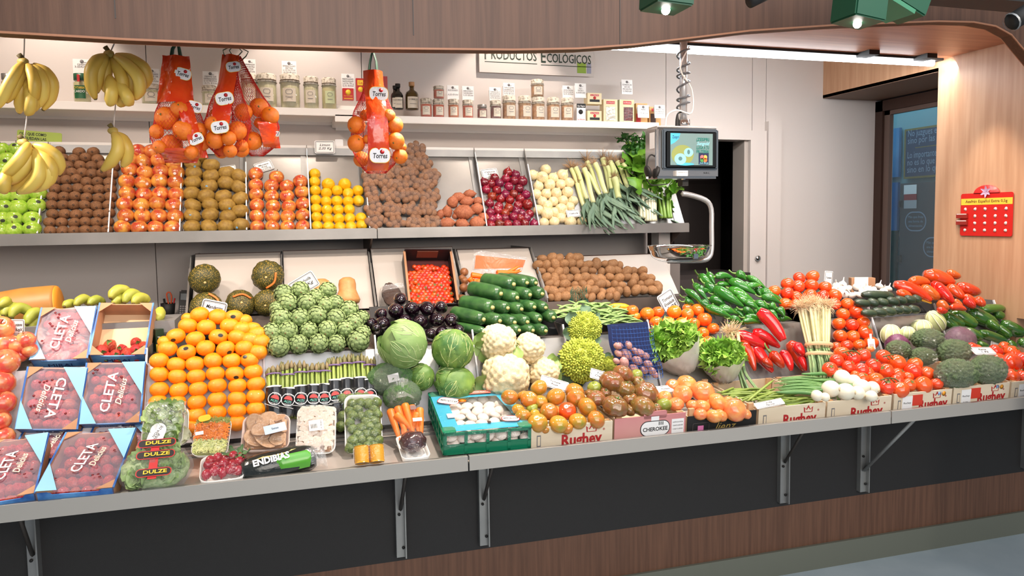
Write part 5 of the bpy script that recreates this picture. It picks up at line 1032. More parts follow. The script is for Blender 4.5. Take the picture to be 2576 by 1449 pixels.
M_cab = mat('cabbage_green', (138,166,100), .5, c2=(112,146,80), scale=5, bump=.5, bscale=22); M_cv = mat('cabbage_rib', (190,204,148), .5); M_sav = mat('savoy_green', (120,150,66), .55, c2=(60,104,50), scale=9, bump=1, bscale=18); M_savv = mat('savoy_rib', (200,208,140), .5)
def Mface(p, roll=0, tilt=0): return T(p)@Matrix.Rotation(math.atan2(-p.x, p.y), 4, 'Z')@Matrix.Rotation(roll, 4, 'Y')@Matrix.Rotation(tilt, 4, 'X')@Matrix.Rotation(R(180), 4, 'Z')
p = on(*E_((1665,1070)), ST, .10); r = pxr(p, 235/4.025); cabbage(r, r*.92, 3, M_cab, M_cv, 'pointed_cabbage', 'large smooth pale-green cabbage under the aubergines', Mface(p, -.9, .3), 1)
p = on(*E_((2168,1120)), ST, .09); r = pxr(p, 198/4.025); cabbage(r, r, 5, M_sav, M_savv, 'savoy_cabbage', 'crinkled savoy cabbage right of the large smooth one', Mface(p, .2, .2), 0, 1)
p = on(*E_((2200,1450)), ST, .06); r = pxr(p, 205/4.025); cabbage(r, r*.72, 8, M_sav, M_savv, 'savoy_cabbage', 'lower savoy cabbage in film behind the mushroom crate', Mface(p, .5, .5), 0, 1)
p = on(*E_((1850,1400)), ST, .05); r = pxr(p, 130/4.025); cabbage(r, r, 9, M_sav, M_savv, 'savoy_cabbage', 'small savoy cabbage wedged between the others low down', Mface(p, .5, .5), 0, 1)
def wrapped(name, cat, lab, p, rx, ry, rz, core, n=1, lbl=None, film_m=None):
    t = thing(name, T(p), lab, cat); ob('contents', core, t, S(rx*.94, ry*.94, rz*.94)); ob('film', setm(bumpy(18, .10, 1, 1, 3, n), film_m or M_film2), t, S(rx, ry, rz)@Matrix.Rotation(n, 4, 'Z'))
    if lbl: B('label', (-.022,.022,-ry*1.06,-ry*1.05,.0,.032), lbl, t, Matrix.Rotation(-.2, 4, 'Y'))
    return t
M_kale = mat('kale_green', (96,130,74), .55, c2=(56,96,50), scale=12, bump=1, bscale=30)
p = on(*L_((1960,290)), ST, .05); wrapped('wrapped_herbs', 'greens', 'film-wrapped curly greens with a white label left of the savoy cabbages', p, pxr(p,58), .06, pxr(p,42), setm(bumpy(160,.14,1,1,4,4), M_kale), 2, M_card)
p = on(*L_((2060,470)), (2.96,.93,45), .05); wrapped('wrapped_herbs', 'greens', 'lower film-wrapped curly greens above the carrot bag', p, pxr(p,45), .05, pxr(p,38), setm(bumpy(160,.14,1,1,4,5), M_kale), 3)
# --- cauliflowers, romanesco
M_cau = mat('cauliflower_curd', (232,216,178), .7, c2=(216,196,150), scale=9, bump=.6, bscale=40); M_cl = mat('cauliflower_leaf', (146,170,96), .5, c2=(110,144,70), scale=6)
me_cau = [setm(bumpy(160, .105, 1, .92, 5, s, jit=.6), M_cau) for s in (1, 2)]
def cauli(lab, q, r, tf, pl, off, k, leaves):
    p = on(*tf(q), pl, off); rr = pxr(p, r*tf.s); t = thing('cauliflower', T(p), lab, 'cauliflower', 'cauliflowers')
    ob('curd', me_cau[k % 2], t, rot_to(view(p), k)@S(rr))
    for i, (ang, hgt) in enumerate(leaves): a = R(ang); ob('leaf', setm(leaf(rr*1.3, rr*.95, 6, 8, rr*.06, 1.5, -1.1, .15, k*5+i, .6), M_cl), t, T(rr*math.cos(a)*.93, -rr*.15, rr*math.sin(a)*.93+hgt*rr)@rot_to((math.cos(a)*.8, -.9, math.sin(a)*.8))@Matrix.Rotation(a+R(90 if i % 2 else 60), 4, 'Z')@T(0,-rr*.6,0))
    return t
cauli('big cream cauliflower, upper left, next to the savoy cabbage', (215,1050), 178, F_, ST, .09, 0, [(200,0),(230,0),(170,-.1)])
cauli('cream cauliflower, upper right of the four', (525,1115), 150, F_, ST, .08, 1, [(180,0)])
cauli('large cauliflower with green leaves, lower left of the four', (290,1400), 235, F_, (3.0,.90,55), .09, 0, [(80,0),(60,0),(200,0),(250,.1)])
cauli('cauliflower with a big leaf, lower right of the four', (670,1360), 150, F_, (3.02,.93,60), .07, 1, [(50,0),(30,0),(350,-.2)])
M_rom = mat('romanesco_lime', (186,192,70), .6, c2=(150,166,52), scale=5); M_rl = mat('romanesco_leaf', (112,140,110), .5, c2=(80,112,86), scale=8)
def romanesco_mesh(seed):
    bm = bmesh.new(); r_ = random.Random(seed); n = 46; gold = 2.39996; big = []
    for k in range(n):
        f = (k+.5)/n; ph = math.acos(1-1.25*f); th = gold*k; d = Vector((math.sin(ph)*math.cos(th), math.sin(ph)*math.sin(th), math.cos(ph)))
        s_ = .16+.16*math.sqrt(f); c = d*.80
        M = T(c)@rot_to(d); big.append((M, s_))
    me0 = []
    for M, s_ in big:
        for q in range(16):
            g = (q+.5)/16; a = gold*q; rad = s_*math.sqrt(g)*1.0; hz = s_*1.15*(1-g); me0.append((M@T(rad*math.cos(a), rad*math.sin(a), hz), s_*(.20+.22*g)))
    vs, fs = [], []
    for M, s_ in me0:
        n0 = len(vs)
        for z, rr in ((-.6, 1), (.35, .85), (1.05, .1)):
            for j in range(6): vs.append(M@Vector((s_*rr*math.cos(j*1.047), s_*rr*math.sin(j*1.047), s_*z)))
        for i in range(2):
            for j in range(6): a, b = n0+i*6+j, n0+i*6+(j+1) % 6; fs.append((a, b, b+6, a+6))
    return join(mesh(vs, fs), bumpy(20, .05, .86, .86, 3, 1))
me_rom = romanesco_mesh(1); me_rom.materials.append(M_rom)
def roman(lab, q, r, pl, off, k, leaves, sq=1):
    p = on(*F_(q), pl, off); rr = pxr(p, r/4.025); t = thing('romanesco', T(p), lab, 'romanesco', 'romanesco heads')
    ob('florets', me_rom, t, rot_to(jit(view(p)+Vector((0,0,.5)), .2), k)@S(rr*.92, rr*.92, rr*.85*sq))
    for i, ang in enumerate(leaves): a = R(ang); ob('leaf', setm(leaf(rr*1.35, rr*.8, 6, 8, rr*.07, 2, -.9, .2, k*7+i, .6), M_rl), t, T(rr*math.cos(a)*.85, rr*.15-.01, rr*math.sin(a)*.85)@rot_to((math.cos(a)*.9, -.8, math.sin(a)*.6))@Matrix.Rotation(a+R(60+i*20), 4, 'Z')@T(0,-rr*.6,0))
roman('lime green romanesco with blue-green leaves, the upper head', (1090,900), 165, ST, .07, 1, (150,200,30,80,340))
roman('lime green romanesco, the large lower head', (1060,1225), 225, (3.0,.9,58), .08, 2, (60,250,290,215,185,320))
roman('small lime romanesco tucked beside the blue net', (1340,1265), 85, (3.0,.9,58), .06, 3, (110,))
# --- red net-like strawberry boxes
M_cb = mat('cardboard', (188,140,104), .8, c2=(170,124,90), scale=10); M_cbi = mat('cardboard_inside', (222,184,144), .8); M_blu = mat('blue_print', (32,86,160), .5, c2=(90,150,210), scale=9, sharp=(.45,.6)); M_lbl = mat('sky_print', (140,196,232), .4)
M_sb = mat('strawberry_red', (222,56,62), .35, c2=(170,24,34), scale=4, bump=1, bscale=16, coat=.3, rv=.12, hv=.012); M_sg = mat('strawberry_leaf', (90,120,50), .7)
me_sb = [setm(lathe(arc(1, 1.15, 10, .1, tipb=.35), 14, noise=.12, seed=i), M_sb) for i in range(4)]
M_pinkfilm = film('strawberry_film', (232,214,232), .20, .35, .4, 9, gm=.06)
def berry_box(c, pl, lab, full=True, seed=0, off=.0, dep=.085, flip=0, lit=1):
    bl, br, tl = [on(*q, pl, off) for q in c]; M, wd, ht = frame(bl, br, tl); t = thing('strawberry_box', M, lab, 'box of strawberries', 'printed strawberry boxes'); h = wd/2
    B('bottom', (-h, h, 0, ht, -dep, -dep+.004), M_cbi, t)
    B('side', (-h, -h+.004, 0, ht, -dep, 0), M_cb, t); B('side', (h-.004, h, 0, ht, -dep, 0), M_cb, t)
    ob('front_panel', mesh([(-h,0,-dep),(h,0,-dep),(h,0,.0),(h*.7,0,.0),(h*.6,0,-.012),(-h*.6,0,-.012),(-h*.7,0,0),(-h,0,0)]+[(-h,.004,-dep),(h,.004,-dep),(h,.004,.0),(h*.7,.004,.0),(h*.6,.004,-.012),(-h*.6,.004,-.012),(-h*.7,.004,0),(-h,.004,0)], [tuple(range(8)), tuple(range(15,7,-1))]+[(i,(i+8),(i+1)%8+8,(i+1)%8) for i in range(8)], False), t, None, M_blu)
    B('rear_panel', (-h, h, ht-.004, ht, -dep, -.008), M_cb, t); txt('MIRAL', .028, mat('deep_blue', (22,40,96), .5), t, M=T(0,-.001,-.045)@Matrix.Rotation(R(90),4,'X'), z=0, fit=.09)
    for sx in (-1, 1):
        for yy in (0, 1): ob('corner_flap', mesh([(sx*h, yy*ht, .001),(sx*(h-.05), yy*ht, .001),(sx*h, yy*ht+(.045 if yy == 0 else -.045), .001),(sx*h, yy*ht, -.002),(sx*(h-.05), yy*ht, -.002),(sx*h, yy*ht+(.045 if yy == 0 else -.045), -.002)], [(0,1,2),(3,5,4),(0,3,4,1),(1,4,5,2),(2,5,3,0)], False), t, None, M_cb)
    for s in (-1, 1): B('rim', (s*h-.003, s*h+.003, 0, ht, -.003, .002), M_blu, t)
    r_ = random.Random(seed); nx, ny = 5, 6
    if full:
        for i in range(ny):
            for j in range(nx):
                rr = r_.uniform(.017, .022); x = -h+.024+(wd-.048)*(j+(.35 if i % 2 else -.1)+.3)/nx; y = .026+(ht-.05)*i/(ny-1)
                s_ = ob('strawberry', me_sb[r_.randrange(4)], t, T(min(x, h-.022), y, -.032+r_.uniform(-.004, .004))@rot_to(Vector((r_.uniform(-1,1), r_.uniform(-1,1), .5)))@S(rr, rr*.9, rr))
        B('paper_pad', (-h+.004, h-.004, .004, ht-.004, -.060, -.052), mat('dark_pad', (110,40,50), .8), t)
        n = 8; vs = [(-h+wd*i/n, ht*j/n, -.004+.007*math.sin(i*1.3+seed)*math.sin(j*1.7)) for j in range(n+1) for i in range(n+1)]
        fl = ob('film', mesh(vs, [(j*(n+1)+i, j*(n+1)+i+1, (j+1)*(n+1)+i+1, (j+1)*(n+1)+i) for j in range(n) for i in range(n)]), t, None, M_pinkfilm)
        ft = [(-h,0),(-h*.45,0),(-h,ht*.45)], [(h,ht),(h*.2,ht),(h,ht*.45)]
        for tri in ft: ob('blue_print', mesh([(x, y, .0055) for x, y in tri], [(0,1,2)], False), fl, None, M_lbl)
        for (q, s2, x, m2) in ((0, 'CLETA', -.012, M_card), (1, 'Delicius', .028, mat('cream_print', (246,226,196), .5))):
            txt(s2, .046 if q == 0 else .030, m2, fl, M=T(x*(1 if not flip else -1), ht*.5, .0065)@Matrix.Rotation(R(90-8 if not flip else -90-8), 4, 'Z'), z=0, fit=.15 if q == 0 else .10, bold=.012, shear=.3*q)
        for q in range(12): hx_, hy_ = r_.uniform(-.8, .8)*h, r_.uniform(.1, .9)*ht; ob('vent_hole', lathe([(.001,0),(.0045,0),(.001,.0004)], 8), fl, T(hx_, hy_, .005), mat('hole_red', (120,16,26), .6))
    return t, M, wd, ht
PB1, PB3, PB5 = (3.16,1.23,50), (3.02,.94,64), (2.635,.875,20)
berry_box([(75,906),(219,901),(107,774)], PB1, 'film-covered strawberry box at the upper left, beside the open box', seed=1, off=.0)
t, M, wd, ht = berry_box([(224,893),(365,891),(256,762)], PB1, 'open cardboard strawberry box, mostly empty, in the upper row', False, 2)
for k, (x, y, r) in enumerate(((-.07,.045,.026),(-.045,.07,.024),(-.02,.03,.02),(.0,.055,.019),(.02,.035,.022),(.05,.05,.022),(.075,.065,.021),(.03,.02,.018),(.06,.02,.021),(-.05,.02,.02),(-.01,.012,.018),(.045,.085,.020),(.078,.03,.018))):
    s_ = ob('strawberry', me_sb[k % 4], None, M@T(x, y, -.055+r*.2)@rot_to(jit((.3,-.5,.7), .6))@S(r), label='loose bright red strawberry in the open cardboard box, '+('leftmost', 'second from the left', 'front centre', 'centre', 'centre right in front', 'middle of the right half', 'far right rear', 'small front right', 'front far right', 'front far left', 'lowest in front', 'upper right', 'rightmost')[k], cat='strawberry', group='strawberries in the open box')
    ob('leafy_cap', setm(leaf(.8,.9,4,4,.1,2,.5,.2,k), M_sg), s_, T(0,-.3,1.02))
for q in ((-.07,.24),(.07,.24)): ob('round_hole', lathe([(.001,0),(.006,0),(.001,.0005)], 10), t, T(q[0], q[1], -.080), M_blk)
berry_box([(39,1080),(194,1080),(50,922)], PB3, 'film-covered strawberry box, middle row left, its print upside down', seed=3, off=.05, flip=1)
berry_box([(200,1068),(352,1062),(212,913)], PB3, 'film-covered strawberry box, middle row right beside the mandarins', seed=4, off=.05)
berry_box([(205,1142),(352,1136),(215,1062)], (2.86,.90,24), 'strawberry box peeking out behind the lower right one', seed=7)
berry_box([(20,1150),(170,1146),(48,1072)], (2.86,.90,24), 'strawberry box peeking out behind the lower left one', seed=8)
berry_box([(-82,1268),(88,1240),(-5,1108)], PB5, 'film-covered strawberry box in the lowest row, cut by the left edge', seed=5, off=.03, dep=.06)
berry_box([(88,1240),(285,1226),(149,1089)], PB5, 'film-covered strawberry box in the lowest row beside the packed lettuce', seed=6, off=.035, dep=.06)
# --- apples at the left edge, big red ones
rows = [[(-40,1240),(20,1280,70)],[(-30,1110,95),(45,1040,0.1)],[]]
M_fj = mat('fuji_apple', (214,74,60), .25, c2=(222,150,90), scale=1.2, coat=.6, rv=.06, sharp=(.4,.64)); me_fj = [setm(lathe(arc(1, .9, 12, .3, .14), 20, noise=.03, seed=i), M_fj) for i in range(3)]
for k, (u, v, r, nm) in enumerate(((8,1100,28,'lowest visible one'),(-4,1058,30,'second from the bottom'),(4,1013,34,'third from the bottom'),(0,963,36,'below the middle'),(12,912,36,'in the middle'),(10,868,34,'above the middle, cut by the edge'),(2,826,32,'upper left'),(40,868,28,'upper second column'),(64,856,24,'small one beside the price tag'),(72,880,22,'red one at the strawberry box'),(50,893,20,'lying low beside the box'),(30,895,22,'half hidden'))):
    p = at(u, v, Y=3.10+.001*v*0+(.0 if v > 900 else .08)) if v < 900 else on(u, v, ST, .05); rr = pxr(p, r)
    o = ob('fuji_apple', me_fj[k % 3], None, T(p)@rot_to(jit(UPV, .5), k)@S(rr), label=f'large red and cream apple at the left edge, {nm}', cat='apple', group='large apples at the left edge'); ob('stem', me_stem, o)
ptag([(24,842),(62,842),(12,803)], 3.22, ['Manzana','Fuji'], 'price tag reading Manzana Fuji beside the big left apples', sz=.3)
# bananas and pumpkin lying behind the strawberries
for k, (lab, q) in enumerate((('green-yellow bananas lying behind the left strawberry box', [((-20,690),(60,640),(-60,740)),((30,780),(100,700),(210,720)),((110,800),(200,700),(350,790)),((270,870),(330,760),(420,760)),((270,940),(340,860),(420,840)),((20,800),(60,790),(120,830))]), ('green-yellow banana hand behind the upper strawberry boxes', [((650,690),(720,660),(800,700)),((760,680),(850,610),(930,690)),((900,670),(980,620),(1050,680))]), ('green banana hand on top of the rear pile', [((1120,605),(1200,520),(1320,550)),((1260,650),(1330,560),(1420,610)),((1350,660),(1420,600),(1510,640)),((1150,660),(1220,610),(1290,640)),((1580,830),(1620,760),(1590,720))]))):
    cw = at(*P_(q[1][1]), Y=3.40); t = thing('banana_bunch', T(cw), lab, 'bananas', 'bananas lying behind the strawberries')
    for a, b, c in q:
        rr = pxr(cw, 13.5 if k != 1 else 12); banana(at(*P_(c), Y=3.42)-cw, at(*P_(b), Y=3.40)-cw, at(*P_(a), Y=3.36)-cw, rr, M_bgr, t)
B('rear_bin', [(-1.25,-.45,3.33,3.56,1.20,1.33)], M_steel2, label='steel bin behind the strawberry boxes holding lying bananas', cat='bin')
a, b = at(-30, 790, Y=3.6), at(152, 766, Y=3.6); t = thing('cut_pumpkin', T(a), 'long orange pumpkin cut open, lying behind the bananas at the left', 'pumpkin')
d = b-a; ob('skin', sweep([Vector((-.2,0,0)), Vector((0,0,0)), d*.5, d*.93, d*.97], [.06,.085,.09,.085,.08], 20, lob=8, la=.02, sub=3), t, None, mat('pumpkin_skin', (184,130,58), .5, c2=(160,108,46), scale=5)); ob('cut_face', sweep([d*.96, d*.99, d*1.0], [.082,.080,.02], 20, sub=1), t, None, mat('pumpkin_flesh', (226,146,40), .5))
# small yellow-green carton beside the mandarins
t = pbox(394, 828, 414, 885, 3.30, mat('tin_green', (40,60,40), .4), 'dark green and yellow carton squeezed between strawberries and mandarins', .06, 'tea_carton', [('band', 0,.0,1,.35, M_yel), ('#Te', .2,.5,.8,.7, M_card)], rz=.5)
# --- phone and pen pot on the rear ledge
t = thing('pen_pot', T(at(424, 797, Z=1.217)), 'black mesh pen pot with orange scissors and pens on the rear ledge', 'pen pot')
ob('pot', lathe([(.001,0),(.030,0),(.038,.075),(.036,.075),(.029,.004)], 16, cap=False), t, None, M_blk)
ob('scissor_handle', sweep([Vector((.012,0,.02)),Vector((.0,0,.09)),Vector((-.004,0,.125)),Vector((.010,0,.135)),Vector((.02,0,.11)),Vector((.012,0,.05))], [.004]*6, 6), t, None, mat('orange_plastic', (220,90,40), .4)); ob('marker', sweep([Vector((-.01,0,.02)),Vector((-.02,.01,.10))], [.006,.006], 8, sub=1), t, None, M_blk); ob('pen', sweep([Vector((.015,.01,.02)),Vector((.035,.01,.10))], [.004,.004], 8, sub=1), t, None, M_redl)
t = thing('cordless_phone', T(at(459, 798, Z=1.217))@Matrix.Rotation(.08,4,'Y')@Matrix.Rotation(-.2,4,'X'), 'black cordless phone standing upright beside the pen pot', 'phone')
B('handset', (-.024,.024,0,.025,0,.15), M_blk, t, bev=.008); B('display', (-.016,.016,-.001,.002,.095,.13), mat('phone_display', (60,66,70), .2), t)
for i in range(4):
    for j in range(3): B('key', (-.016+j*.012, -.008+j*.012, -.002, .0, .02+i*.012, .027+i*.012), M_grey, t)
t = thing('paper_sheets', T(at(448, 803, Z=1.217)), 'white paper sheets lying on the rear ledge below the phone', 'paper')
B('sheet', (-.06,.05,-.06,.06,.0,.003), M_card, t, Matrix.Rotation(.4,4,'Z')); B('sheet', (-.04,.06,-.05,.07,.003,.006), M_card, t, Matrix.Rotation(.9,4,'Z'))
# ---------------------------------------------------------------- rear low trays: pumpkins, squash, cherry tomatoes, carrots, potatoes
M_pk = mat('pumpkin_dark', (58,60,26), .5, c2=(150,126,50), scale=5, stretch=(3,3,.7), sharp=(.5,.62), bump=.3, bscale=18, rv=.08)
me_pk = [setm(lathe(arc(1, .9, 14, .12, .08), 36, lob=12, la=.05, noise=.03, seed=i), M_pk) for i in range(3)]; me_pks = setm(tm(lathe([(.10,0),(.07,.05),(.001,.06)], 8), T(0,0,.80)), mat('pumpkin_stem', (206,180,120), .7))
for k, (u, v, r, lb, off) in enumerate(((515,702,38,'striped dark pumpkin, upper left of the pumpkin tray',.11),(674,694,39,'striped dark pumpkin, upper right of the pumpkin tray',.11),(520,775,40,'dark pumpkin behind the mandarin price tag',.06),(605,765,36,'dark pumpkin in the middle of the lower row',.06),(672,762,34,'dark pumpkin at the lower right beside the artichokes',.06))):
    p = on(u, v, BL, off); rr = pxr(p, r); o = ob('pumpkin', me_pk[k % 3], None, T(p)@rot_to(jit(view(p), .35), k)@S(rr), label=lb, cat='pumpkin', group='dark striped pumpkins'); ob('stem', me_pks, o)
    if k in (1, 2, 3): ob('printed_ribbon', sweep([Vector((-.6,.5,.72)),Vector((0,.75,.75)),Vector((.6,.5,.72))], [.07]*3, 6, flat=.2), o, rot_to((0,.2,1)), mat('ribbon', (220,120,50), .5))
M_bn = mat('butternut_skin', (206,150,92), .5, c2=(194,136,78), scale=3)
me_bn = setm(lathe([(.001,0),(.5,.02),(.85,.2),(.95,.5),(.8,.95),(.66,1.4),(.68,1.9),(.6,2.3),(.35,2.5),(.001,2.55)], 22), M_bn)
for u, v, sc_h, lb, s_ in ((876,768,72,'butternut squash standing upright in the middle tray',1),(812,768,68,'butternut squash half hidden behind the artichokes',.9)):
    p = on(u, v, BL, .055); h = pxr(p, sc_h); ob('butternut_squash', me_bn, None, T(p)@Matrix.Rotation(-.25,4,'X')@S(h/2.55*1.15, h/2.55*1.1, h/2.55), label=lb, cat='squash', group='butternut squashes')
t = thing('white_card_stack', T(at(912, 778, Y=3.98)), 'small stack of white cards at the bottom right of the squash tray', 'cards')
for k in range(3): B('card', (-.03+k*.028, -.006+k*.028, 0, .05, 0, .06-.006*k), M_card, t)
# cherry tomato carton
M_ch2 = mat('cherry_tomato_red', (206,36,20), .2, coat=.7, rv=.15, hv=.015); me_ct = setm(lathe(arc(1, .95, 8), 12), M_ch2); me_cst = setm(tm(join(*[leaf(.7,.3,2,3,0,1,.9,0,i) for i in range(1)], *[tm(leaf(.7,.3,2,3,0,1,.9,0,i), Matrix.Rotation(i*1.26,4,'Z')) for i in range(1,5)]), T(0,0,.95)), mat('tomato_calyx', (84,110,46), .7)); me_cst.materials.clear(); me_cst.materials.append(MATS['tomato_calyx'])
bl, br, tl = on(1030,757,(3.90,1.30,50),.04), on(1152,755,(3.90,1.30,50),.04), on(1014,632,(3.90,1.30,50),.04); M, wd, ht = frame(bl, br, tl); h = wd/2
t = thing('tomato_carton', M, 'dark cardboard carton full of cherry tomatoes on the vine', 'carton'); M_dcb = mat('black_carton', (38,32,34), .5)
B('bottom', (-h,h,0,ht,-.11,-.105), M_cb, t); B('front_panel', (-h,h,-.003,.003,-.11,-.03), M_dcb, t); B('rear_panel', (-h,h,ht-.003,ht+.003,-.11,.02), M_dcb, t); B('inner_flap', (-h*.45,h*.45,ht-.006,ht-.003,-.05,.005), mat('brown_flap', (120,70,52), .7), t)
for s in (-1, 1): B('side_panel', (s*h-.004, s*h+.004, 0, ht, -.11, .0), M_dcb, t); B('side_edge', (s*h-.006, s*h+.006, 0, ht, .0, .002), M_cb, t)
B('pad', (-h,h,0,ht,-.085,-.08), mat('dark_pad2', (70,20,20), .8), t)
r_ = random.Random(3); k = 0
for i in range(15):
    for j in range(10):
        rr = .0155; x = -h+.018+(wd-.036)*(j+(.5 if i % 2 else 0)-.1)/9.6; y = .018+(ht-.05)*i/15
        if i > 11 and (j < 2 or r_.random() < .3): continue
        o = ob('cherry_tomato', me_ct, None, M@T(x+r_.uniform(-.003,.003), y+r_.uniform(-.003,.003), -.050+(.0 if i < 10 else -.006*(i-9))+r_.uniform(-.004,.006))@rot_to(jit((0,.3,1), .5))@S(rr*r_.uniform(.9,1.12)), label=f"cherry tomato in the {ORD[i] if i < 14 else 'rearmost'} row from the carton's front, {ORD[j]} from the left", cat='tomato', group='cherry tomatoes in the carton')
        if i < 8 and (i+j) % 4 == 0: ob('calyx', me_cst, o)
for j in range(5): ob('vine', sweep([Vector((-h+.03+j*.055, .02, -.042)), Vector((-h+.035+j*.055, .10, -.040)), Vector((-h+.03+j*.055, .18, -.046))], [.0018]*3, 5), t, None, mat('vine_stem', (150,120,60), .7))
# empty-looking clamshell with dark contents left of it
p = on(985, 742, (3.90,1.29,48), .04); t = thing('clamshell_punnet', T(p)@Matrix.Rotation(R(-40),4,'X')@Matrix.Rotation(-.15,4,'Y'), 'clear plastic punnet with brown contents left of the cherry tomato carton', 'punnet')
ob('brown_sprouts', setm(bumpy(60,.2,1,1,3,2), mat('brown_sprouts', (120,96,84), .4, c2=(70,50,44), scale=20, bump=1, bscale=40)), t, S(.045,.02,.065), ); ob('punnet', rrect(.125,.17,.03,.03,-.02), t, None, None); t.children[-1].data.materials.append(M_film2)
# --- brown onions and carrot bag
M_bo = mat('brown_onion_skin', (176,116,70), .4, c2=(150,92,56), scale=2, coat=.3, rv=.1); me_bo = setm(lathe(arc(1,.95,12,tipt=.35),16), M_bo)
for k, (x, y, r, nm) in enumerate(((2285,340,45,'topmost'),(2290,430,42,'middle'),(2280,500,48,'lower'),(2265,610,45,'lowest'),(2262,400,35,'small pale'))):
    p = on(*E_((x, y)), BL, .04); ob('brown_onion', me_bo, None, T(p)@rot_to(jit(UPV,.9))@S(pxr(p, r/4.025)), label=f'brown onion left of the carrot bag, {nm} of the column', cat='onion', group='brown onions beside the carrot bag')
M_car = mat('carrot_orange', (240,128,36), .45, c2=(226,108,24), scale=4, stretch=(1,1,6), bump=.2, bscale=30, rv=.05)
def carrot(a, b, r, parent=None, **t_): 
    d = b-a; o = ob('carrot', sweep([a, a+d*.04, a+d*.4, a+d*.8, b], [r*.5, r, r*.85, r*.55, r*.12], 9, sub=3), parent, None, M_car, **t_); return o
cb = on(1245, 700, (3.86,1.30,50), .10); t = thing('carrot_bag', T(cb), 'large clear bag of carrots with orange print, behind the courgettes', 'bag of carrots'); f = lambda q, dy=0: at(*F_(q), Y=cb.y+dy)-cb
for k, (a, b) in enumerate((((-60,370),(170,400)),((-50,450),(180,400)),((-40,430),(60,470)),((130,440),(430,280)),((140,400),(450,330)),((60,460),(300,380)),((-60,520),(100,500)),((-40,560),(100,430)),((200,350),(420,340)),((-80,400),(20,520)),((100,480),(440,310)),((-70,690),(60,640)))): carrot(f(a,-.045-.01*(k%3)), f(b,-.05), .016, t)
W2, H2 = pxr(cb, 76), pxr(cb, 78)
n = 8; vs = []; cr = [f((-30,110),.02), f((510,190),.02), f((430,390),.02), f((-70,500),.02)]
for sgn in (-1, 1):
    for i in range(n+1):
        for j in range(n+1): u_, v_ = i/n, j/n; q = (cr[3].lerp(cr[2], u_)).lerp(cr[0].lerp(cr[1], u_), v_); q = q+Vector((0, sgn*.05*math.sin(math.pi*u_)**.5*math.sin(math.pi*min(v_*.9+.1,1))**.5+.004*math.sin(u_*19+v_*7), 0)); vs.append(q)
m_ = (n+1)**2; fs = [(b_+i*(n+1)+j, b_+(i+1)*(n+1)+j, b_+(i+1)*(n+1)+j+1, b_+i*(n+1)+j+1) for b_ in (0, m_) for i in range(n) for j in range(n)]
ob('clear_bag', mesh(vs, fs), t, None, M_film2)
vs2 = [cr[3].lerp(cr[2], u_).lerp(cr[0].lerp(cr[1], u_), v_)+Vector((0,-.054*math.sin(math.pi*u_)**.5-.0,0)) for v_ in (.50,.68,.86) for u_ in [.03+.94*i/8 for i in range(9)]]
ob('orange_print', mesh(vs2, [(r0*9+i, r0*9+i+1, r0*9+i+10, r0*9+i+9) for r0 in (0,1) for i in range(8)]), t, None, film('orange_film', (240,120,30), .8, .3, .3, gm=.1))
lm = ob('round_mark', ring(.034,.034,.016,.004,0,n=6), t, T(f((258,400),-.07))@Matrix.Rotation(R(90),4,'X'), M_card); txt('100', .012, M_ink, lm, z=.001)
# --- potatoes heap
M_pt = mat('potato_skin', (164,120,80), .7, c2=(138,98,62), scale=4, bump=.25, bscale=16, rv=.12); me_pt = [setm(lathe(arc(1,1.2,10,.03,.03), 14, noise=.10, seed=i), M_pt) for i in range(5)]
def in_poly(x, y, P):
    c = False
    for (x0, y0), (x1, y1) in zip(P, P[1:]+P[:1]):
        if (y0 > y) != (y1 > y) and x < (x1-x0)*(y-y0)/(y1-y0)+x0: c = not c
    return c
def scatter(poly, step, seed, jitter=.22):
    """staggered rows of points inside an outline, bottom row first"""
    r_ = random.Random(seed); xs_, ys_ = [p[0] for p in poly], [p[1] for p in poly]; rows = []; y = max(ys_)-step*.4; k = 0
    while y > min(ys_):
        row = []; x = min(xs_)+step*(.5 if k % 2 else 0)
        while x < max(xs_):
            q = (x+r_.uniform(-1,1)*step*jitter, y+r_.uniform(-1,1)*step*jitter)
            if in_poly(*q, poly): row.append(q)
            x += step*r_.uniform(1.0, 1.22)
        if row: rows.append(row)
        y -= step*.86; k += 1
    return rows
PT = [(600,180),(700,160),(900,190),(1080,200),(1250,240),(1500,270),(1700,310),(1780,400),(1880,470),(1950,560),(1600,590),(1250,610),(700,625),(640,420),(570,260)]
rows = scatter(PT, 76, 4, .15)
def pt_lab(i, n): return ['bottom','second','third','fourth','fifth','sixth','seventh','eighth','ninth','tenth'][min(i, 9)]
for i, row in enumerate(rows):
    for j, q in enumerate(row):
        r = random.uniform(38, 54); p0 = on(*F_(q), (3.93,1.28,46)); rr = pxr(p0, r/4.025)*1.08; p = on(*F_(q), (3.93,1.28,46), rr*.8)
        ob('potato', me_pt[(i*3+j) % 5], None, T(p)@rot_to(jit((.8,-.3,.3), .9), j)@S(rr*.95, rr*.9, rr), label=f'brown potato in the {pt_lab(i, len(rows))} row of the potato heap, {(ORD+["fifteenth","sixteenth","seventeenth"])[j]} from the left', cat='potato', group='potatoes in the rear tray')
t = thing('green_net', T(on(*F_((1030,590)), (3.88,1.25,42), .02)), 'scrap of green netting hanging over the potato tray lip', 'netting')
n = 12; vs = [(.045*math.cos(3.3*i/n-.1)*(1+.3*j/8), -.02*math.sin(3.1*i/n), .05-.085*j/8+.01*math.sin(i*2+j)) for j in range(9) for i in range(n+1)]
o = ob('mesh_scrap', mesh(vs, [(j*(n+1)+i, j*(n+1)+i+1, (j+1)*(n+1)+i+1, (j+1)*(n+1)+i) for j in range(8) for i in range(n)]), t, None, mat('net_green', (40,110,90), .6)); md = o.modifiers.new('wire', 'WIREFRAME'); md.thickness = .002

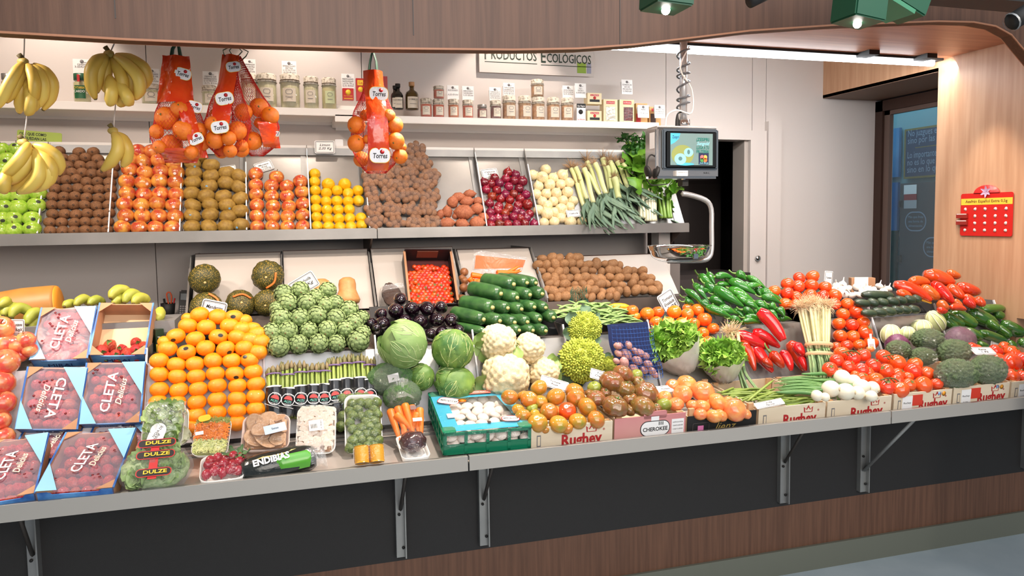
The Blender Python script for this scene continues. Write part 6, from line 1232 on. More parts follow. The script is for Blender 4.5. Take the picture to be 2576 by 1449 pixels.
# ---------------------------------------------------------------- front right: beans, tomatoes, peppers
M_fb = mat('flat_bean_green', (142,168,104), .45, c2=(120,150,84), scale=5, rv=.08)
def bean(a, b, r, m_, flat, lab, grp, name, bend=.15, k=0, cat='bean'):
    d = b-a; c = Vector((random.uniform(-1,1), -.3, random.uniform(-.6,1)))*d.length*bend
    return ob(name, sweep([Vector((0,0,0)), d*.15+c*.5, d*.5+c, d*.85+c*.5, d], [r*.3, r, r*1.05, r, r*.2], 8, flat=flat, sub=3), None, T(a), m_, label=lab, cat=cat, group=grp)
FBP = [(800,720),(870,680),(950,650),(1100,645),(1290,650),(1420,720),(1540,790),(1590,850),(1420,865),(1250,880),(1050,830),(870,820)]
for i, row in enumerate(scatter(FBP, 50, 9, .3)):
    for j, q in enumerate(row):
        p = on(*F_(q), (3.17,1.215,34), .022+.008*((i+j) % 3)); a = random.uniform(-.9, .5); ln = random.uniform(.04, .06); d = Vector((math.cos(a), math.sin(a)*.6, math.sin(a)*.6))*ln
        for s in range(2): bean(p-d+Vector((0,0,.006*s)), p+d, .0105, M_fb, .4, 'pale green flat bean lying in the heap behind the romanesco', 'flat beans in the heap', 'flat_bean', .16, j); d = Vector((d.x, -d.y, -d.z*.6)); 
# orange salad tomatoes
M_to = mat('orange_tomato', (240,104,28), .2, c2=(232,84,24), scale=2, coat=.7, rv=.05, hv=.012); M_tr = mat('red_tomato', (228,62,28), .2, c2=(222,48,24), scale=2, coat=.7, rv=.05, hv=.01)
me_to = [setm(lathe(arc(1, .9, 12, .10), 20, noise=.02, seed=i), M_to) for i in range(3)]; me_tr = [setm(lathe(arc(1, .88, 12, .10), 20, lob=5, la=.015, noise=.02, seed=i), M_tr) for i in range(3)]
me_calx = setm(tm(join(*[tm(leaf(.42,.13,2,4,0,1,.5,0,i), Matrix.Rotation(i*1.2566,4,'Z')) for i in range(5)]), T(0,0,.84)), MATS['tomato_calyx'])
def pt_cal(o, i, j):
    if (i+j) % 3 == 0: ob('calyx', me_calx, o)
rows = [[(1790,950,62),(1900,955,62),(2290,955,62),(2340,1045,62),(1790,1040,55)],[(1605,792,52),(1810,850,70),(1935,850,68),(2070,855,66),(2200,860,62),(2390,912,64)],[(1570,732,66),(1722,762,74),(1832,745,64),(1995,745,76),(2130,765,66),(2300,820,78)],[(2130,708,52),(2235,725,68)]]
stack('orange_tomato', 'tomato', me_to, rows, F_, (3.08,1.10,46), 68, 'smooth orange-red tomato', 'the orange tomato heap', 'orange tomatoes behind the lettuce', ja=.5, parts=pt_cal)
ptag([(1675,793),(1710,769),(1643,753)], 3.36, ['Tomate','Ensalada','1,95'], 'tilted price tag reading Tomate Ensalada above the orange tomatoes', sz=.22)
veg('yellow_squash', 'squash', 1330, 690, 1550, 705, 36, F_, (3.3,1.27,38), mat('yellow_squash_skin', (240,166,30), .4), 'long yellow squash between the flat beans and orange tomatoes', None, prof=(.4,.9,1,1,.5), bend=.12)
# long green peppers
M_gp = mat('green_pepper', (30,92,24), .16, c2=(52,116,34), scale=3, coat=.9, rv=.12, bump=.25, bscale=12); M_gst = mat('pepper_stem', (96,128,56), .5)
gp = [(240,215,385,320,45),(330,195,395,300,40),(400,225,590,245,35),(610,195,715,260,45),(545,265,815,405,50),(395,345,690,530,58),(545,350,820,500,52),(725,225,915,345,36),(720,320,870,310,32),(850,370,1085,480,52),(190,300,335,480,36),(100,365,285,530,36),(345,450,525,545,52),(385,405,570,510,38),(310,535,570,640,50),(420,305,555,315,30),(810,480,960,555,40),(680,560,800,620,40),(590,560,705,660,38),(700,640,905,710,40),(1035,550,1100,630,42),(1050,655,1175,660,32),(950,570,1040,660,34),(550,650,670,700,40),(800,560,860,640,36),(250,380,360,385,30),(870,430,1070,500,40),(95,440,180,480,36),(90,480,190,510,36),(235,325,275,385,28),(810,350,865,420,38),(560,695,700,715,30),(950,510,1010,560,38),(500,240,620,350,40),(300,300,420,420,44),(440,540,620,600,44),(620,420,760,560,46),(700,480,850,560,42),(250,480,340,560,40),(680,300,800,380,40),(820,560,960,640,40),(680,680,860,700,34)]
lev = lambda q: 'high on top of' if q[1] < 310 else 'low in' if q[1] > 540 else 'midway up'
for k, q in enumerate(gp): veg('green_pepper', 'pepper', *q, G_, (3.14,1.20,40), M_gp, f"long glossy green pepper {lev(q)} its heap, {(ORD+['fifteenth','sixteenth','seventeenth','eighteenth','nineteenth','twentieth','twenty-first','twenty-second'])[sorted(o_[0]+o_[1]/1e4 for o_ in gp if lev(o_) == lev(q)).index(q[0]+q[1]/1e4)]} from the left there", 'long green peppers', lob=3, la=.22, prof=(.55,1,.95,.75,.45,.12), bend=.14, stem=M_gst, off=.012+.016*(k % 3), seed=k)
# red tomatoes, upper and steep part
rows = [[(1620,935,55),(1725,925,68),(1855,918,68),(1975,895,74)],[(1660,825,72),(1790,832,70),(1915,790,78)],[(1650,702,68),(1780,715,72),(1895,690,68)],[(1692,606,68),(1828,588,76)],[(1110,500,66),(1215,505,62),(1605,500,66),(1735,500,66)],[(995,372,66),(1125,392,68),(1218,428,66),(1355,415,72),(1485,418,64),(1608,412,72)],[(1130,297,66),(1240,322,66),(1372,315,72),(1510,332,66)],[(1250,238,62),(1385,226,70)]]
stack('red_tomato', 'tomato', me_tr, rows, G_, (3.03,1.02,50), 68, 'glossy red tomato', 'the tall tomato pile', 'red tomatoes piled at the divider', ja=.6, parts=lambda o, i, j: pt_cal(o, i, j))
ptag([(2072,715),(2092,716),(2054,680)], 3.42, ['Tomate'], 'price tag edge-on behind the top of the red tomato pile', sz=.2)
# garlic
M_ga = mat('garlic_white', (232,222,212), .6, c2=(214,200,190), scale=5, stretch=(4,4,.5), rv=.04); me_ga = [setm(lathe([(.001,-.75),(.3,-.78),(.85,-.5),(1,-.1),(.8,.35),(.4,.62),(.16,.85),(.12,1.3),(.08,1.7),(.001,1.7)], 18, lob=8, la=.08, noise=.04, seed=i), M_ga) for i in range(3)]
for k, (x, y) in enumerate(((1625,315),(1680,350),(1745,345),(1830,335),(1885,380),(1785,415),(1860,412),(1935,345),(1995,362),(2060,322),(2150,350),(2105,370),(1650,385),(1710,405),(1965,385),(1600,360),(1690,300),(2030,390))):
    p = on(*G_((x, y)), (3.25,1.26,30), .03); ob('garlic_bulb', me_ga[k % 3], None, T(p)@rot_to(jit(UPV, .9), k)@S(pxr(p, 42/4.025)), label='white garlic bulb in the heap between the red tomatoes and the cucumbers', cat='garlic', group='garlic bulbs')
t = thing('garlic_carton', T(at(*G_((1890,310)), Y=3.52))@Matrix.Rotation(-.4,4,'Z'), 'small cardboard box with a white flap behind the garlic', 'carton'); B('box', (-.06,.07,0,.05,-.05,.04), M_cb, t); B('white_flap', (-.045,.03,-.004,-.001,-.05,.045), M_card, t)
# cucumbers
M_cu = mat('cucumber_skin', (36,52,38), .4, c2=(52,68,48), scale=20, coat=.2, rv=.12)
for k, (x0,y0,x1,y1,r) in enumerate(((1885,408,2180,415,44),(2080,400,2205,425,38),(1810,485,1965,505,42),(1940,470,2050,510,44),(2040,470,2150,500,40),(2130,460,2262,490,44),(2220,450,2340,480,40),(2310,440,2430,470,42),(2390,430,2485,470,38),(1880,590,2035,600,40),(1990,570,2140,600,45),(2080,560,2230,590,44),(2180,550,2305,580,42),(2260,545,2385,575,42),(2350,540,2470,570,42))):
    veg('cucumber', 'cucumber', x0, y0, x1, y1, r, G_, (3.10,1.22,38), M_cu, f"dark green cucumber, {['single one on top','short one at the right of the top','first of the middle row','second of the middle row','third of the middle row','fourth of the middle row','fifth of the middle row','sixth of the middle row','last of the middle row','leftmost of the bottom row','second of the bottom row','third of the bottom row','fourth of the bottom row','fifth of the bottom row','rightmost of the bottom row'][k]}", 'dark cucumbers', prof=(.5,.95,1,1,.9,.4), bend=.03, off=.02)
# long red peppers, back right
M_rp = mat('red_pepper', (206,34,20), .14, c2=(224,70,24), scale=1.6, coat=1, rv=.08, hv=.012, bump=.2, bscale=9, sharp=(.45,.8)); M_bp = mat('brown_pepper', (170,70,20), .16, c2=(206,96,30), scale=2, coat=1, bump=.2, bscale=9)
rp_ = [(1560,200,1870,290,72,0),(1790,180,1930,230,45,1),(1420,275,1620,290,50,0),(1260,300,1640,470,62,0),(1530,330,1720,450,60,1),(1650,290,1860,490,62,0),(1800,320,1970,450,56,0),(1890,320,2130,390,62,0),(1710,480,1810,560,48,1),(1850,470,1950,540,42,1),(1970,455,2080,540,48,0),(2080,450,2180,520,46,0),(1290,385,1440,440,42,0),(1700,560,1800,580,36,0),(1830,540,1990,560,36,0),(1470,330,1560,420,44,0),(1960,420,2080,470,40,0)]
for k, q in enumerate(rp_): veg('red_pepper', 'pepper', *q[:5], H_, (3.12,1.22,44), M_bp if q[5] else M_rp, f"long {'orange-brown' if q[5] else 'shiny red'} pepper in the back right heap, {ORD[k] if k < 14 else 'lowest'+str('' if k == 14 else ' but one' if k == 15 else ' right')} from the top", 'long peppers at the back right', lob=3, la=.16, prof=(.5,.95,1,.9,.75,.3), bend=.08, off=.02+.012*(k % 3), seed=k+50)
veg('yellow_pepper', 'pepper', 1420, 430, 1640, 495, 28, H_, (3.12,1.22,40), mat('yellow_pepper', (232,170,30), .2, coat=1), 'slim yellow pepper under the red ones at the back right', None, prof=(.4,.9,1,.8,.3))
M_gb = mat('green_bell', (58,106,30), .16, c2=(44,92,30), scale=1.6, coat=.9, rv=.12, bump=.15, bscale=9)
gb = [(1740,620,1960,720,72),(1820,590,2090,720,66),(2000,580,2290,710,74),(2140,560,2370,545,48),(2270,600,2370,640,48),(2340,700,2570,810,68),(1970,775,2150,850,56),(2120,790,2390,880,50),(2290,740,2440,840,52),(2110,910,2210,940,40),(2400,900,2490,950,48),(2520,880,2640,930,46),(1760,660,1900,740,50),(2200,680,2320,760,50)]
for k, q in enumerate(gb): veg('green_bell_pepper', 'pepper', *q, H_, (3.02,1.02,46), M_gb, f'long green bell pepper at the right end, {ORD[k]} counted from the upper left', 'green bell peppers at the right end', lob=3, la=.16, prof=(.6,1,1,.95,.85,.5), bend=.05, off=.03+.015*(k % 2), seed=k+90)
ptag([(2490,880),(2540,885),(2488,855)], 3.0, ['Pimiento'], 'price tag leaning in front of the green bell peppers', sz=.25)
ptag([(2455,893),(2510,893),(2450,874)], (2.80,1.02,30), ['Rama','1,95'], 'price tag lying on the broccoli beside the right tomatoes', sz=.3, off=.04)
# bundle of young garlic shoots
a, b = on(2048, 765, 'F', .12), on(2062, 935, ST, .10); t = thing('garlic_shoot_bundle', T(b), 'big bundle of young garlic shoots tied with two bands, roots upwards', 'garlic shoots'); ax = a-b
M_gs = mat('shoot_white', (230,214,190), .4, c2=(176,184,96), scale=1.4, stretch=(1,1,3)); M_gg = mat('shoot_green', (106,140,96), .5, c2=(140,164,110), scale=6, stretch=(8,8,1))
sh, gl, rt_ = [], [], []; r_ = random.Random(4)
for k in range(30):
    x = (r_.random()*2-1); y = -r_.random(); top = ax+Vector((x*.082, y*.045+.02, (1-x*x)*.02-.02)); mid = ax*.35+Vector((x*.052, y*.045+.02, 0)); bot = ax*-.45+Vector((x*.075+r_.uniform(-.02,.02), y*.04, 0))
    sh.append(sweep([top+Vector((r_.uniform(-.015,.015), 0, .0)), top-ax*.08, mid], [.0065,.0075,.006], 6)); gl.append(sweep([mid, ax*.05+Vector((x*.06, y*.05, 0)), bot], [.006,.007,.003], 5, flat=.5))
    rt_.append(tm(rootball(.004, 22, .05, M_root, k, 1.5, .0009), T(top)@rot_to(Vector((x*.9, -.7, .8)))))
for L_s, nm, m_, st_ in ((sh, 'white_shoots', M_gs, 1), (gl, 'green_leaves', M_gg, 1), (rt_, 'roots', M_root, 1)):
    me = join(*L_s); me.materials.clear(); o = ob(nm, me, t, None, m_, kind='stuff')
for f_ in (.22, .36): ob('band', lathe([(.062,0),(.066,.006),(.066,.012),(.062,.018)], 20, cap=False), t, T(ax*f_+Vector((0,-.01,0)))@rot_to(ax)@S(1,.6,1), mat('rubber_band', (196,160,120), .6))
a, b = on(1840, 835, ST, .07), on(1868, 945, (2.95,.93,55), .05); t = thing('garlic_shoot_bundle', T(b), 'smaller bundle of garlic shoots between the lettuce and red peppers', 'garlic shoots'); ax = a-b; sh, gl, rt_ = [], [], []
for k in range(9):
    x = (r_.random()*2-1); o_ = Vector((x*.02, -r_.random()*.02, 0)); sh.append(sweep([ax+o_*1.5, ax*.6+o_, ax*.3+o_], [.006,.006,.005], 6)); gl.append(sweep([ax*.3+o_, o_, -ax*.5+o_*3+Vector((.03,0,-.01))], [.005,.006,.002], 5, flat=.5)); rt_.append(tm(rootball(.004, 22, .05, M_root, k, 1.5, .0009), T(ax+o_)@rot_to(Vector((x-.8, -.5, .6)))))
for L_s, nm, m_ in ((sh, 'white_shoots', M_gs), (gl, 'green_leaves', M_gg), (rt_, 'roots', M_root)): me = join(*L_s); me.materials.clear(); ob(nm, me, t, None, m_, kind='stuff')
# shiny red long peppers, centre
cp = [(840,570,1090,870,78,0),(600,800,940,950,62,0),(780,780,1050,940,58,0),(770,910,980,1190,76,0),(650,870,800,1180,50,1),(960,990,1090,1150,55,1),(1140,890,1300,1180,78,1),(1060,980,1170,1180,52,0),(1210,900,1300,1030,50,0),(730,900,840,1100,50,1),(1250,1020,1320,1180,40,0),(880,1060,980,1140,40,1)]
M_rp2 = mat('crimson_pepper', (196,16,28), .12, c2=(214,40,26), scale=2, coat=1, bump=.2, bscale=9, sharp=(.5,.8)); M_bp2 = mat('brown_red_pepper', (120,40,18), .12, c2=(186,50,20), scale=2.5, coat=1, bump=.2, bscale=9)
for k, q in enumerate(cp): veg('long_red_pepper', 'pepper', *q[:4], q[4]*(.85 if k in (0,3) else 1), G_, (3.0,.92,58), M_bp2 if q[5] else M_rp2, f"long {'brownish red' if q[5] else 'bright crimson'} pepper beside the garlic shoots, {['pointing up on top','upper left','upper middle','large curved front','far left','central short','broad right','narrow right','small upper right','hidden left','lower right edge','low centre'][k]}", 'long red peppers', lob=3, la=.14, prof=(.45,1,1,.9,.7,.25) if k else (.6,1,.95,.9,.8,.5), bend=.08, off=.03+.02*(k % 3) if k else .12, stem=M_gst if k in (3,5,1) else None, seed=k+30)
# lettuces in plastic bags
M_let = mat('lettuce_green', (172,208,98), .4, c2=(128,180,66), scale=5, rv=.05); M_let.node_tree.nodes['Principled BSDF'].inputs['Subsurface Weight'].default_value = .0
M_pbag = mat('milky_bag', (232,226,222), .35, alpha=.82, bump=1, bscale=14, c2=(214,208,204), scale=10)
def lettuce(q, rx, rz, tf, lab, bagdir, seed):
    p = on(*tf(q), (2.98,.95,50), .08); a, b = pxr(p, rx*tf.s), pxr(p, rz*tf.s); t = thing('lettuce', T(p), lab, 'lettuce', 'loose-leaf lettuces in bags'); r_ = random.Random(seed); lv = []
    for k in range(120):
        th, ph = r_.uniform(0, 6.28), math.acos(r_.uniform(-.2, 1)); d = Vector((math.sin(ph)*math.cos(th), math.sin(ph)*math.sin(th), math.cos(ph)))
        d2 = Matrix.Rotation(R(55), 3, 'X')@d; s_ = r_.uniform(.045, .07); c = Vector((d2.x*a*.80, d2.y*.05, d2.z*b*.80))
        lv.append(tm(leaf(s_*1.1, s_*1.5, 14, 8, s_*.20, 4, 1.2, .2, k, .45), T(c)@rot_to(jit(d2, .45), r_.uniform(0, 6.28))@Matrix.Rotation(R(70), 4, 'X')@T(0,-s_*.6,0)))
    me = join(*lv); me.materials.clear(); ob('leaves', me, t, None, M_let, kind='stuff'); ob('heart', setm(bumpy(40,.15,1,1,3,seed), M_let), t, S(a*.75,.05,b*.75))
    vs, n, m_ = [], 18, 8                                          # bag wrapped round the lower side
    bd = Vector((bagdir[0], 0, bagdir[1])).normalized(); sd = Vector((bd.z, 0, -bd.x))
    for i in range(m_+1):
        f = i/m_; w_ = (.25+.85*f**.6); 
        for j in range(n+1): th = math.pi*(-.05+1.1*j/n); q_ = bd*(a*1.25*(1-f)+a*.12*f+b*.0)+sd*(math.cos(th)*a*1.02*w_)*(b/a*.5+.5)+Vector((0, -math.sin(th)*.130*w_+.02, 0)); vs.append(q_+Vector((0,0,.006*math.sin(j*2.3+i))))
    ob('plastic_bag', mesh(vs, [(i*(n+1)+j, i*(n+1)+j+1, (i+1)*(n+1)+j+1, (i+1)*(n+1)+j) for i in range(m_) for j in range(n)]), t, None, M_pbag)
lettuce((1985,1060), 290, 210, F_, 'frilly green lettuce in a white bag beside the blue net', (.55,-.85), 1)
lettuce((465,1040), 215, 155, G_, 'frilly green lettuce in a white bag left of the red peppers', (.2,-1), 2)
# blue net of shallots
p = on(1590, 930, (2.98,.93,60), .06); t = thing('blue_net_bag', T(p), 'blue net bag of pinkish shallots beside the romanesco', 'bag of shallots'); f = lambda q, dy=0: at(*F_(q), Y=p.y+dy)-p
cr = [f((1330,880)), f((1745,850)), f((1870,1390)), f((1460,1400))]; n = 13; vs = []
for i in range(n+1):
    for j in range(n+1): u_, v_ = i/n, j/n; q = cr[3].lerp(cr[2], u_).lerp(cr[0].lerp(cr[1], u_), v_); vs.append(q+Vector((.006*math.sin(v_*8), -.055*math.sin(math.pi*u_)**.5*(1-v_*.55)-.012, 0)))
for s_, nm in ((1, 'net'), (-1, 'net_back')):
    o = ob(nm, mesh([Vector((v.x, v.y if s_ > 0 else .03, v.z)) for v in vs], [(i*(n+1)+j, (i+1)*(n+1)+j, (i+1)*(n+1)+j+1, i*(n+1)+j+1) for i in range(n) for j in range(n)]), t, None, mat('blue_net', (36,84,160), .5)); 
    if s_ > 0: md = o.modifiers.new('wire', 'WIREFRAME'); md.thickness = .0018
    else: o.data.materials.clear(); o.data.materials.append(mat('dark_blue_net', (24,40,90), .7))
M_sh = mat('shallot_skin', (204,158,150), .4, c2=(176,120,116), scale=3, coat=.3, rv=.06); me_sh = setm(lathe(arc(1,1.25,12,tipt=.3,tipb=.1),14,noise=.05), M_sh)
for k, (x, y, r) in enumerate(((1430,1085,48),(1535,1080,44),(1510,1175,62),(1490,1255,60),(1650,1160,50),(1620,1235,55),(1710,1190,44),(1500,1320,50),(1430,1160,44),(1730,1270,46),(1690,1330,50),(1580,1310,48),(1770,1340,46),(1410,1240,36),(1600,1140,40),(1640,1380,50),(1800,1380,40))): q = f((x, y), -.02-.015*(k % 2)); ob('shallot', me_sh, t, T(q)@rot_to(jit((1,-.2,-.6), .6))@S(pxr(p, r/4.025*.8)))
# white cabbages, red cabbage, wrapped broccoli
M_nap = mat('napa_white', (222,224,176), .5, c2=(196,208,140), scale=4, stretch=(3,3,1), bump=.5, bscale=14); M_napv = mat('napa_rib', (240,240,214), .5)
for k, (x, y, r, sq, lb) in enumerate(((1225,815,98,1.1,'pale ribbed cabbage at the left of the white tray'),(1395,800,72,1,'small pale cabbage, middle of the white tray'),(1535,735,95,.8,'pale round cabbage at the upper middle of the tray'),(1680,680,85,1.5,'long pale cabbage slanting on the right of the tray'))):
    p = on(*H_((x, y)), (3.08,1.06,48), .05); rr = pxr(p, r/4.025); t = thing('white_cabbage', T(p)@Matrix.Rotation(.0 if k < 3 else -.7, 4, 'Y'), lb, 'cabbage', 'pale cabbages'); ob('head', setm(lathe(arc(rr, rr*sq, 12), 24, lob=7, la=.10, noise=.06, seed=k), M_nap), t)
    ob('ribs', setm(join(*[sweep([Vector((rr*1.02*math.cos(a)*math.cos(z), rr*1.02*math.sin(a)*math.cos(z), rr*sq*1.02*math.sin(z))) for z in (-1.2,-.5,.2,.9,1.4)], [.001,.003,.003,.002,.0005], 5) for a in [i*.698 for i in range(9)]]), M_napv), t)
M_redc = mat('red_cabbage', (84,34,66), .4, c2=(120,70,100), scale=4, stretch=(4,1,1)); me_rc = setm(bumpy(16,.03,1,.95,4,2), M_redc)
p = on(*H_((1290,915)), (3.0,.98,48), .05); ob('red_cabbage', me_rc, None, T(p)@S(pxr(p,28)), label='purple red cabbage under the left broccoli', cat='cabbage')
p = on(*H_((1925,870)), (3.03,1.0,48), .08); t = wrapped('wrapped_red_cabbage', 'cabbage', 'film-wrapped red cabbage behind the broccoli', p, pxr(p,40), pxr(p,36), pxr(p,36), me_rc, 5)
wt = on(2300, 840, (3.08,1.06,48), .03)
M_brc = mat('broccoli_green', (76,100,62), .7, c2=(122,142,98), scale=20, bump=1, bscale=60); me_br = [setm(bumpy(260,.12,1,1,5,s,jit=.6), M_brc) for s in (3, 4)]
for k, (x, y, a, b, lb) in enumerate(((1600,855,185,100,'topmost, under the pale cabbages'),(1300,965,135,95,'upper left beside the tomatoes'),(1545,1035,150,90,'middle left above the vine tomatoes'),(1865,985,190,125,'middle, large round one'),(1890,1205,240,145,'front left, the largest'),(2205,1165,200,145,'front right, beside the right tomatoes'))):
    p = on(*H_((x, y)), (2.68,.94,28) if k > 3 else (2.86,.98,40), .06); wrapped('wrapped_broccoli', 'broccoli', f'film-wrapped dark green broccoli head, {lb}', p, pxr(p, a/4.025*.98), pxr(p, min(a, b)*1.05/4.025), pxr(p, b/4.025*1.02), me_br[k % 2], k+7, film_m=film('broccoli_film', fac=.15, rough=.08, bump=1, bscale=16, gm=.8))
# ---------------------------------------------------------------- crates along the front lip
M_cw = mat('crate_wood', (230,214,190), .6, c2=(218,200,172), scale=3, stretch=(1,8,8)); M_cwi = mat('crate_inside', (220,196,164), .7); M_rud = mat('crate_print_red', (176,34,36), .5); M_pst = mat('corner_post_wood', (216,170,126), .6, c2=(196,150,106), scale=6, stretch=(6,6,1))
def crate(u0, u1, vt, kind, lab, dp=.38, ang=4.5):
    a, b = at(u0+1.5, vt, Y=2.628), at(u1-1.5, vt, Y=2.628); z = (a.z+b.z)/2; x0, x1 = a.x, b.x; wd = x1-x0; h = wd/2; t = thing('vegetable_crate', T((x0+x1)/2, 2.628, z)@Matrix.Rotation(R(ang), 4, 'X'), lab, 'crate', 'crates on the front ledge'); hh = .092
    fm = {'rug': M_cw, 'pink': mat('pink_carton', (200,110,120), .5, c2=(214,160,150), scale=1.5), 'black': M_blk}[kind]
    B('front_panel', (-h, h, 0, .005, -hh, 0), fm, t); B('rear_panel', (-h, h, dp-.005, dp, -hh, 0), M_cwi, t); B('bottom', (-h, h, 0, dp, -hh, -hh+.004), M_cwi, t)
    for s in (-1, 1): B('side_panel', ((s*h-.005) if s > 0 else -h, h if s > 0 else -h+.005, .005, dp-.005, -hh, 0), M_cwi, t)
    for s in (-1, 1):
        for y in (.008, dp-.02): B('corner_post', (s*(h-.022)-.012, s*(h-.022)+.012, y, y+.014, -hh, .003 if kind != 'black' else .028), M_pst, t)
    Mt = Matrix.Rotation(R(90), 4, 'X'); F = lambda x, zz: T(x, -.001, zz)@Mt
    if kind == 'rug':
        full = u0 > 2240
        txt('Rughey', .062, M_rud, t, M=F(h*.22 if not full else h*.35, -.062), z=0, fit=wd*.50, bold=.03)
        cx = h*.47
        ob('crown', mesh([(cx+x*.02, -.0012, -.022+y*.022) for x, y in ((-1,-.6),(1,-.6),(1.15,.5),(.5,0),(0,.8),(-.5,0),(-1.15,.5))], [tuple(range(7))], False), t, None, M_rud); ob('crown_inside', mesh([(cx+x*.016, -.0016, -.023+y*.016) for x, y in ((-1,-.6),(1,-.6),(1.05,.3),(.5,-.15),(0,.5),(-.5,-.15),(-1.05,.3))], [tuple(range(7))], False), t, None, M_cw)
        B('side_mark', (-h+.022, -h+.038, -.001, 0, -.075, -.030), M_grey, t); B('side_mark_window', (-h+.025, -h+.035, -.0015, -.001, -.070, -.035), M_cw, t)
        txt('®', .012, M_rud, t, M=F(h*.78, -.030), z=0)
        if full:
            B('white_label', (-h+.045, -h+.10, -.0016, -.0002, -.085, -.015), M_card, t); txt('Ruchey', .012, M_ink, t, M=F(-h+.072, -.045)@T(0,0,.001), z=0, fit=.04); B('red_label', (-h+.10, -h+.155, -.0018, -.0002, -.060, -.012), mat('orange_red_label', (210,60,40), .5), t); txt('BH780', .010, M_ink, t, M=F(-h+.072, -.075)@T(0,0,.001), z=0)
            for q, c in ((0, (120,150,190)), (1, (226,150,40))): ob('seal', lathe([(.001,0),(.011,0),(.001,.0008)], 14), t, F(h*.55+q*.026, -.018), mat('seal_%d' % q, c, .5))
    if kind == 'pink':
        ob('tab', rrect(.10, .03, .006, .005), t, T(.02, .005, .002)@Mt, fm)
        ob('oval_label', rrect(.125,.058,.028,.0008,0,8), t, F(.02,-.052), M_card); ob('oval_rim', ring(.129,.062,.030,.003,.0,n=8), t, F(.02,-.052)@T(0,0,.0005), M_ink); txt('CHEROKEE', .022, M_ink, t, M=F(.02,-.056)@T(0,0,.0012), z=0, fit=.108, bold=.02)
        for k in range(3): B('slash', (.035+k*.008, .038+k*.008, -.0028, -.0012, -.040, -.026), M_ink, t)
        B('barcode', (.002,.036,-.0012,-.0002,-.024,-.004), M_card, t); B('info_label', (h-.062,h-.008,-.0014,-.0002,-.082,-.022), M_card, t)
        for k, s in enumerate(('HORTICOLA DUCAL','TOMATE CHEROKEE','CAJA LLENA')): txt(s, .007, M_grey, t, M=F(h-.035,-.035-k*.014)@T(0,0,.001), z=0, fit=.045)
    if kind == 'black':
        ob('frame_print', ring(.075,.05,.006,.0015,0), t, F(-h*.62,-.055), mat('dim_print', (90,80,80), .5)); B('pink_square', (-h*.62-.014,-h*.62+.012,-.0016,-.0002,-.068,-.042), mat('pink_print', (214,120,170), .5), t); txt('lienz', .05, mat('gold_print', (176,150,80), .5), t, M=F(h*.05,-.055), z=0, shear=.5, fit=.10)
    return t, z, x0, x1
CL = ['cream wooden crate of brown-green tomatoes beside the mushroom crate','pink cardboard crate of dark ribbed tomatoes with an oval label','black-fronted crate of large pink-orange tomatoes with wooden corner posts','cream wooden crate of thin green beans','cream wooden crate of spring onions','cream wooden crate of vine tomatoes with a red label','cream wooden crate under the wrapped broccoli','cream wooden crate of tomatoes at the right edge']
CR = [crate(u0, u1, v, k, l) for (u0, u1, v, k), l in zip(((1335,1543,1068,'rug'),(1545,1727,1046,'pink'),(1729,1905,1040,'black'),(1908,2079,1020,'rug'),(2081,2245,1003,'rug'),(2249,2397,985,'rug'),(2399,2542,968,'rug'),(2545,2690,954,'rug')), CL)]
# tomatoes in the crates
M_bt = mat('brown_tomato', (196,110,40), .2, c2=(150,128,44), scale=1.6, coat=.7, rv=.08, hv=.02, sharp=(.4,.7)); me_bt = [setm(lathe(arc(1,.86,12,.12),22,lob=5,la=.02,noise=.03,seed=i), M_bt) for i in range(3)]
M_rb = mat('ribbed_tomato', (146,82,52), .18, c2=(120,92,42), scale=2, coat=.8, rv=.1, hv=.015); me_rb2 = [setm(lathe(arc(1,.78,14,.22),40,lob=9,la=.14,noise=.04,seed=i), M_rb) for i in range(3)]
M_pk2 = mat('pink_tomato', (236,150,84), .22, c2=(230,112,70), scale=1.5, coat=.6, rv=.05, hv=.012); me_pt2 = [setm(lathe(arc(1,.82,12,.16),22,lob=6,la=.03,noise=.03,seed=i), M_pk2) for i in range(3)]
M_grt = mat('unripe_green', (140,150,60), .25, coat=.6); me_gt = setm(lathe(arc(1,.8,12,.2),30,lob=8,la=.08), M_grt); me_gr1 = setm(lathe(arc(1,.9,12,.1),20), M_tr)
me_tcal = setm(tm(join(*[tm(leaf(.36,.12,2,4,0,1,.5,0,i), Matrix.Rotation(i*1.2566,4,'Z')) for i in range(5)], sweep([(0,0,0),(0,0,.14)],[.04,.05],5,sub=1)), T(0,0,.66)), MATS['tomato_calyx'])
def heap(name, cat, mes, pts, tf, pl, labf, group, ja=.6, cal=None, sq=1, special=None):
    global CUR; CUR = pts
    for k, q in enumerate(pts):
        x, y, r = q[:3]; p0 = on(*tf((x, y)), pl); rr = pxr(p0, r*tf.s); p = on(*tf((x, y)), pl, rr*.75); me = mes[k % len(mes)]
        if len(q) > 3: me = q[3]
        o = ob(name, me, None, T(p)@rot_to(jit(Vector((0,-.35,1)), ja), k*1.7)@S(rr, rr, rr*sq), label=labf(k, q), cat=cat, group=group)
        if cal and (k % 2 == 0 or ja < .5): ob('calyx', cal, o)
PLC = (2.66, .925, 30)
def where(q, x0, x1, y0, y1):
    t_ = lambda p: min(max(int((p[1]-y0)/(y1-y0)*3), 0), 2)
    same = sorted(p[0]+p[1]/1e4 for p in CUR if t_(p) == t_(q)); i = same.index(q[0]+q[1]/1e4)
    return ('rear', 'middle', 'front')[t_(q)]+' part, '+nth(i, 99, 'leftmost')+(' from the left' if i else '')
def _where(q, x0, x1, y0, y1): return ('front' if q[1] > y0+(y1-y0)*.66 else 'middle' if q[1] > y0+(y1-y0)*.33 else 'back')+' '+('left' if q[0] < x0+(x1-x0)*.33 else 'centre' if q[0] < x0+(x1-x0)*.66 else 'right')
